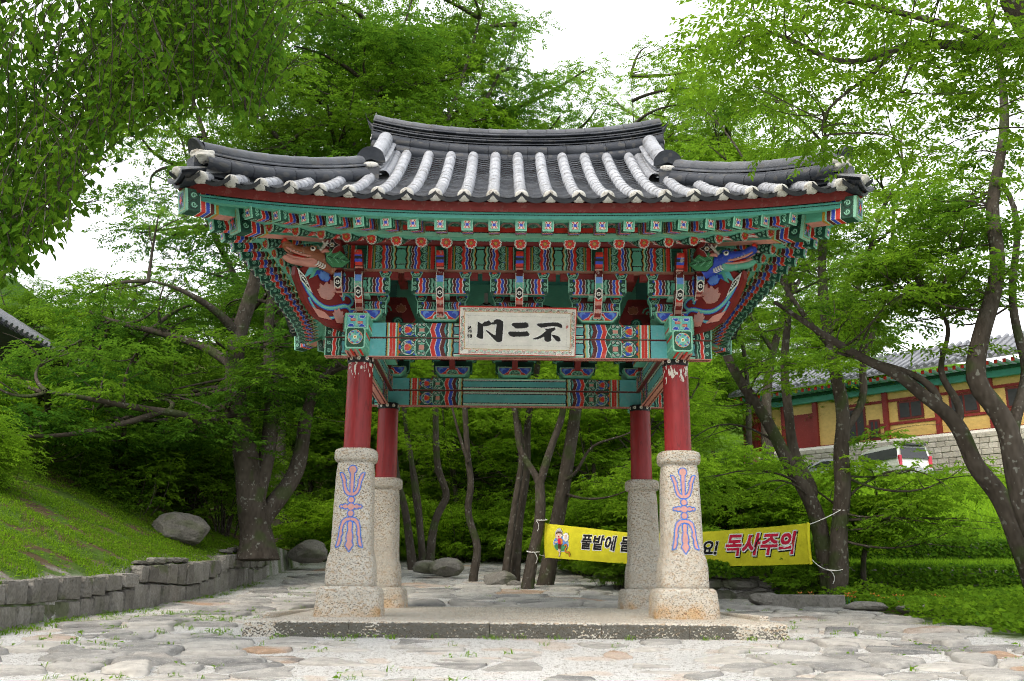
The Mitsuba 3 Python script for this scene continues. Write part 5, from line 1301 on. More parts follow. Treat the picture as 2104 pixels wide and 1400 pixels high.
# ================================================================== TREES
def smooth_path(p, k=4):
    p = np.asarray(p, float)
    if len(p) < 3: return np.array([p[0]+(p[-1]-p[0])*t for t in np.linspace(0, 1, 5)])
    from scipy.interpolate import CubicSpline
    d = np.concatenate([[0], np.cumsum(np.linalg.norm(np.diff(p, axis=0), axis=1))]); t = np.linspace(0, d[-1], k*(len(p)-1)+1)
    return CubicSpline(d, p)(t)
def stem(m, pts, r0, r1, n=9, flare=0., seed=0, pw=1.):
    q = smooth_path(pts); t = np.linspace(0, 1, len(q)); r = r0+(r1-r0)*t**pw
    if flare: r = r*(1+flare*np.exp(-t*len(q)*.42))
    r = r*(1+.12*(meshkit.noise(q*2.3, seed)-.5)); m.tube(q, r, 0, n)
    V = m.V[-1]; ctr = np.repeat(q, n, 0) if len(V) == len(q)*n else None
    return q, r
def leafmesh(P, D, N, L, W, tone, var):
    """leaves as folded diamonds: base point, axis, normal, length, width"""
    S_ = np.cross(N, D); S_ /= np.linalg.norm(S_, axis=1, keepdims=True)+1e-9; N2 = np.cross(D, S_)
    mid = P+D*(L*.45)[:, None]; V = np.stack([P, mid+S_*(W/2)[:, None]+N2*(W*.16)[:, None], P+D*L[:, None]-N2*(L*.10)[:, None], mid-S_*(W/2)[:, None]+N2*(W*.16)[:, None]], 1)
    n = len(P); b = 4*np.arange(n)[:, None]; F = np.concatenate([b+[0, 2, 1], b+[0, 3, 2]])
    U = np.stack([np.repeat(.5+tone, 4), np.repeat(var, 4)], 1)
    return V.reshape(-1, 3), F, U
def unit(v): return v/(np.linalg.norm(v, axis=-1, keepdims=True)+1e-9)
def pad_leaves(rng, centres, radii, leaf, lai, thick=.22, droop=.28, tone=.35, tone_sd=.10, per=9, flat=.42, ratio=.5):
    """flat layered sprays: twigs spread outwards over a disc, leaves alternate along each twig"""
    out = []
    for c, R in zip(np.asarray(centres, float), radii):
        n = max(4, int(np.pi*R*R*lai/(leaf*leaf*ratio*.62)/per))
        a = rng.uniform(0, 2*np.pi, n); rr = R*np.sqrt(rng.uniform(.02, 1, n)); rr *= 1+.35*(meshkit.noise(np.stack([np.cos(a)*1.7+c[0], np.sin(a)*1.7+c[1], a*0+c[2]], 1), 3)-.5)*2
        pos = c+np.stack([rr*np.cos(a), rr*np.sin(a), rng.normal(0, thick*.5, n)*R-droop*(rr/R)**2*R*.6], 1)
        d = unit(np.stack([np.cos(a)+rng.normal(0, .55, n), np.sin(a)+rng.normal(0, .55, n), rng.normal(-.12, .22, n)], 1))
        TL = leaf*per*.36*rng.uniform(.7, 1.25, n)
        k = (np.arange(per)+.5)/per; sg = np.where(np.arange(per) % 2, 1., -1.)
        P = pos[:, None]+d[:, None]*(TL[:, None]*(k-.5))[..., None]-np.array([0, 0, 1.])*(TL[:, None]*k**2*.12)[..., None]
        side = unit(np.cross(np.array([0, 0, 1.]), d))
        ph = rng.uniform(.55, 1.05, (n, per)); D = d[:, None]*np.cos(ph)[..., None]+side[:, None]*(sg*np.sin(ph))[..., None]+np.stack([np.zeros((n, per))]*2+[rng.normal(-.22, .25, (n, per))], -1)
        D = unit(D).reshape(-1, 3); P = P.reshape(-1, 3); m = len(P)
        N = unit(np.stack([rng.normal(0, flat, m), rng.normal(0, flat, m), np.ones(m)], 1)); L = leaf*rng.uniform(.72, 1.2, m); W = L*ratio*rng.uniform(.8, 1.15, m)
        tn = np.clip(np.repeat(tone+rng.normal(0, tone_sd)+rng.normal(0, tone_sd*.6, n), per), 0, 1)
        out.append(leafmesh(P, D, N, L, W, tn, rng.uniform(.15, .85, m)))
    return join_mesh(out)
def join_mesh(out):
    o = np.cumsum([0]+[len(v) for v, _, _ in out])
    return np.vstack([v for v, _, _ in out]), np.vstack([f+a for (_, f, _), a in zip(out, o)]), np.vstack([u for _, _, u in out])
def leaf_put(key, mesh): return put(key, mesh, 'mat_leaf', smooth=False)
def limbs_to(m, rng, nodes, centres, r=.04, sag=.0, every=1, twigs=3, spread=.5):
    """thin branches from the nearest stem nodes to the sprays"""
    nodes = np.asarray(nodes, float)
    for i, c in enumerate(centres):
        if i % every: continue
        c = np.asarray(c, float); dd = np.linalg.norm(nodes-c, axis=1)+1.2*np.maximum(0, nodes[:, 2]-c[2]); b = nodes[np.argmin(dd)]
        mid = b*.5+c*.5+rng.normal(0, .10, 3)*np.linalg.norm(c-b)+[0, 0, sag]
        L = np.linalg.norm(c-b); r0 = min(r*1.6, r*(.4+.25*L))
        q = smooth_path([b, mid, c], 4); m.tube(q, np.linspace(r0, r0*.28, len(q)), 0, 5, caps=False)
        for _ in range(twigs):
            s = q[rng.integers(3, len(q)-1)]; e = c+rng.normal(0, spread, 3)*[1, 1, .35]; q2 = np.array([s, s*.5+e*.5+rng.normal(0, .05, 3), e]); m.tube(smooth_path(q2, 3), np.linspace(r0*.35, r0*.12, 7), 0, 4, caps=False)
def ellipsoid_pads(rng, c, r, n, shell=.55, R=(.6, 1.0), flat_bottom=-.9):
    out = []
    while len(out) < n:
        v = rng.normal(0, 1, 3); v /= np.linalg.norm(v); q = v*(shell+(1-shell)*rng.random()**.7)
        if rng.random() < .3: q = v*rng.random()**.33*shell
        if q[2] < flat_bottom: continue
        out.append(np.asarray(c)+q*np.asarray(r))
    return np.array(out), rng.uniform(*R, n)

# ---- the big spreading tree on the left bank
rng = np.random.default_rng(101)
def plant(name, label, cat, stems, pads, leaf=.09, lai=.9, tone=.3, limb=.05, trunk_n=10, group=None, twigs=2, every=1, **lk):
    key = numbered(name); tag(key, label, cat, group)
    m, nodes = Mb(), []
    for si, (pts, r0, r1, fl) in enumerate(stems):
        q, _ = stem(m, pts, r0, r1, trunk_n, fl, si); nodes.append(q[len(q)//4:] if si == 0 else q)
    cs, Rs = pads
    limbs_to(m, rng, np.vstack(nodes), cs, limb, twigs=twigs, every=every, spread=float(np.mean(Rs))*.55)
    put(f'{key}__trunk', m, 'mat_bark')
    leaf_put(f'{key}__crown', pad_leaves(rng, cs, Rs, leaf, lai, tone=tone, **lk))
    return key
ML = [([(-4.74, 6.6, .75), (-4.76, 6.6, 1.04), (-4.85, 6.53, 1.56), (-4.95, 6.45, 2.1), (-5.03, 6.38, 2.65), (-5.18, 6.3, 3.29), (-5.3, 6.22, 4.03), (-5.3, 6.15, 4.88), (-5.16, 6.08, 5.44), (-5.03, 6.0, 5.91), (-5.1, 5.9, 7.2)], .30, .09, .45),
      ([(-4.86, 6.5, 1.7), (-4.79, 6.5, 2.02), (-4.7, 6.64, 2.78), (-4.69, 6.78, 3.56), (-4.81, 6.92, 4.47), (-4.92, 7.06, 5.21), (-4.94, 7.2, 6.18), (-4.7, 7.5, 7.3)], .19, .06, 0),
      ([(-4.80, 6.6, 1.2), (-4.62, 6.7, 1.66), (-4.24, 6.9, 2.29), (-4.12, 7.05, 2.93), (-4.1, 7.2, 3.54), (-3.95, 7.35, 4.17), (-3.51, 7.5, 4.82), (-3.1, 7.7, 5.6)], .20, .06, .15),
      ([(-5.15, 6.25, 3.46), (-5.41, 5.86, 3.32), (-5.61, 5.52, 3.17), (-5.87, 5.18, 3.23), (-6.2, 4.84, 3.25), (-6.9, 4.3, 3.3), (-7.8, 3.9, 3.4)], .10, .03, 0),
      ([(-5.29, 6.2, 4.89), (-5.46, 5.87, 5.19), (-5.71, 5.53, 5.38), (-6.08, 5.2, 5.56), (-6.7, 5.0, 5.7)], .11, .015, 0),
      ([(-5.3, 6.2, 4.3), (-6.2, 6.6, 4.9), (-7.4, 7.0, 5.3), (-8.8, 7.4, 5.8)], .10, .03, 0), ([(-3.9, 7.4, 4.3), (-3.4, 6.9, 4.5), (-2.9, 6.5, 4.45)], .06, .02, 0),
      ([(-6.2, 4.84, 3.25), (-6.6, 4.5, 3.0), (-7.4, 4.0, 2.7), (-8.4, 3.6, 2.65)], .06, .02, 0)]
pc, pR = [], []
r2 = np.random.default_rng(4)
for zc, n, x0, x1, y0, y1 in ((3.05, 12, -9.4, -5.4, 3.2, 7.5), (3.6, 15, -9.6, -4.0, 3.4, 8.4), (4.15, 15, -9.6, -3.2, 3.6, 9), (4.8, 15, -9.6, -3.0, 3.8, 9.2), (5.5, 15, -9.6, -3.2, 4, 9.4), (6.2, 14, -9.4, -3.6, 4.2, 9.4), (6.9, 13, -9.2, -3.8, 4.4, 9.2), (7.7, 11, -8.8, -3.8, 4.6, 8.8), (8.5, 8, -8, -4.2, 5, 8.4), (9.2, 5, -7, -4.6, 5.4, 8)):
    for _ in range(n):
        x = r2.uniform(x0, x1); y, z = r2.uniform(y0, y1), zc+r2.normal(0, .13); R_ = r2.uniform(.65, 1.12)
        if z < np.interp(x, [-9.6, -7.6, -6.2, -5, -3], [5.3, 6.2, 7.2, 8.6, 9.4]): pc.append((x, y, z)); pR.append(R_)
plant('spreading_tree', 'large dark spreading tree with a forked trunk at the end of the dry stone wall', 'tree', ML, (np.array(pc), np.array(pR)), .098, .78, .20, .055, 12, tone_sd=.08)

# ---- leaning trees on the right
R1S = [([(5.13, 3.7, -.1), (5.11, 3.7, .15), (5.06, 3.7, .59), (5.01, 3.7, .97), (4.94, 3.7, 1.43), (4.79, 3.7, 1.82), (4.57, 3.7, 2.22), (4.32, 3.7, 2.78), (4.1, 3.7, 3.19), (3.8, 3.7, 3.68), (3.64, 3.7, 4.01), (3.4, 3.8, 4.9)], .165, .06, .30),
       ([(5.12, 3.6, -.1), (5.13, 3.58, .2), (5.17, 3.5, .55), (5.20, 3.5, .96), (5.28, 3.5, 1.5), (5.34, 3.5, 1.97), (5.35, 3.5, 2.44), (5.41, 3.5, 2.84), (5.42, 3.5, 3.24), (5.36, 3.5, 3.73), (5.31, 3.5, 4.15), (5.25, 3.5, 4.82), (5.24, 3.5, 5.25), (5.4, 3.6, 6.6), (5.5, 3.7, 8.0)], .165, .04, .25),
       ([(4.85, 3.75, 1.75), (5.0, 4.3, 2.1), (4.91, 4.6, 2.58), (4.86, 4.6, 3.18), (4.83, 4.6, 3.7), (4.84, 4.6, 4.23), (4.94, 4.6, 4.95), (5.0, 4.6, 5.8), (4.8, 4.7, 7)], .11, .035, 0),
       ([(5.40, 3.5, 2.6), (5.48, 3.5, 2.85), (5.65, 3.5, 3.08), (5.8, 3.5, 3.49), (5.81, 3.5, 3.82), (5.97, 3.5, 4.3), (6.4, 3.5, 5.6), (6.6, 3.5, 7)], .075, .025, 0),
       ([(5.3, 3.5, 4.5), (5.8, 3.4, 5.2), (6.1, 3.3, 6.1), (6.7, 3.2, 7.2)], .05, .02, 0), ([(5.3, 3.5, 4.2), (4.7, 3.3, 4.9), (4.3, 3.2, 5.7), (4.2, 3.1, 6.6)], .05, .02, 0)]
c1, r1 = ellipsoid_pads(rng, (5.3, 3.6, 6.4), (3.0, 2.4, 3.3), 84, .5, (.40, .78))
c1b = np.array([(3.1, 3.2, 1.95), (3.6, 2.9, 1.75), (2.9, 3.6, 2.6), (4.3, 2.8, 2.2), (6.1, 2.7, 1.55), (6.7, 2.6, 1.75), (6.3, 3.0, 2.1), (7.1, 3.0, 1.35), (5.8, 2.9, 1.25), (6.0, 3.4, 2.7), (3.4, 4, 3.3), (7.2, 3.2, 2.2), (6.5, 2.5, 1.1)])
plant('forked_tree', 'slim grey forked tree holding the right end of the banner', 'tree', R1S, (np.vstack([c1, c1b]), np.concatenate([r1, np.full(len(c1b), .62)])), .085, .68, .52, .03, 10)
R2S = [([(6.0, -1.2, -.2), (5.8, -1.2, .39), (5.69, -1.2, .81), (5.54, -1.2, 1.25), (5.45, -1.2, 1.41), (5.3, -1.2, 1.61), (5.15, -1.2, 2.03), (5.0, -1.2, 2.26), (4.76, -1.2, 2.46), (4.5, -1.2, 2.69), (4.17, -1.2, 2.86), (3.78, -1.2, 3.09), (3.39, -1.2, 3.36), (3.06, -1.2, 3.59)], .155, .022, .3),
       ([(4.92, -1.2, 2.34), (4.78, -1.2, 2.63), (4.56, -1.2, 2.75), (4.22, -1.2, 2.86), (3.8, -1.1, 3.0)], .055, .018, 0), ([(5.1, -1.2, 2.12), (5.06, -1.2, 2.55), (4.99, -1.2, 2.72), (5.05, -1.2, 3.02), (4.9, -1.2, 3.6)], .05, .018, 0)]
c2, r2_ = ellipsoid_pads(rng, (4.75, -1.2, 3.95), (1.5, 1.3, 1.15), 46, .4, (.30, .55), -.75)
k_ = c2[:, 0] > 3.05+(c2[:, 2]-2.9)*.85; c2, r2_ = c2[k_], r2_[k_]
plant('leaning_tree', 'dark leaning tree arching left from the right edge of the picture', 'tree', R2S, (np.vstack([c2, [(4.1, -1.5, 3.05), (4.8, -1.6, 2.95), (5.3, -1.5, 3.0), (3.5, -1.2, 3.5)]]), np.concatenate([r2_, [.35]*4])), .070, .62, .42, .022, 10)
R3S = [([(5.95, -1.9, -.2), (5.57, -1.8, .84), (5.45, -1.8, 1.25), (5.42, -1.8, 1.62), (5.38, -1.8, 1.99), (5.25, -1.8, 2.26), (5.11, -1.8, 2.48), (5.12, -1.8, 2.76), (5.32, -1.8, 3.33), (5.49, -1.8, 3.91), (5.5, -1.8, 4.51), (5.71, -1.8, 5.37), (5.8, -1.8, 6.5), (5.7, -1.8, 8.0)], .15, .015, .3),
       ([(5.42, -1.8, 1.8), (5.7, -1.5, 2.3), (6.0, -1.2, 2.83), (6.06, -1., 3.26), (6.05, -1., 3.81), (6.2, -1., 4.57), (6.09, -1., 5.22)], .075, .03, 0)]
c3, r3_ = ellipsoid_pads(rng, (5.3, -1.6, 5.0), (1.7, 1.4, 2.0), 54, .4, (.30, .58), -.75)
k_ = c3[:, 0] > 3.05+(c3[:, 2]-2.9)*.85; c3, r3_ = c3[k_], r3_[k_]
plant('leaning_tree', 'mossy dark tree at the right edge with a kinked trunk', 'tree', R3S, (c3, r3_), .072, .62, .40, .022, 10)

# ---- tree whose branch reaches in at the upper right
OVS = [([(5.0, -5.5, -.5), (4.7, -5.4, 2.), (4.35, -5.3, 4.0), (4.25, -5.3, 4.48), (4.12, -5.3, 4.75), (4.04, -5.3, 4.93), (4.01, -5.3, 5.4), (3.8, -5.2, 6.5)], .17, .06, .3),
       ([(4.28, -5.3, 4.42), (4.18, -5.3, 4.55), (3.74, -5.3, 4.59), (3.34, -5.3, 4.60), (3.1, -5.3, 4.58), (2.97, -5.3, 4.53), (2.83, -5.3, 4.47), (2.6, -5.3, 4.43), (2.41, -5.3, 4.48), (2.22, -5.3, 4.59), (1.8, -5.2, 4.7)], .052, .010, 0),
       ([(2.99, -5.3, 4.53), (2.8, -5.3, 4.33), (2.58, -5.3, 4.15), (2.41, -5.3, 3.98), (2.36, -5.3, 3.77)], .022, .006, 0), ([(3.26, -5.3, 4.58), (3.12, -5.3, 4.38), (3.02, -5.3, 4.16)], .018, .006, 0),
       ([(4.0, -5.25, 4.6), (3.5, -5.0, 5.0), (2.9, -4.8, 5.3), (2.2, -4.7, 5.5)], .04, .01, 0)]
co = []
while len(co) < 88:
    x, z, y = rng.uniform(1.45, 4.3), rng.uniform(3.1, 5.6), rng.uniform(-6.0, -4.4)
    lo = np.interp(x, [1.45, 1.9, 2.4, 2.9, 3.6, 4.3], [4.3, 4.1, 4.0, 3.75, 3.5, 3.2])
    if z > lo and rng.random() < (.55 if z < 4.0 and x > 2.9 else 1): co.append((x, y, z))
plant('overhanging_tree', 'tree at the upper right whose horizontal branch reaches in over the roof', 'tree', OVS, (np.array(co), rng.uniform(.22, .42, 88)), .060, .72, .56, .012, 9, thick=.5)

# ---- weeping tree at the upper left: hanging strands
CH = 'weeping_tree'; tag(CH, 'weeping tree with broad hanging leaves at the upper left corner', 'tree')
m = Mb(); stem(m, [(-6.3, -5.6, -.6), (-6.2, -5.5, 1.5), (-5.9, -5.4, 3.4), (-5.4, -5.3, 5.0), (-4.6, -5.2, 5.9), (-3.6, -5.1, 6.2), (-2.6, -5.0, 6.0)], .22, .03, 10, .3)
stem(m, [(-5.9, -5.4, 3.4), (-5.2, -5.9, 4.6), (-4.3, -6.1, 5.2), (-3.4, -6.0, 5.4), (-2.6, -5.8, 5.2)], .09, .015, 8); stem(m, [(-5.7, -5.3, 4.2), (-5.0, -4.6, 5.3), (-4.0, -4.2, 5.8), (-3.0, -4.1, 5.9)], .09, .02, 8)
out = []; rg = np.random.default_rng(31)
for k in range(1500):
    x, y = rg.uniform(-5.0, -2.02), rg.uniform(-6.3, -4.1); f = (y+12.612)/7.11
    xs = x/f if False else x*7.11/(y+12.612)
    lo = np.interp(x*7.11/(y+12.61), [-4.6, -3.95, -3.5, -3.38, -3.1, -2.8, -2.4, -2.15, -2.0], [2.2, 2.35, 2.75, 3.35, 3.62, 3.72, 3.85, 3.62, 3.78])
    zb = (lo-.218)/7.11*(y+12.612)+.218+abs(rg.normal(0, .35))
    if x*7.11/(y+12.61) > -1.98 or zb > 5.6: continue
    if k % 2 and zb < 4.9: zb = rg.uniform(zb, 5.0)
    L = rg.uniform(.30, .85); n = int(L/.042); t = np.linspace(0, 1, n); sw = rg.normal(0, .22, 2); P = np.stack([x+sw[0]*(1-t)**2, y+sw[1]*(1-t)**2, zb+L*(1-t)], 1)
    m.tube(P[::4] if n > 8 else P, .0035, 0, 3, caps=False)
    az = rg.uniform(0, 2*np.pi, n); D = unit(np.stack([np.cos(az)*.8, np.sin(az)*.8, rg.normal(-.75, .4, n)], 1)); N = unit(np.stack([np.cos(az)+rg.normal(0, .5, n), np.sin(az)+rg.normal(0, .5, n), rg.uniform(.2, 1.0, n)], 1))
    P = P+D*[.035, .035, .02]; LL = .088*rg.uniform(.6, 1.25, n); out.append(leafmesh(P, D, N, LL, LL*.60, np.clip(np.full(n, .24)+rg.normal(0, .08)+rg.normal(0, .05, n), 0, 1), rg.uniform(.2, .85, n)))
put(f'{CH}__trunk', m, 'mat_bark'); leaf_put(f'{CH}__crown', join_mesh(out))

# ---- low maple spreading over the terraces, right of the banner
LM = [([(5.9, 4.35, .0), (5.85, 4.3, .6), (5.95, 4.2, 1.1), (6.3, 4.0, 1.5), (6.8, 3.9, 1.75)], .06, .015, .2), ([(5.9, 4.2, 1.0), (5.5, 4.0, 1.5), (5.0, 4.0, 1.9)], .035, .012, 0), ([(6.0, 4.2, 1.15), (6.1, 4.1, 1.8), (6.0, 4.1, 2.4)], .035, .010, 0)]
lc, lr = ellipsoid_pads(rng, (6.15, 3.8, 1.65), (1.25, .8, .75), 34, .45, (.32, .60), -.8)
plant('low_maple', 'low bright maple with layered sprays between the forked tree and the grass slope', 'tree', LM, (lc, lr), .105, .85, .70, .018, 8)
lc, lr = ellipsoid_pads(rng, (2.9, 6.6, 2.45), (1.2, .7, .85), 24, .45, (.30, .55), -.8)
plant('low_maple', 'low bright maple sprays above the banner between the right pillar and the forked tree', 'tree', [([(3.3, 6.7, .3), (3.25, 6.7, 1.0), (3.1, 6.6, 1.7), (2.9, 6.6, 2.6)], .05, .012, .2)], (lc, lr), .10, .8, .68, .016, 8)

# ---- slender trees seen through the gate
def mid_tree(label, stems, top, spread, n=18, leaf=.088, tone=.60, z0=3.1, R=(.5, .9), lai=.6):
    st = np.array(stems[0][0][-1]); c, r = ellipsoid_pads(rng, (st[0], st[1], (z0+top)/2+.4), (spread, spread, (top-z0)/2), n, .45, R, -.95)
    return plant('slender_tree', label, 'tree', stems, (c, r), leaf, lai, tone, .022, 8, 'slender trees behind the gate', twigs=1)
ext = lambda p, dx, dz: p+[(p[-1][0]+dx, p[-1][1], p[-1][2]+dz)]
mid_tree('slender tree leaning left, first behind the left back pillar', [(ext([(-2.2, 11.5, .5), (-2.25, 11.5, .83), (-2.37, 11.5, 1.6), (-2.51, 11.5, 2.28), (-2.62, 11.5, 2.63), (-2.76, 11.5, 3.45), (-2.85, 11.5, 4.28)], -.2, 2.), .10, .05, .4)], 9, 1.7)
mid_tree('slender tree with a twin thin stem, second behind the left back pillar', [(ext([(-2.02, 12., .5), (-2.05, 12., .94), (-2.14, 12., 1.74), (-2.28, 12., 2.57), (-2.38, 12., 3.28), (-2.54, 12., 4.13), (-2.65, 12., 5.11)], -.1, 2), .085, .04, .4), ([(-2.08, 13., .9), (-2.23, 13., 2.29), (-2.41, 13., 3.28), (-2.66, 13., 4.03)], .06, .03, .2)], 9, 1.6)
mid_tree('slender tree with a bent trunk, between the left pillar and the middle', [(ext([(-1.8, 11., .5), (-1.79, 11., 1.02), (-1.74, 11., 1.57), (-1.58, 11., 2.08), (-1.46, 11., 2.31), (-1.6, 11., 2.82), (-1.71, 11., 3.39), (-1.75, 11., 4.21), (-1.8, 11., 5.16)], 0, 2), .10, .05, .4)], 9, 1.8)
mid_tree('slender crooked dark trunk standing alone left of the middle of the gate', [(ext([(-.72, 8.5, .2), (-.71, 8.5, .6), (-.66, 8.5, 1.14), (-.79, 8.5, 1.54), (-.86, 8.5, 1.94), (-.81, 8.5, 2.34), (-.87, 8.5, 2.85), (-.92, 8.5, 3.37), (-.97, 8.5, 4.11)], 0, 2.4), .082, .045, .4), ([(-.87, 8.4, 2.84), (-1.05, 8.4, 3.36), (-1.17, 8.4, 3.77), (-1.28, 8.4, 4.19)], .04, .02, 0)], 8, 1.6)
mid_tree('slender pale trunk leaning right, left one of the pair in the middle of the gate', [(ext([(-.1, 7.6, .1), (-.07, 7.6, .54), (0., 7.6, 1.1), (.09, 7.6, 1.77), (.19, 7.6, 2.41), (.24, 7.6, 2.85), (.18, 7.6, 3.45), (.11, 7.6, 4.05)], 0, 2.4), .075, .045, .3)], 8, 1.5)
mid_tree('slender mossy trunk, right one of the pair in the middle of the gate', [(ext([(.1, 7.9, .1), (.12, 7.9, .45), (.16, 7.9, 1.12), (.21, 7.9, 1.7), (.29, 7.9, 2.19), (.35, 7.9, 2.69), (.35, 7.9, 3.29), (.41, 7.9, 3.91)], .1, 2.4), .10, .05, .4)], 8.5, 1.6)
mid_tree('dark forked trunk holding the left end of the banner', [([(.32, 6.8, .0), (.36, 6.8, .39), (.47, 6.8, .98), (.57, 6.8, 1.53), (.58, 6.8, 2.09), (.57, 6.8, 2.23)], .115, .095, .35), (ext([(.57, 6.8, 2.2), (.39, 6.8, 2.56), (.22, 6.8, 2.84), (.13, 6.8, 3.32), (.06, 6.8, 3.8)], -.2, 2), .07, .035, 0), (ext([(.57, 6.8, 2.2), (.7, 6.8, 2.65), (.83, 6.8, 3.04), (.97, 6.8, 3.42), (1.07, 6.8, 3.91)], .3, 2), .08, .035, 0)], 8, 1.8, 20)
mid_tree('thick pale trunk leaning right just behind the banner', [(ext([(.65, 7.6, .1), (.75, 7.6, .5), (.86, 7.6, 1.11), (.97, 7.6, 1.64), (1.09, 7.6, 2.27), (1.19, 7.6, 2.86), (1.29, 7.6, 3.46), (1.38, 7.6, 4.07)], .5, 3), .155, .10, .25), ([(1.1, 7.5, 2.39), (1.39, 7.4, 2.64), (1.64, 7.4, 3.03), (1.94, 7.4, 3.18), (2.5, 7.3, 3.4)], .04, .015, 0), ([(1.15, 7.5, 2.1), (1.7, 7.3, 2.0), (2.3, 7.2, 2.15)], .03, .012, 0)], 10, 2.2, 22)

# ---- trees and shrubs farther away: a few kinds, planted many times
def proto(name, seed, H, spread, r0, npads, leaf, tone, R, lai=.8, base=.3, forks=4, tone_sd=.1):
    rg = np.random.default_rng(seed); m, nodes = Mb(), []
    top = [(0, 0, -.6), (0, 0, 0), (rg.normal(0, .02)*H, rg.normal(0, .02)*H, H*.25), (rg.normal(0, .04)*H, rg.normal(0, .04)*H, H*.55), (rg.normal(0, .05)*H, rg.normal(0, .05)*H, H*.84)]
    q, _ = stem(m, top, r0, r0*.08, 9, .35, seed); nodes.append(q[6:])
    for k in range(forks):
        a = 2*np.pi*(k+rg.random()*.6)/forks; s = q[rg.integers(6, 11)]; e = s+np.array([math.cos(a)*spread*.7, math.sin(a)*spread*.7, H*rg.uniform(.25, .5)])
        e[2] = min(e[2], H*.86); q2, _ = stem(m, [s, s*.6+e*.4+[0, 0, -.05*H], e], r0*.42, r0*.07, 7, 0, seed+k); nodes.append(q2)
    c, r = ellipsoid_pads(rg, (0, 0, H*(1+base)/2), (spread, spread, H*(1-base)/2), npads, .55, R)
    limbs_to(m, rg, np.vstack(nodes), c, .05*H/12, twigs=1, every=2, spread=R[1]*.5)
    V, F, U = m.mesh()
    scene[f'proto_{name}_trunk'] = {'type': 'shapegroup', 'trunk': mikit.ply((V, F), 'mat_bark', smooth=True, uv=U)}
    V, F, U = pad_leaves(rg, c, r, leaf, lai, tone=tone, tone_sd=tone_sd)
    scene[f'proto_{name}_crown'] = {'type': 'shapegroup', 'crown': mikit.ply((V, F), 'mat_leaf', smooth=False, uv=U)}
def shrub_proto(name, seed, H, spread, npads, leaf, tone, R, lai=.9, flat=.5, ratio=.5):
    rg = np.random.default_rng(seed); m = Mb()
    c, r = ellipsoid_pads(rg, (0, 0, H*.5), (spread, spread, H*.5), npads, .5, R)
    for p in c[::2]: m.tube(smooth_path([(p[0]*.15, p[1]*.15, -.1), (p[0]*.5, p[1]*.5, p[2]*.6), p]), np.linspace(.018, .005, 9), 0, 4, caps=False)
    V, F, U = m.mesh(); scene[f'proto_{name}_stems'] = {'type': 'shapegroup', 'stems': mikit.ply((V, F), 'mat_bark', smooth=True, uv=U)}
    V, F, U = pad_leaves(rg, c, r, leaf, lai, tone=tone, flat=flat, ratio=ratio); scene[f'proto_{name}_crown'] = {'type': 'shapegroup', 'crown': mikit.ply((V, F), 'mat_leaf', smooth=False, uv=U)}
def inst(name, label, cat, kind, x, y, s=1., rot=0., sz=None, group=None, parts=('trunk', 'crown'), dz=0.):
    key = numbered(name); tag(key, label, cat, group)
    M = T().translate([x, y, float(terrain(np.array(x), np.array(y)))+dz]).rotate([0, 0, 1], rot).scale([s, s, s if sz is None else sz])
    for p in parts: scene[f'{key}__{p}'] = {'type': 'instance', 'to_world': M, 'shapegroup': {'type': 'ref', 'id': f'proto_{kind}_{p}'}}
    return key
proto('broad', 1, 12., 4.2, .22, 84, .125, .36, (.75, 1.35), .80, .28)
proto('broadfine', 5, 20., 6.2, .30, 150, .125, .34, (.9, 1.6), .85, .30)
proto('tallfine', 6, 20., 5.2, .28, 150, .125, .44, (.8, 1.5), .8, .28)
proto('lightfine', 7, 20., 6.4, .15, 210, .125, .66, (.8, 1.4), .75, .28)
proto('tall', 2, 14., 3.4, .20, 84, .125, .46, (.65, 1.2), .75, .30)
proto('light', 3, 12., 4.0, .18, 84, .125, .66, (.65, 1.2), .70, .30)
proto('lowbright', 8, 7., 2.9, .10, 60, .10, .74, (.55, .95), .75, .12)  # brighter leaved copy of the low tree: backlight put into the leaf colour
proto('low', 4, 7., 2.8, .11, 60, .105, .50, (.55, .95), .85, .18)
shrub_proto('bush', 11, 2.0, 1.25, 26, .085, .52, (.35, .62))
shrub_proto('bright', 12, 1.5, 1.1, 22, .080, .74, (.32, .55))
shrub_proto('fern', 13, .7, .55, 14, .060, .50, (.20, .32), 1.0, .6, .35)
BT = [('broadfine', -6.6, 16.5, .98, 20), ('tallfine', -3.9, 18.5, 1.04, 100), ('tallfine', -1.0, 21, .98, 200)]
for i, (k, x, y, s, a) in enumerate(BT):
    inst('tall_tree', ['full green tree behind the left half of the gate roof', 'tall layered tree just left of the main ridge', 'tree with thin bare twigs left of the open sky above the ridge', 'tall tree behind the weeping tree', 'far full tree at the left edge behind the temple hall'][i], 'tree', k, x, y, s, a)
for i, (k, x, y, s, a) in enumerate([('lightfine', 1.8, 30, .86, 10), ('lightfine', 6.0, 31, 1.02, 140), ('tall', 10.5, 27, 1.20, 70), ('lightfine', 11.2, 33, 1.02, 250)]):
    inst('tall_tree', ['pale green tree low above the middle of the roof ridge', 'pale green round tree above the right end of the ridge', 'airy tree behind the right eave', 'pale tree between the ridge and the overhanging branch'][i], 'tree', k, x, y, s, a)
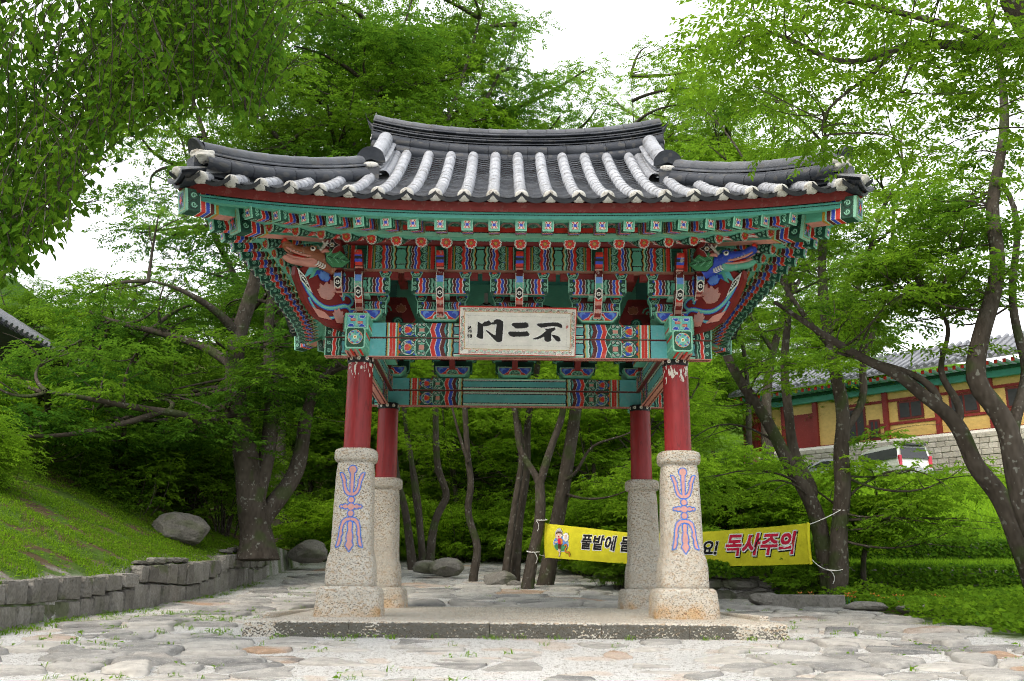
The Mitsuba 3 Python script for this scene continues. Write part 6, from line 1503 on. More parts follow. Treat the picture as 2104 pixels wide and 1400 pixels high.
# forest that closes the view behind the trunks
rg = np.random.default_rng(77); k = 0
for (x0, x1, y0, y1, n, kinds) in ((-14, -5, 17, 26, 9, ('low', 'low', 'broad')), (-4.5, 6.5, 15, 27, 17, ('lowbright',)), (-22, -5, 27, 42, 12, ('low', 'light', 'low')), (-5, 9, 28, 42, 13, ('lowbright', 'light', 'lowbright')), (-34, 34, 44, 70, 34, ('broad', 'tall', 'light')), (8, 30, 48, 66, 10, ('light', 'broad'))):
    for q in range(n):
        x, y = rg.uniform(x0, x1), rg.uniform(y0, y1)
        kd = kinds[rg.integers(len(kinds))]; s = rg.uniform(.75, 1.1)*(1 if kd.startswith('low') else .8)
        inst('forest_tree', 'green tree in the mass of woodland behind the slender trunks' if y < 44 else 'far green tree of the wooded hillside', 'tree', kd, x, y, s, rg.uniform(0, 360), group='woodland trees behind the gate' if y < 44 else 'far trees on the wooded hillside')
for (x0, x1, y0, y1, n, kind, smin, smax, lab, grp) in ((-5.5, 1.5, 13.5, 19, 26, 'bright', .8, 1.3, 'bright green shrub on the forest floor behind the slender trunks', 'bright shrubs behind the slender trunks'),
        (1.3, 5.0, 8.0, 14, 22, 'bright', .8, 1.4, 'bright leafy shrub behind the yellow banner', 'shrubs behind the banner'), (1.8, 5.0, 4.9, 7, 12, 'bush', .40, .60, 'dark shrub hanging over the terrace wall under the banner', 'dark shrubs under the banner'),
        (4.4, 6.4, 6.7, 10, 9, 'bright', .7, 1.1, 'bright shrub at the foot of the grass slope on the right', 'shrubs on the right grass slope'), (-9.6, -5.6, 7.6, 12, 16, 'bush', .8, 1.3, 'dark shrub in the shade under the spreading tree', 'dark shrubs under the spreading tree')):
    for q in range(n): inst('shrub', lab, 'shrub', kind, (xq := rg.uniform(x0, x1)), (6.9-.864*(xq-.68)+rg.uniform(.5, 1.6) if 'banner' in lab and kind == 'bush' else rg.uniform(y0, y1)), rg.uniform(smin, smax), rg.uniform(0, 360), group=grp, parts=('stems', 'crown'))
# ================================================================== GRASS, GROUND PLANTS, BOULDERS
rng = np.random.default_rng(55)
def blades(rng, x, y, h, w, tone, lean=.45, z=None, tsd=.12):
    n = len(x); z = terrain(x, y)-.01 if z is None else z; a = rng.uniform(0, 2*np.pi, n); d = np.stack([np.cos(a), np.sin(a), 0*a], 1); s = np.stack([-np.sin(a), np.cos(a), 0*a], 1)
    P = np.stack([x, y, z], 1); L = rng.uniform(.1, lean*2, n)[:, None]; h = h*rng.uniform(.55, 1.3, n); w = w*rng.uniform(.7, 1.3, n)
    mid = P+np.array([0, 0, 1.])*(h*.6)[:, None]+d*L*(h*.25)[:, None]; tip = P+np.array([0, 0, 1.])*h[:, None]*(1-.25*L)+d*L*h[:, None]
    V = np.stack([P-s*(w/2)[:, None], P+s*(w/2)[:, None], mid+s*(w*.4)[:, None], mid-s*(w*.4)[:, None], tip], 1); b = 5*np.arange(n)[:, None]
    F = np.concatenate([b+[0, 1, 2], b+[0, 2, 3], b+[3, 2, 4]]); U = np.stack([np.repeat(.5+np.clip(tone+rng.normal(0, tsd, n), 0, 1), 5), np.repeat(rng.uniform(.2, .9, n), 5)], 1)
    return V.reshape(-1, 3), F, U
n = 150000; x = -5.06-rng.beta(1.0, 1.5, n)*5.2; y = -8+rng.random(n)*17.2
keep = meshkit.fbm(np.stack([x*1.6, y*1.6, x*0], 1), 3, 3) > .36+.10*rng.random(n); x, y = x[keep], y[keep]
g1 = blades(rng, x, y, .055, .009, .62)
n = 5200; x2 = -5.1-rng.beta(1, 1.5, n)*5; y2 = -8+rng.random(n)*16.5; N2 = unit(np.stack([rng.normal(0, .5, n), rng.normal(0, .5, n), np.ones(n)], 1)); a = rng.uniform(0, 6.28, n)
g2 = leafmesh(np.stack([x2, y2, terrain(x2, y2)+rng.uniform(.0, .05, n)], 1), unit(np.stack([np.cos(a), np.sin(a), rng.uniform(-.1, .4, n)], 1)), N2, rng.uniform(.03, .07, n), rng.uniform(.02, .045, n), np.clip(rng.normal(.55, .15, n), 0, 1), rng.uniform(.3, .9, n))
leaf_put('grass', join_mesh([g1, g2])); tag('grass', 'short mown grass with weeds and bare patches on the left bank', 'grass', kind='stuff')
# bright grass on the right: ledges and the slope above them
n = 26000; x = rng.uniform(3.2, 13.5, n); y = np.where(rng.random(n) < .5, rng.uniform(4.9, 6.25, n), rng.uniform(6.6, 9, n)); g1 = blades(rng, x, y, .16, .012, .72)
n = 60000; d = rng.random(n)**.8; y = 8+d*24; x = rng.uniform(4.5, 24, n); g2 = blades(rng, x, y, .26, .035, .80)
k = leaf_put('grass', join_mesh([g1, g2])); tag(k, 'bright tall grass on the ledges and slope at the right', 'grass', kind='stuff')
# weeds between the paving stones and along the walls
def tufts(spots, per=(5, 12), h=.07, tone=.55):
    X, Y = [], []
    for a, b in spots:
        q = rng.integers(*per); X.append(a+rng.normal(0, .035, q)); Y.append(b+rng.normal(0, .03, q))
    x, y = np.concatenate(X), np.concatenate(Y); return blades(rng, x, y, h, .008, tone, .8)
sp = [(-4.95+abs(rng.normal(0, .10)), rng.uniform(-6, 8)) for _ in range(120)]+[(rng.uniform(-4.8, -2.2), rng.uniform(-5.8, .5)) for _ in range(110)]+[(rng.uniform(2.7, 4.8), rng.uniform(-6, 2)) for _ in range(60)]+[(rng.uniform(-2.8, 2.7), -2.82-abs(rng.normal(0, .05))) for _ in range(26)]+[(rng.uniform(-2.5, 2.8), rng.uniform(-6.4, -3)) for _ in range(26)]+[(rng.uniform(-4.5, 4.5), rng.uniform(2.3, 9)) for _ in range(110)]
sp += [(rng.normal(-3.6, .7), rng.normal(-.6, .9)) for _ in range(110)]
w1 = tufts(sp, h=.06); n = 1500; i_ = rng.integers(0, len(sp), n); px_ = np.array(sp)[i_]+rng.normal(0, .05, (n, 2)); a = rng.uniform(0, 6.28, n)
w2 = leafmesh(np.column_stack([px_, terrain(px_[:, 0], px_[:, 1])+rng.uniform(.005, .04, n)]), unit(np.stack([np.cos(a), np.sin(a), rng.uniform(.0, .6, n)], 1)), unit(np.stack([rng.normal(0, .4, n), rng.normal(0, .4, n), np.ones(n)], 1)), rng.uniform(.025, .06, n), rng.uniform(.012, .03, n), np.clip(rng.normal(.5, .12, n), 0, 1), rng.uniform(.3, .9, n))
leaf_put('weeds', join_mesh([w1, w2])); tag('weeds', 'small weeds sprouting between the flagstones and along the walls', 'weeds', kind='stuff')
# leafy ground cover along the right edge of the paving, and ivy on the terrace walls
def cover(n, f, leaf, tone, up=.8):
    P, N = f(n); a = rng.uniform(0, 6.28, n); t = np.stack([np.cos(a), np.sin(a), rng.uniform(-.5, .3, n)], 1); N = unit(N+rng.normal(0, .45, (n, 3))); L = leaf*rng.uniform(.6, 1.25, n)
    return leafmesh(P, unit(t-N*(t*N).sum(1)[:, None]*.8), N, L, L*rng.uniform(.65, .9, n), np.clip(rng.normal(tone, .12, n), 0, 1), rng.uniform(.2, .9, n))
def f_bed(n):
    x = rng.uniform(4.75, 13, n); y = rng.uniform(-3.2, 4.6, n); k_ = x > 4.85+.35*np.sin(y*1.3)+.10*(y-2)*(y > 2)*-1; x = np.where(k_, x, x+1.2)
    return np.stack([x, y, terrain(x, y)+rng.random(n)**.7*(.10+.34*meshkit.fbm(np.stack([x*.9, y*.9, x*0], 1), 2, 6))], 1), np.tile([0, -.35, 1.], (n, 1))
leaf_put('ground_cover', cover(26000, f_bed, .085, .50)); tag('ground_cover', 'broad leaved ground cover along the right edge of the paving', 'ground cover', kind='stuff')
def f_ivy(x0, x1, yf, z0, H):
    def f(n):
        x = rng.uniform(x0, x1, n); v = rng.random(n); h = H*v; ov = meshkit.fbm(np.stack([x*.8, v*2, x*0+yf], 1), 3, 9)
        ok = ov > .46-.20*sst(5, 8, x); P = np.stack([x, yf-.05-.16*ov-.10*rng.random(n), z0+h], 1); P[~ok] = P[~ok]*[1, 1, 0]+[0, .02, z0+H+.01]; P[~ok, 1] = yf+rng.uniform(-.12, .35, (~ok).sum())
        return P, np.tile([0, -1., .55], (n, 1))
    return f
k = leaf_put('ivy', cover(15000, f_ivy(2.3, 13.4, 4.60, .04, .66), .075, .34)); tag(k, 'dark ivy hanging over the lower terrace wall', 'ivy', kind='stuff')
k = leaf_put('ivy', cover(14000, f_ivy(3.0, 13.4, 6.28, .70, .50), .075, .30)); tag(k, 'dark ivy hanging over the upper terrace wall', 'ivy', kind='stuff')
# big kudzu leaves and a fine bush on the crest of the left bank
def hedge(name, label, cat, c, r, n, leaf, tone, ratio, flat):
    key = numbered(name); tag(key, label, cat); cs, rs = ellipsoid_pads(rng, c, r, n, .5, (.3, .5)); m = Mb()
    for p in cs: m.tube(smooth_path([(c[0]+(p[0]-c[0])*.5, c[1]+(p[1]-c[1])*.5, c[2]-r[2]-.2), (p[0], p[1], (p[2]+c[2]-r[2])/2), p]), np.linspace(.014, .004, 9), 0, 4, caps=False)
    put(f'{key}__stems', m, 'mat_bark'); leaf_put(f'{key}__leaves', pad_leaves(rng, cs, rs, leaf, 1.0, tone=tone, ratio=ratio, flat=flat, thick=.6, per=7))
hedge('kudzu_vine', 'bright yellow green vine with large leaves on the crest of the left bank', 'vine', (-9.3, 6.0, 3.55), (1.5, 1.0, .5), 34, .15, .92, .85, .5)  # leaf tone set paler and yellower than the next vine
hedge('kudzu_vine', 'darker large leaved vine just below the yellow green one on the left bank', 'vine', (-9.0, 5.2, 3.0), (1.5, .8, .4), 24, .14, .55, .85, .5)
hedge('fine_bush', 'fine leaved bamboo-like bush at the left edge on top of the grass bank', 'bush', (-7.9, 2.0, 2.2), (.72, .6, .52), 40, .075, .60, .22, .9)
hedge('dark_bush', 'shaded bush beside the boulder, under the crown of the spreading tree', 'bush', (-7.4, 6.2, 2.2), (1.2, .9, .7), 26, .10, .45, .55, .5)
# orange lilies
for i, (x, y) in enumerate(((4.27, 2.3), (4.83, 2.2), (5.24, 2.1), (5.56, 1.9), (5.9, 1.6), (5.04, 2.35), (4.42, 2.35))):
    key = numbered('orange_lily'); tag(key, 'clump of orange lilies at the right edge of the paving near the forked tree', 'flowers', 'orange lilies by the paving'); m, f_ = Mb(), Mb(); z = float(terrain(x, y))
    for q in range(rng.integers(3, 7)):
        e = np.array([x+rng.normal(0, .09), y+rng.normal(0, .06), z+rng.uniform(.12, .24)]); m.tube(smooth_path([(x, y, z-.02), (x*.5+e[0]*.5, y, z+.10), e]), .004, P_green, 4)
        for w in range(6):
            a = w*np.pi/3; d = np.array([math.cos(a), math.sin(a)*.9-.4, .5]); d /= np.linalg.norm(d); s_ = np.cross(d, Z_); s_ /= np.linalg.norm(s_)+1e-9
            f_.add([e, e+d*.030+s_*.013, e+d*.058, e+d*.030-s_*.013], [[0, 1, 2], [0, 2, 3]], P_orange)
    b_ = blades(rng, x+rng.normal(0, .07, 16), y+rng.normal(0, .05, 16), .20, .012, .5)
    put(f'{key}__stems', m, 'mat_paint'); put(f'{key}__petals', f_, 'mat_paint', smooth=False); leaf_put(f'{key}__leaves', b_)
# boulders
def boulder(c, r, seed, label, tone=.2, sub=4):
    s_ = trimesh.creation.icosphere(subdivisions=sub); v = s_.vertices; rr = np.random.default_rng(seed); q = v*(1+.55*(meshkit.fbm(v*1.1+seed*3.3, 2, seed)[:, None]-.5))
    for _ in range(7):
        d = unit(rr.normal(0, 1, 3)); h = .72+.2*rr.random(); o = q@d; q = q-d*np.maximum(o-h, 0)[:, None]*.85
    q = q*(1+.10*(meshkit.fbm(v*6+seed, 3, seed)[:, None]-.5)); m = Mb().add(q*np.asarray(r)+np.asarray(c), s_.faces, 0, .6); m.U[-1][:, 0] = .5+tone
    tag(put('boulder', m, 'mat_wallstone'), label, 'boulder')
boulder((-5.95, 5.6, 1.22), (.55, .45, .34), 1, 'dark boulder on the grass bank beside the spreading tree', -.05)
boulder((-1.3, 9, .70), (.38, .3, .20), 2, 'low boulder seen just right of the left back pillar', .25)
boulder((-1.75, 9.3, .70), (.30, .3, .17), 3, 'small boulder touching the left back pillar in view', .2)
boulder((-.22, 7.5, .42), (.33, .3, .20), 4, 'pale boulder at the foot of the pair of trunks in the middle', .45)
boulder((.12, 7.2, .32), (.18, .2, .10), 5, 'small stone at the foot of the dark forked trunk', .4)
boulder((-4.6, 11, 1.05), (.48, .4, .26), 6, 'mossy boulder on the path left of the left front pillar', .3)
boulder((3.66, 2.35, .12), (.24, .2, .10), 7, 'round boulder at the left end of the low kerb', .35)
boulder((5.6, 1.3, .0), (.45, .25, .09), 8, 'flat boulder at the edge of the ground cover on the right', .35)
boulder((4.9, 1.6, .04), (.30, .2, .07), 9, 'small flat boulder near the orange lilies', .5)
m = Mb(); m.bbox([-.60, -.07, -.2], [.60, .07, .115], 0, .012, R=np.array([[.995, .10, 0], [-.10, .995, 0], [0, 0, 1]]), at=[4.18, 2.22, .08]); m.U[-1][:, 0] = .85; m.U[-1][:, 1] = .2
tag(put('stone_kerb', m, 'mat_wallstone', smooth=False), 'low straight stone kerb at the foot of the forked tree', 'kerb')

# ================================================================== THE YELLOW BANNER
BN = 'banner'; tag(BN, 'yellow cloth banner with a cartoon and Korean lettering strung between two trees', 'banner')
BX0, BX1 = np.array([.68, 6.9]), np.array([4.735, 3.398]); BL = np.linalg.norm(BX1-BX0)
_bt = [(0, 1.484), (.92, 1.378), (1.83, 1.262), (2.6, 1.222), (3.39, 1.221), (4.48, 1.257), (BL, 1.296)]; _bb = [(0, .842), (.92, .774), (1.83, .706), (2.6, .664), (3.39, .643), (4.48, .647), (BL, .662)]
def bpt(u, v, off=0.):
    u, v = np.asarray(u, float), np.asarray(v, float); from_ = lambda tb: np.interp(u, [a for a, _ in tb], [b for _, b in tb])
    zt, zb = from_(_bt), from_(_bb); b = .06*np.sin(u*1.15)*1.0+.018*np.sin(u*6+v*2)*(.4+.6*v)+.03*np.sin(np.pi*v)
    d = (BX1-BX0)/BL; n = np.array([d[1], -d[0]]); xy = BX0+d*u[..., None]+n*(b+off)[..., None]
    return np.concatenate([xy, (zb+(zt-zb)*v)[..., None]], -1)
us, vs = np.linspace(0, BL, 120), np.linspace(0, 1, 14); A_, B_ = np.meshgrid(us, vs, indexing='ij'); V = bpt(A_, B_).reshape(-1, 3); i, j = np.meshgrid(np.arange(119), np.arange(13), indexing='ij'); b = (i*14+j).ravel()
m = Mb().add(V, np.stack([b, b+14, b+15, b+1], 1), P_yellow, .0); put(f'{BN}__cloth', m, 'mat_cloth')
m = Mb()
for u in (.035, BL-.035):
    q = bpt(np.full(9, u), np.linspace(-.01, 1.015, 9), .004); m.tube(q, .020, P_yellow, 8)
put(f'{BN}__end_hem', m, 'mat_cloth')
def on_banner(A, name, off=.0, base=.004, lift=.0015):
    v, f, c, l = A.arrays(); u, hv = v[:, 0], v[:, 1]; H = np.interp(u, [a for a, _ in _bt], [b for _, b in _bt])-np.interp(u, [a for a, _ in _bb], [b for _, b in _bb])
    P = bpt(u, hv/H, base+lift*l); put(f'{BN}__{name}', Mb().add(P, f, c, 0), 'mat_cloth', smooth=False)
GLYPHS = {'풀':(184,[[[[6,69],[6,90],[177,90],[177,69],[104,69],[104,59],[156,59],[156,12],[50,12],[50,3],[162,3],[162,-18],[26,-18],[26,32],[132,32],[132,39],[26,39],[26,59],[79,59],[79,69]]],[[[21,144],[21,165],[162,165],[162,144],[135,144],[135,118],[161,118],[161,97],[22,97],[22,118],[48,118],[48,144]],[[73,144],[73,118],[110,118],[110,144]]]]),'밭':(184,[[[[130,64],[130,170],[154,170],[154,129],[181,129],[181,107],[154,107],[154,64]]],[[[33,-17],[33,62],[37,62],[155,62],[155,42],[57,41],[57,32],[153,32],[153,12],[57,12],[57,3],[159,3],[159,-17]]],[[[13,72],[13,160],[38,160],[38,133],[81,133],[81,160],[105,160],[105,72]],[[38,93],[81,93],[81,112],[38,112]]]]),'에':(184,[[[[144,-20],[144,170],[168,170],[168,-20]]],[[[8,74],[11,120],[19,139],[27,148],[39,154],[62,154],[70,151],[86,133],[93,99],[108,99],[108,166],[132,166],[131,-11],[108,-11],[108,77],[93,77],[91,57],[84,38],[71,24],[56,20],[34,22],[20,34],[12,51]],[[32,76],[42,49],[49,44],[56,46],[68,67],[70,94],[64,119],[53,130],[46,129],[36,115],[32,98]]]]),'들':(184,[[[[6,73],[6,94],[10,94],[178,94],[178,73]]],[[[26,-18],[26,34],[30,34],[132,34],[132,43],[26,43],[26,64],[156,64],[156,14],[50,14],[50,4],[162,3],[162,-18]]],[[[28,101],[28,164],[32,164],[156,164],[156,143],[53,143],[52,122],[158,122],[158,101]]]]),'요':(184,[[[[6,3],[6,25],[46,25],[46,67],[29,80],[22,97],[25,128],[39,145],[69,157],[108,158],[132,152],[152,138],[161,120],[161,95],[152,77],[138,67],[138,25],[178,25],[178,3]],[[46,109],[49,98],[58,88],[86,78],[104,79],[121,85],[131,93],[137,105],[135,116],[127,126],[97,137],[75,135],[59,128],[50,119]],[[71,58],[71,25],[113,25],[113,58]]]]),'!':(65,[[[[15,3],[15,19],[21,27],[39,29],[47,24],[49,2],[44,-5],[25,-7]]],[[[22,40],[19,153],[45,153],[43,40]]]]),'독':(184,[[[[6,58],[6,79],[79,79],[79,93],[27,93],[27,162],[157,162],[157,141],[51,141],[51,115],[158,115],[159,93],[104,93],[104,79],[177,79],[177,58]]],[[[24,27],[24,48],[157,48],[157,-21],[133,-21],[133,27]]]]),'사':(184,[[[[128,-20],[128,170],[153,170],[153,96],[183,96],[183,74],[153,74],[153,-20]]],[[[4,31],[4,41],[29,61],[45,90],[50,111],[50,154],[75,154],[75,110],[81,88],[96,63],[120,44],[120,34],[111,23],[100,23],[77,43],[63,69],[48,41],[25,20],[13,19]]]]),'주':(184,[[[[6,44],[6,66],[177,66],[177,44],[104,44],[104,-20],[79,-20],[79,44]]],[[[16,85],[16,95],[38,100],[61,113],[71,123],[78,137],[21,137],[21,158],[162,158],[162,137],[106,137],[113,122],[125,111],[148,99],[167,95],[167,84],[162,74],[140,76],[118,85],[102,96],[92,109],[75,91],[50,78],[22,73]]]]),'의':(184,[[[[137,-20],[137,170],[161,170],[161,-20]]],[[[9,20],[7,42],[77,43],[124,48],[133,48],[134,44],[134,28],[104,23]]],[[[16,99],[16,120],[21,135],[32,147],[49,155],[79,156],[94,153],[114,138],[120,125],[121,99],[115,83],[100,69],[86,64],[57,63],[37,69],[24,80]],[[41,110],[49,93],[69,86],[87,92],[94,100],[97,110],[93,121],[86,128],[66,134],[50,127],[43,119]]]])}
def glyph(A, ch, u, v, h, w, shear, layers, lay=0):
    adv, polys = GLYPHS[ch]; s = h/190.; sx = w/adv
    for q in polys:
        P = Polygon(q[0], q[1:]).buffer(0); P = affinity.translate(affinity.affine_transform(P, [sx, shear*s, 0, s, 0, 0]), u, v)
        for grow, dx, dy, c, L in layers:
            G = affinity.translate(P.buffer(grow, join_style=2, mitre_limit=1.5), dx, dy); G = G if G.geom_type != 'MultiPolygon' else G
            g2 = G.segmentize(.10) if hasattr(G, 'segmentize') else G
            A.poly(g2, c, L)
BK = [(.014, -.004, -.004, P_snow, 0), (.003, 0, 0, P_ink, 1)]
A = Art(); u = .90
for ch, v in zip('풀밭에', (.235, .235, .235)): glyph(A, ch, u, v, .27, .255, .22, BK); u += .262
glyph(A, '들', 1.76, .235, .27, .255, .22, BK)
for ch, u, w in (('요', 3.37, .22), ('!', 3.58, .10)): glyph(A, ch, u, .20, .26, w, .25, BK)
on_banner(A, 'black_lettering')
A = Art(); u = 3.80
RD = [(.022, .014, -.018, P_ink, 0), (.022, 0, 0, P_snow, 1), (.004, 0, 0, P_bannerred, 2)]
for ch in '독사주의': glyph(A, ch, u, .205, .35, .315, .25, RD); u += .322
on_banner(A, 'red_lettering')
A = Art(); ax_, ay_ = .43, .30
A.disc(ax_, ay_-.02, .185, P_snow, 0, 26, .155); A.disc(ax_, ay_-.02, .178, P_ltblue, 1, 26, .148)
A.poly(Polygon([(ax_-.175, ay_-.05), (ax_-.11, ay_+.03), (ax_-.05, ay_-.04), (ax_+.02, ay_+.05), (ax_+.10, ay_-.03), (ax_+.175, ay_+.02), (ax_+.14, ay_-.12), (ax_, ay_-.166), (ax_-.14, ay_-.12)]), P_grey, 2)
A.poly(Polygon([(ax_-.17, ay_-.07), (ax_-.10, ay_-.03), (ax_-.03, ay_-.09), (ax_+.06, ay_-.03), (ax_+.17, ay_-.08), (ax_+.12, ay_-.135), (ax_, ay_-.168), (ax_-.12, ay_-.135)]), P_green, 3)
hx, hy = .37, .44
A.disc(hx, hy+.02, .090, P_ink, 3, 22, .110); A.disc(hx, hy+.02, .084, P_snow, 4, 22, .104); A.disc(hx, hy+.02, .078, P_grey, 4.5, 22, .097); A.disc(hx+.01, hy-.01, .062, P_skin, 6, 18, .058)
A.poly([(hx-.065, hy+.0), (hx-.06, hy+.05), (hx-.03, hy+.045), (hx-.02, hy+.075), (hx+.01, hy+.055), (hx+.03, hy+.08), (hx+.045, hy+.05), (hx+.075, hy+.05), (hx+.07, hy-.0), (hx+.05, hy+.025), (hx, hy+.03), (hx-.04, hy+.02)], P_hair, 7)
A.disc(hx+.01, hy-.035, .022, P_bannerred, 8, 10, .014)
for dx in (-.015, .035): A.disc(hx+dx, hy+.0, .008, P_ink, 8, 8)
A.poly([(hx-.02, hy-.065), (hx+.07, hy-.055), (hx+.09, hy-.17), (hx+.01, hy-.19), (hx-.005, hy-.14)], P_bannerred, 6); A.poly([(hx+.045, hy-.06), (hx+.10, hy-.075), (hx+.105, hy-.165), (hx+.07, hy-.175)], P_orange, 7)
A.poly([(hx-.01, hy-.165), (hx+.085, hy-.175), (hx+.055, hy-.27), (hx-.005, hy-.255)], P_hair, 6.5)
for q in ([(hx-.02, hy-.085), (hx-.06, hy-.03), (hx-.055, hy+.01)], [(hx-.005, hy-.13), (hx-.06, hy-.14), (hx-.085, hy-.13)], [(hx+.01, hy-.25), (hx+.005, hy-.30), (hx+.03, hy-.33)], [(hx+.04, hy-.26), (hx+.025, hy-.36), (hx+.0, hy-.40)]): A.strip(q, .034, P_ink, 5); A.strip(q, .024, P_skin, 6)
a = np.linspace(0, 2*np.pi, 18, endpoint=False); st = np.stack([.545+.065*np.cos(a)*(1+.18*(np.arange(18) % 2)), .405+.075*np.sin(a)*(1+.18*(np.arange(18) % 2))], 1); A.poly(Polygon(st).buffer(.004), P_ink, 4); A.poly(st, P_snow, 5)
for q in range(3): A.strip([(.525+.02*q, .44), (.523+.02*q, .395)], .010, P_orange, 6); A.disc(.522+.02*q, .375, .006, P_orange, 6, 6)
sn = [(.52, .235), (.555, .265), (.575, .235), (.55, .20), (.53, .155), (.57, .125), (.62, .13), (.63, .09), (.615, .055)]
q = np.array(smooth_path([(x, y, 0) for x, y in sn], 5))[:, :2]; A.strip(q, .034, P_ink, 5); A.strip(q, .025, P_orange, 6)
on_banner(A, 'cartoon')
m = Mb()
for a, mid, e in ((bpt(np.array(0.), np.array(.96)), None, (.60, 6.70, 1.55)), (bpt(np.array(0.), np.array(.04)), None, (.44, 6.70, .95)), (bpt(np.array(BL), np.array(.97)), None, (5.26, 3.38, 1.52)), (bpt(np.array(BL), np.array(.1)), (5.0, 3.36, .56), (5.18, 3.32, .58))):
    p = [a, (np.array(a)+np.array(e))/2-[0, 0, .015] if mid is None else mid, e]; m.tube(smooth_path(p, 5), .007, P_snow, 5)
for c, r in (((5.28, 3.5, 1.52), .125), ((5.14, 3.5, .58), .14), ((.60, 6.8, 1.55), .115), ((.45, 6.8, .95), .12)):
    a = np.linspace(0, 2*np.pi, 21); m.tube(np.stack([c[0]+r*np.cos(a), c[1]+r*np.sin(a), c[2]+.02*np.sin(a*1.0)], 1), .008, P_snow, 5)
for x, y, z in ((4.99, 3.35, .56), (.47, 6.66, .92), (.50, 6.68, 1.52)): m.tube(smooth_path([(x, y, z), (x+.05, y-.02, z-.10), (x+.02, y-.02, z-.20)]), .005, P_snow, 5)
put(f'{BN}__rope', m, 'mat_cloth')

# ================================================================== BEYOND: hall, cars, block wall on the right
mA, mB = np.array([15.0, 49.0]), np.array([27.2, 36.2]); wd = (mB-mA)/np.linalg.norm(mB-mA); wn = np.array([wd[1], -wd[0]]); WL = np.linalg.norm(mB-mA)
def wp(u, o, z): return np.array([*(mA+wd*u+wn*o), z])
U3, N3 = np.array([*wd, 0]), np.array([*wn, 0])
BW = 'block_wall'; tag(BW, 'pale squared stone block wall below the yellow hall', 'wall'); rr = np.random.default_rng(8); z = 5.0; row = 0
while z < 8.0:
    h = rr.uniform(.27, .33); u = 2.0-rr.random()*.5
    while u < WL+1:
        L = rr.uniform(.38, .66); m = Mb(); o = rr.uniform(1.0, 1.05); m.bbox([0, -.3, 0], [L-.02, 0, h-.02], 0, .02, R=np.stack([U3, N3, Z_], 1), at=wp(u, o, z)); m.U[-1][:, 0] = .5+rr.uniform(.75, 1.15); m.U[-1][:, 1] = 0
        put(f'{BW}__block', m, 'mat_palestone', smooth=False); u += L
    z += h; row += 1
m = Mb(); m.box([0, 0, 0], [WL+2, .2, .45], P_cream, R=np.stack([U3, N3, Z_], 1), at=wp(1.5, .55, 7.98)); m.box([0, -.0, 0], [WL+2, .4, 3.4], P_brown, R=np.stack([U3, N3, Z_], 1), at=wp(1.5, .2, 4.8)); put(f'{BW}__plaster_band', m, 'mat_paint', smooth=False)
YH = 'yellow_hall'; tag(YH, 'yellow walled temple hall with dark red posts and green eaves behind the right trees', 'temple building'); R3 = np.stack([U3, N3, Z_], 1)
def yb(name, lo, hi, c, mat='mat_paint', w=.1): return put(f'{YH}__{name}', Mb().box(lo, hi, c, w, R=R3, at=wp(0, 0, 8.45)), mat, smooth=False)
yb('wall', [0, -4, 0], [WL+3, 0, 2.75], P_hallyellow); yb('sill_beam', [0, 0, -.15], [WL+3, .12, .12], P_maroon); yb('base', [0, -.2, -.5], [WL+3, .25, -.15], P_wood)
for u in (1, 2.9, 5.0, 6.6, 9.3, 12.2, 15.0, 17.6): yb('post', [u-.14, .0, 0], [u+.14, .2, 2.7], P_maroon)
for u in (0, 3.2): yb('red_door', [u, .02, .12], [u+1.6, .06, 2.1], P_maroon)
for u, w_, z0, z1 in ((7.0, 1.0, .3, 2.0), (10.05, 1.3, 1.15, 2.05), (12.9, 1.4, 1.1, 2.05), (15.8, 1.2, 1.1, 2.05), (8.3, .5, .2, 1.2)):
    k = yb('window', [u-.07, .02, z0-.07], [u+w_+.07, .08, z1+.07], P_brown); 
    for q in range(2): put(f'{k}__pane', Mb().box([u+q*w_/2+.05, .08, z0+.05], [u+(q+1)*w_/2-.05, .095, z1-.05], P_dkgrey, R=R3, at=wp(0, 0, 8.45)), 'mat_paint', smooth=False)
yb('rail', [6.6, 0, .85], [WL+3, .06, 1.0], P_maroon); yb('rail', [6.6, 0, 2.15], [WL+3, .06, 2.3], P_maroon)
yb('painted_eave_beam', [0, 0, 2.7], [WL+3, .3, 3.05], P_teal); yb('painted_eave_beam', [0, 0, 3.05], [WL+3, .5, 3.2], P_dkgreen)
for u in np.arange(.3, WL+3, .42): yb('rafter', [u-.08, -.2, 3.2], [u+.08, 1.25, 3.38], P_jade); yb('rafter_end', [u-.085, 1.25, 3.19], [u+.085, 1.27, 3.39], P_red)
m = Mb(); m.hexa([[0, 1.6, 3.42], [WL+3, 1.6, 3.42], [0, -2.4, 5.2], [WL+3, -2.4, 5.2], [0, 1.6, 3.52], [WL+3, 1.6, 3.52], [0, -2.4, 5.4], [WL+3, -2.4, 5.4]], 0)
for u in np.arange(.2, WL+3, .42): m.tube([[u, 1.65, 3.58], [u, -.4, 4.45], [u, -2.4, 5.45]], .11, 0, 7)
V, F, U = m.mesh(); U[:, 0] = .95; V = V@R3.T+wp(0, 0, 8.45); put(f'{YH}__tiled_roof', (V, F, U), 'mat_tile', smooth=False)
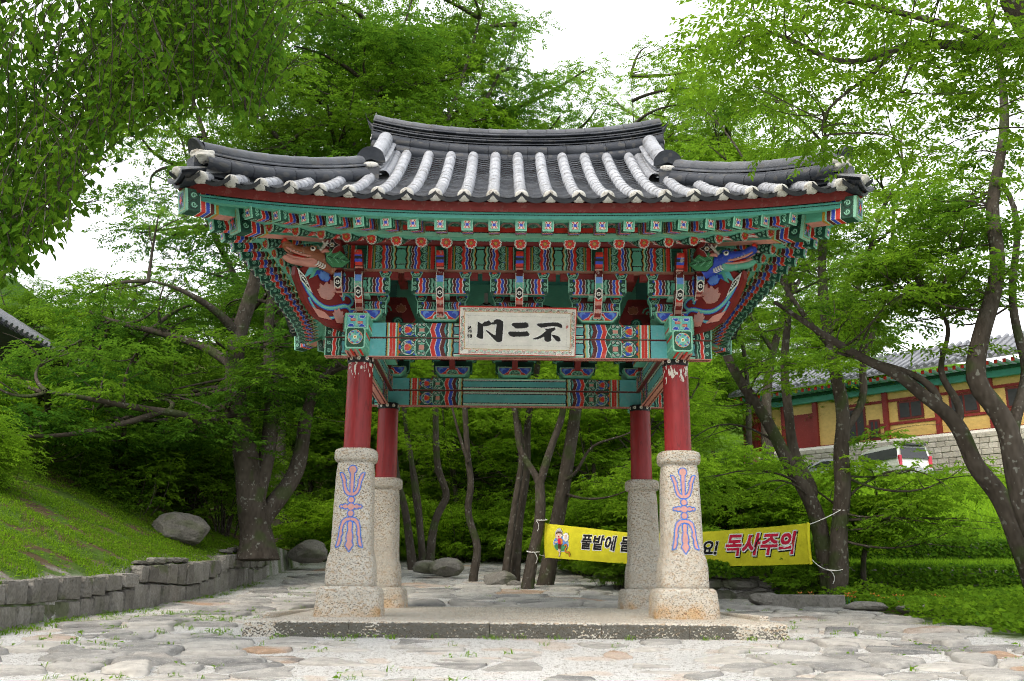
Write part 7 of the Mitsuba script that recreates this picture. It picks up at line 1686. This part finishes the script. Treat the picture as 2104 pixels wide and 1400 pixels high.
def car(name, label, pos, ang, col, van=True, L=4.6, Wd=1.8, H=1.85):
    key = numbered(name); tag(key, label, 'car'); ca, sa = math.cos(ang), math.sin(ang); R = np.array([[ca, -sa, 0], [sa, ca, 0], [0, 0, 1.]]); P0 = np.array([pos[0], pos[1], float(terrain(np.array(pos[0]), np.array(pos[1])))+pos[2]])
    prof = [(-.50, .24, .90), (-.505, .45, .98), (-.495, .56, 1.), (-.46, .93, .86), (-.40, 1.0, .80), (.02, 1.0, .80), (.16, .93, .82), (.27, .60, .95), (.46, .52, .93), (.50, .42, .90), (.495, .24, .88)] if van else [(-.50, .28, .88), (-.5, .55, .95), (-.46, .66, .94), (-.34, .70, .92), (-.20, .98, .74), (.06, 1., .74), (.24, .68, .94), (.46, .56, .92), (.5, .40, .88), (.495, .24, .88)]
    def add(n_, mb, mat='mat_carpaint'):
        V, F, U = mb.mesh(); put(f'{key}__{n_}', (V@R.T+P0, F, U), mat, smooth=False)
    m = Mb(); pts = np.array([(x*L, z*H) for x, z, _ in prof]); hw = np.array([w for *_, w in prof])*Wd/2; n_ = len(pts)
    body = Mb(); a = np.column_stack([pts[:, 0], -hw, pts[:, 1]]); b_ = np.column_stack([pts[:, 0], hw, pts[:, 1]])
    body.quads(np.stack([a[:-1], a[1:], b_[1:], b_[:-1]], 1), col); lo = np.array([[-.495*L, 0, .24*H], [.495*L, 0, .24*H]])
    belt = [(-.50*L, .60*H), (.27*L, .60*H)]
    for s_, q in ((-1, a), (1, b_)):
        f2 = Polygon(pts); v2, f = trimesh.creation.triangulate_polygon(f2, engine='earcut'); yy = np.array([hw[np.argmin(np.linalg.norm(pts-v, axis=1))] for v in v2])*s_; body.add(np.column_stack([v2[:, 0], yy, v2[:, 1]]), f if s_ < 0 else f[:, ::-1], col)
    add('body', body)
    gl = Mb(); gx = [(-.455, .90), (.10, .90), (.22, .64), (-.485, .64)] if van else [(-.19, .93), (.05, .93), (.20, .70), (-.31, .72)]
    for s_ in (-1, 1): gl.add([[x*L, s_*(Wd/2*(.865 if z > .8 else .985)), z*H] for x, z in gx], [[0, 1, 2], [0, 2, 3]], P_dkgrey)
    add('side_window', gl); gl = Mb(); x0, x1 = (-.505, -.472) if van else (-.345, -.215); gl.add([[x0*L-.012, -.40*Wd, .63*H], [x0*L-.012, .40*Wd, .63*H], [x1*L-.012, .36*Wd, .91*H], [x1*L-.012, -.36*Wd, .91*H]], [[0, 1, 2], [0, 2, 3]], P_dkgrey); add('rear_window', gl)
    gl = Mb(); gl.add([[.262*L+.03, -.42*Wd, .63*H], [.262*L+.03, .42*Wd, .63*H], [.165*L+.03, .38*Wd, .91*H], [.165*L+.03, -.38*Wd, .91*H]], [[0, 1, 2], [0, 2, 3]], P_dkgrey); add('windscreen', gl)
    for s_ in (-1, 1):
        add('tail_lamp', Mb().bbox([-.515*L, s_*.44*Wd-.07, .42*H], [-.49*L, s_*.44*Wd+.07, .70*H if van else .62*H], P_bannerred, .01)); add('headlight', Mb().bbox([.47*L, s_*.38*Wd-.13, .42*H], [.505*L, s_*.38*Wd+.13, .52*H], P_snow, .01))
        for x in (-.31, .32):
            w = Mb(); w.tube([[x*L, s_*(Wd/2-.20), .33], [x*L, s_*(Wd/2+.01), .33]], .33, P_black, 18); k = numbered(f'{key}__wheel'); V, F, U = w.mesh(); scene[k] = mikit.ply((V@R.T+P0, F), 'mat_carpaint', smooth=False, uv=U)
            w = Mb(); w.tube([[x*L, s_*(Wd/2+.0), .33], [x*L, s_*(Wd/2+.02), .33]], .19, P_grey, 14); V, F, U = w.mesh(); scene[f'{k}__rim'] = mikit.ply((V@R.T+P0, F), 'mat_carpaint', smooth=False, uv=U)
    add('bumper', Mb().bbox([-.525*L, -.47*Wd, .24*H], [-.49*L, .47*Wd, .40*H], P_carsilver if van else col, .02)); add('licence_plate', Mb().box([-.532*L, -.2, .405*H], [-.515*L, .2, .46*H], P_snow))
    if van: add('roof_spoiler', Mb().bbox([-.50*L, -.38*Wd, .965*H], [-.43*L, .38*Wd, 1.01*H], P_dkgrey, .01))
car('parked_car', 'white sport utility car with red tail lamps parked on the slope', (18.2, 34.9, .0), math.radians(104), P_snow)
car('parked_car', 'dark blue grey car parked in front of the white one', (20.9, 37.0, -.2), math.radians(-40), P_carblue, False, 4.5, 1.75, 1.45)
car('parked_car', 'silver car half hidden by leaves left of the white one', (16.8, 38.6, .3), math.radians(150), P_carsilver, False, 4.5, 1.75, 1.5)
# temple hall at the far left, only the corner of its roof in view
LH = 'tiled_hall'; tag(LH, 'temple hall with tiled roof corner and painted brackets at the far left', 'temple building')
ox, oy, oz = -13.5, 14., 0.
m = Mb().box([-20, 13.5, 1.5], [-14.3, 18.5, 6.0], P_dkteal, .1); put(f'{LH}__wall', m, 'mat_paint', smooth=False)
for x in (-14.5, -15.6): put(f'{LH}__post', Mb().tube([[x, 13.4, 1.5], [x, 13.4, 5.6]], .16, P_column, 12), 'mat_paint')
put(f'{LH}__painted_beam', Mb().box([-20, 13.2, 5.35], [-14.0, 13.5, 5.75], P_blue, .1), 'mat_paint', smooth=False); put(f'{LH}__painted_beam', Mb().box([-20, 13.1, 5.75], [-13.9, 13.5, 5.95], P_teal, .1), 'mat_paint', smooth=False)
for x in (-14.1, -14.5, -14.9, -15.3):
    m = Mb(); tongue(m, 0, 0, .35, .0, .25); tongue(m, 0, .33, .75, .15, .40, True); M = frame4([x, 13.1, 5.95], X_); put(f'{LH}__bracket', Mb().join(m, M), 'mat_paint', smooth=False)
m = Mb(); R0 = np.array([[-20, 12.2, 6.75], [-13.2, 12.2, 6.85], [-13.2, 19.6, 6.85], [-20, 19.6, 6.75]]); R1_ = np.array([[-20, 15.9, 9.0], [-16.6, 15.9, 9.0], [-16.6, 16.0, 9.0], [-20, 16.0, 9.0]])
for k_ in range(4):
    a, b = k_, (k_+1) % 4; m.quads([[R0[a], R0[b], R1_[b], R1_[a]]], 0)
m.quads([R0[::-1]], 0)
for x in np.arange(-19.8, -13.3, .3): m.tube([[x, 12.15, 6.85], [x, 12.2+min(3.7, (-13.2-x)*1.08+.1), 6.85+2.2*min(3.7, (-13.2-x)*1.08+.1)/3.7]], .085, 0, 8)
for y in np.arange(12.4, 19.6, .3): t = min(y-12.2, 19.6-y)*.92; m.tube([[-13.15, y, 6.92], [-13.2-min(t, 3.4), y, 6.92+2.15*min(t, 3.4)/3.4]], .085, 0, 8)
for lv in range(4): m.tube([[-13.25, 12.25, 7.02+.09*lv], [-14.2, 13.3, 7.62+.09*lv], [-16.6, 15.9, 9.15+.09*lv]], .10-.01*lv, 0, 6)
V, F, U = m.mesh(); U[:, 0] = .78; put(f'{LH}__tiled_roof', (V, F, U), 'mat_tile', smooth=False)
put(f'{LH}__eave_board', Mb().box([-20, 12.25, 6.55], [-13.3, 12.45, 6.75], P_teal, .1), 'mat_paint', smooth=False)
# pale wall and small shrine glimpsed between the trunks
tag('white_wall', 'short stretch of white wall glimpsed low between the left trunks', 'wall')
for k_ in range(3): put('white_wall__panel', Mb().bbox([-4.4+.55*k_, 24, 1.2], [-3.87+.55*k_, 24.15, 2.25], P_snow, .01), 'mat_paint', smooth=False)
put('white_wall__coping', Mb().box([-4.5, 23.9, 2.26], [-2.7, 24.25, 2.36], P_grey), 'mat_paint', smooth=False)
tag('distant_shrine', 'distant shrine with white wall and red post glimpsed through the middle trunks', 'temple building')
put('distant_shrine__wall', Mb().box([1.2, 30, 3.0], [3.4, 32, 5.0], P_snow), 'mat_paint', smooth=False); put('distant_shrine__post', Mb().box([2.05, 29.9, 3.0], [2.3, 29.98, 5.0], P_red), 'mat_paint', smooth=False); put('distant_shrine__post', Mb().box([1.5, 29.9, 3.0], [1.66, 29.98, 5.0], P_red), 'mat_paint', smooth=False)
put('distant_shrine__painted_beam', Mb().box([1.1, 29.85, 4.82], [3.5, 30, 5.1], P_teal), 'mat_paint', smooth=False); m = Mb().hexa([[.8, 29.2, 5.1], [3.8, 29.2, 5.1], [1.4, 31, 6.0], [3.2, 31, 6.0], [.8, 29.2, 5.25], [3.8, 29.2, 5.25], [1.4, 31, 6.2], [3.2, 31, 6.2]], 0); put('distant_shrine__tiled_roof', m, 'mat_tile', smooth=False)
# wooded mountain far away on the left
xs, ys = np.linspace(-1500, 1200, 110), np.linspace(620, 1900, 50); A_, B_ = np.meshgrid(xs, ys, indexing='ij')
prof_ = 300*np.exp(-((A_+650)/420)**2)+130*np.exp(-((A_-500)/500)**2); Z3 = 40+prof_*np.exp(-((B_-1000)/260)**2)*(.85+.3*meshkit.fbm(np.stack([A_/120, B_/120, A_*0], -1), 4, 3))+7*meshkit.fbm(np.stack([A_/14, B_/14, A_*0], -1), 3, 5)-20
i, j = np.meshgrid(np.arange(109), np.arange(49), indexing='ij'); b = (i*50+j).ravel(); m = Mb().add(np.stack([A_, B_, Z3], -1).reshape(-1, 3), np.stack([b, b+50, b+51, b+1], 1)); tag(put('mountain', m, 'mat_mountain'), kind='structure')
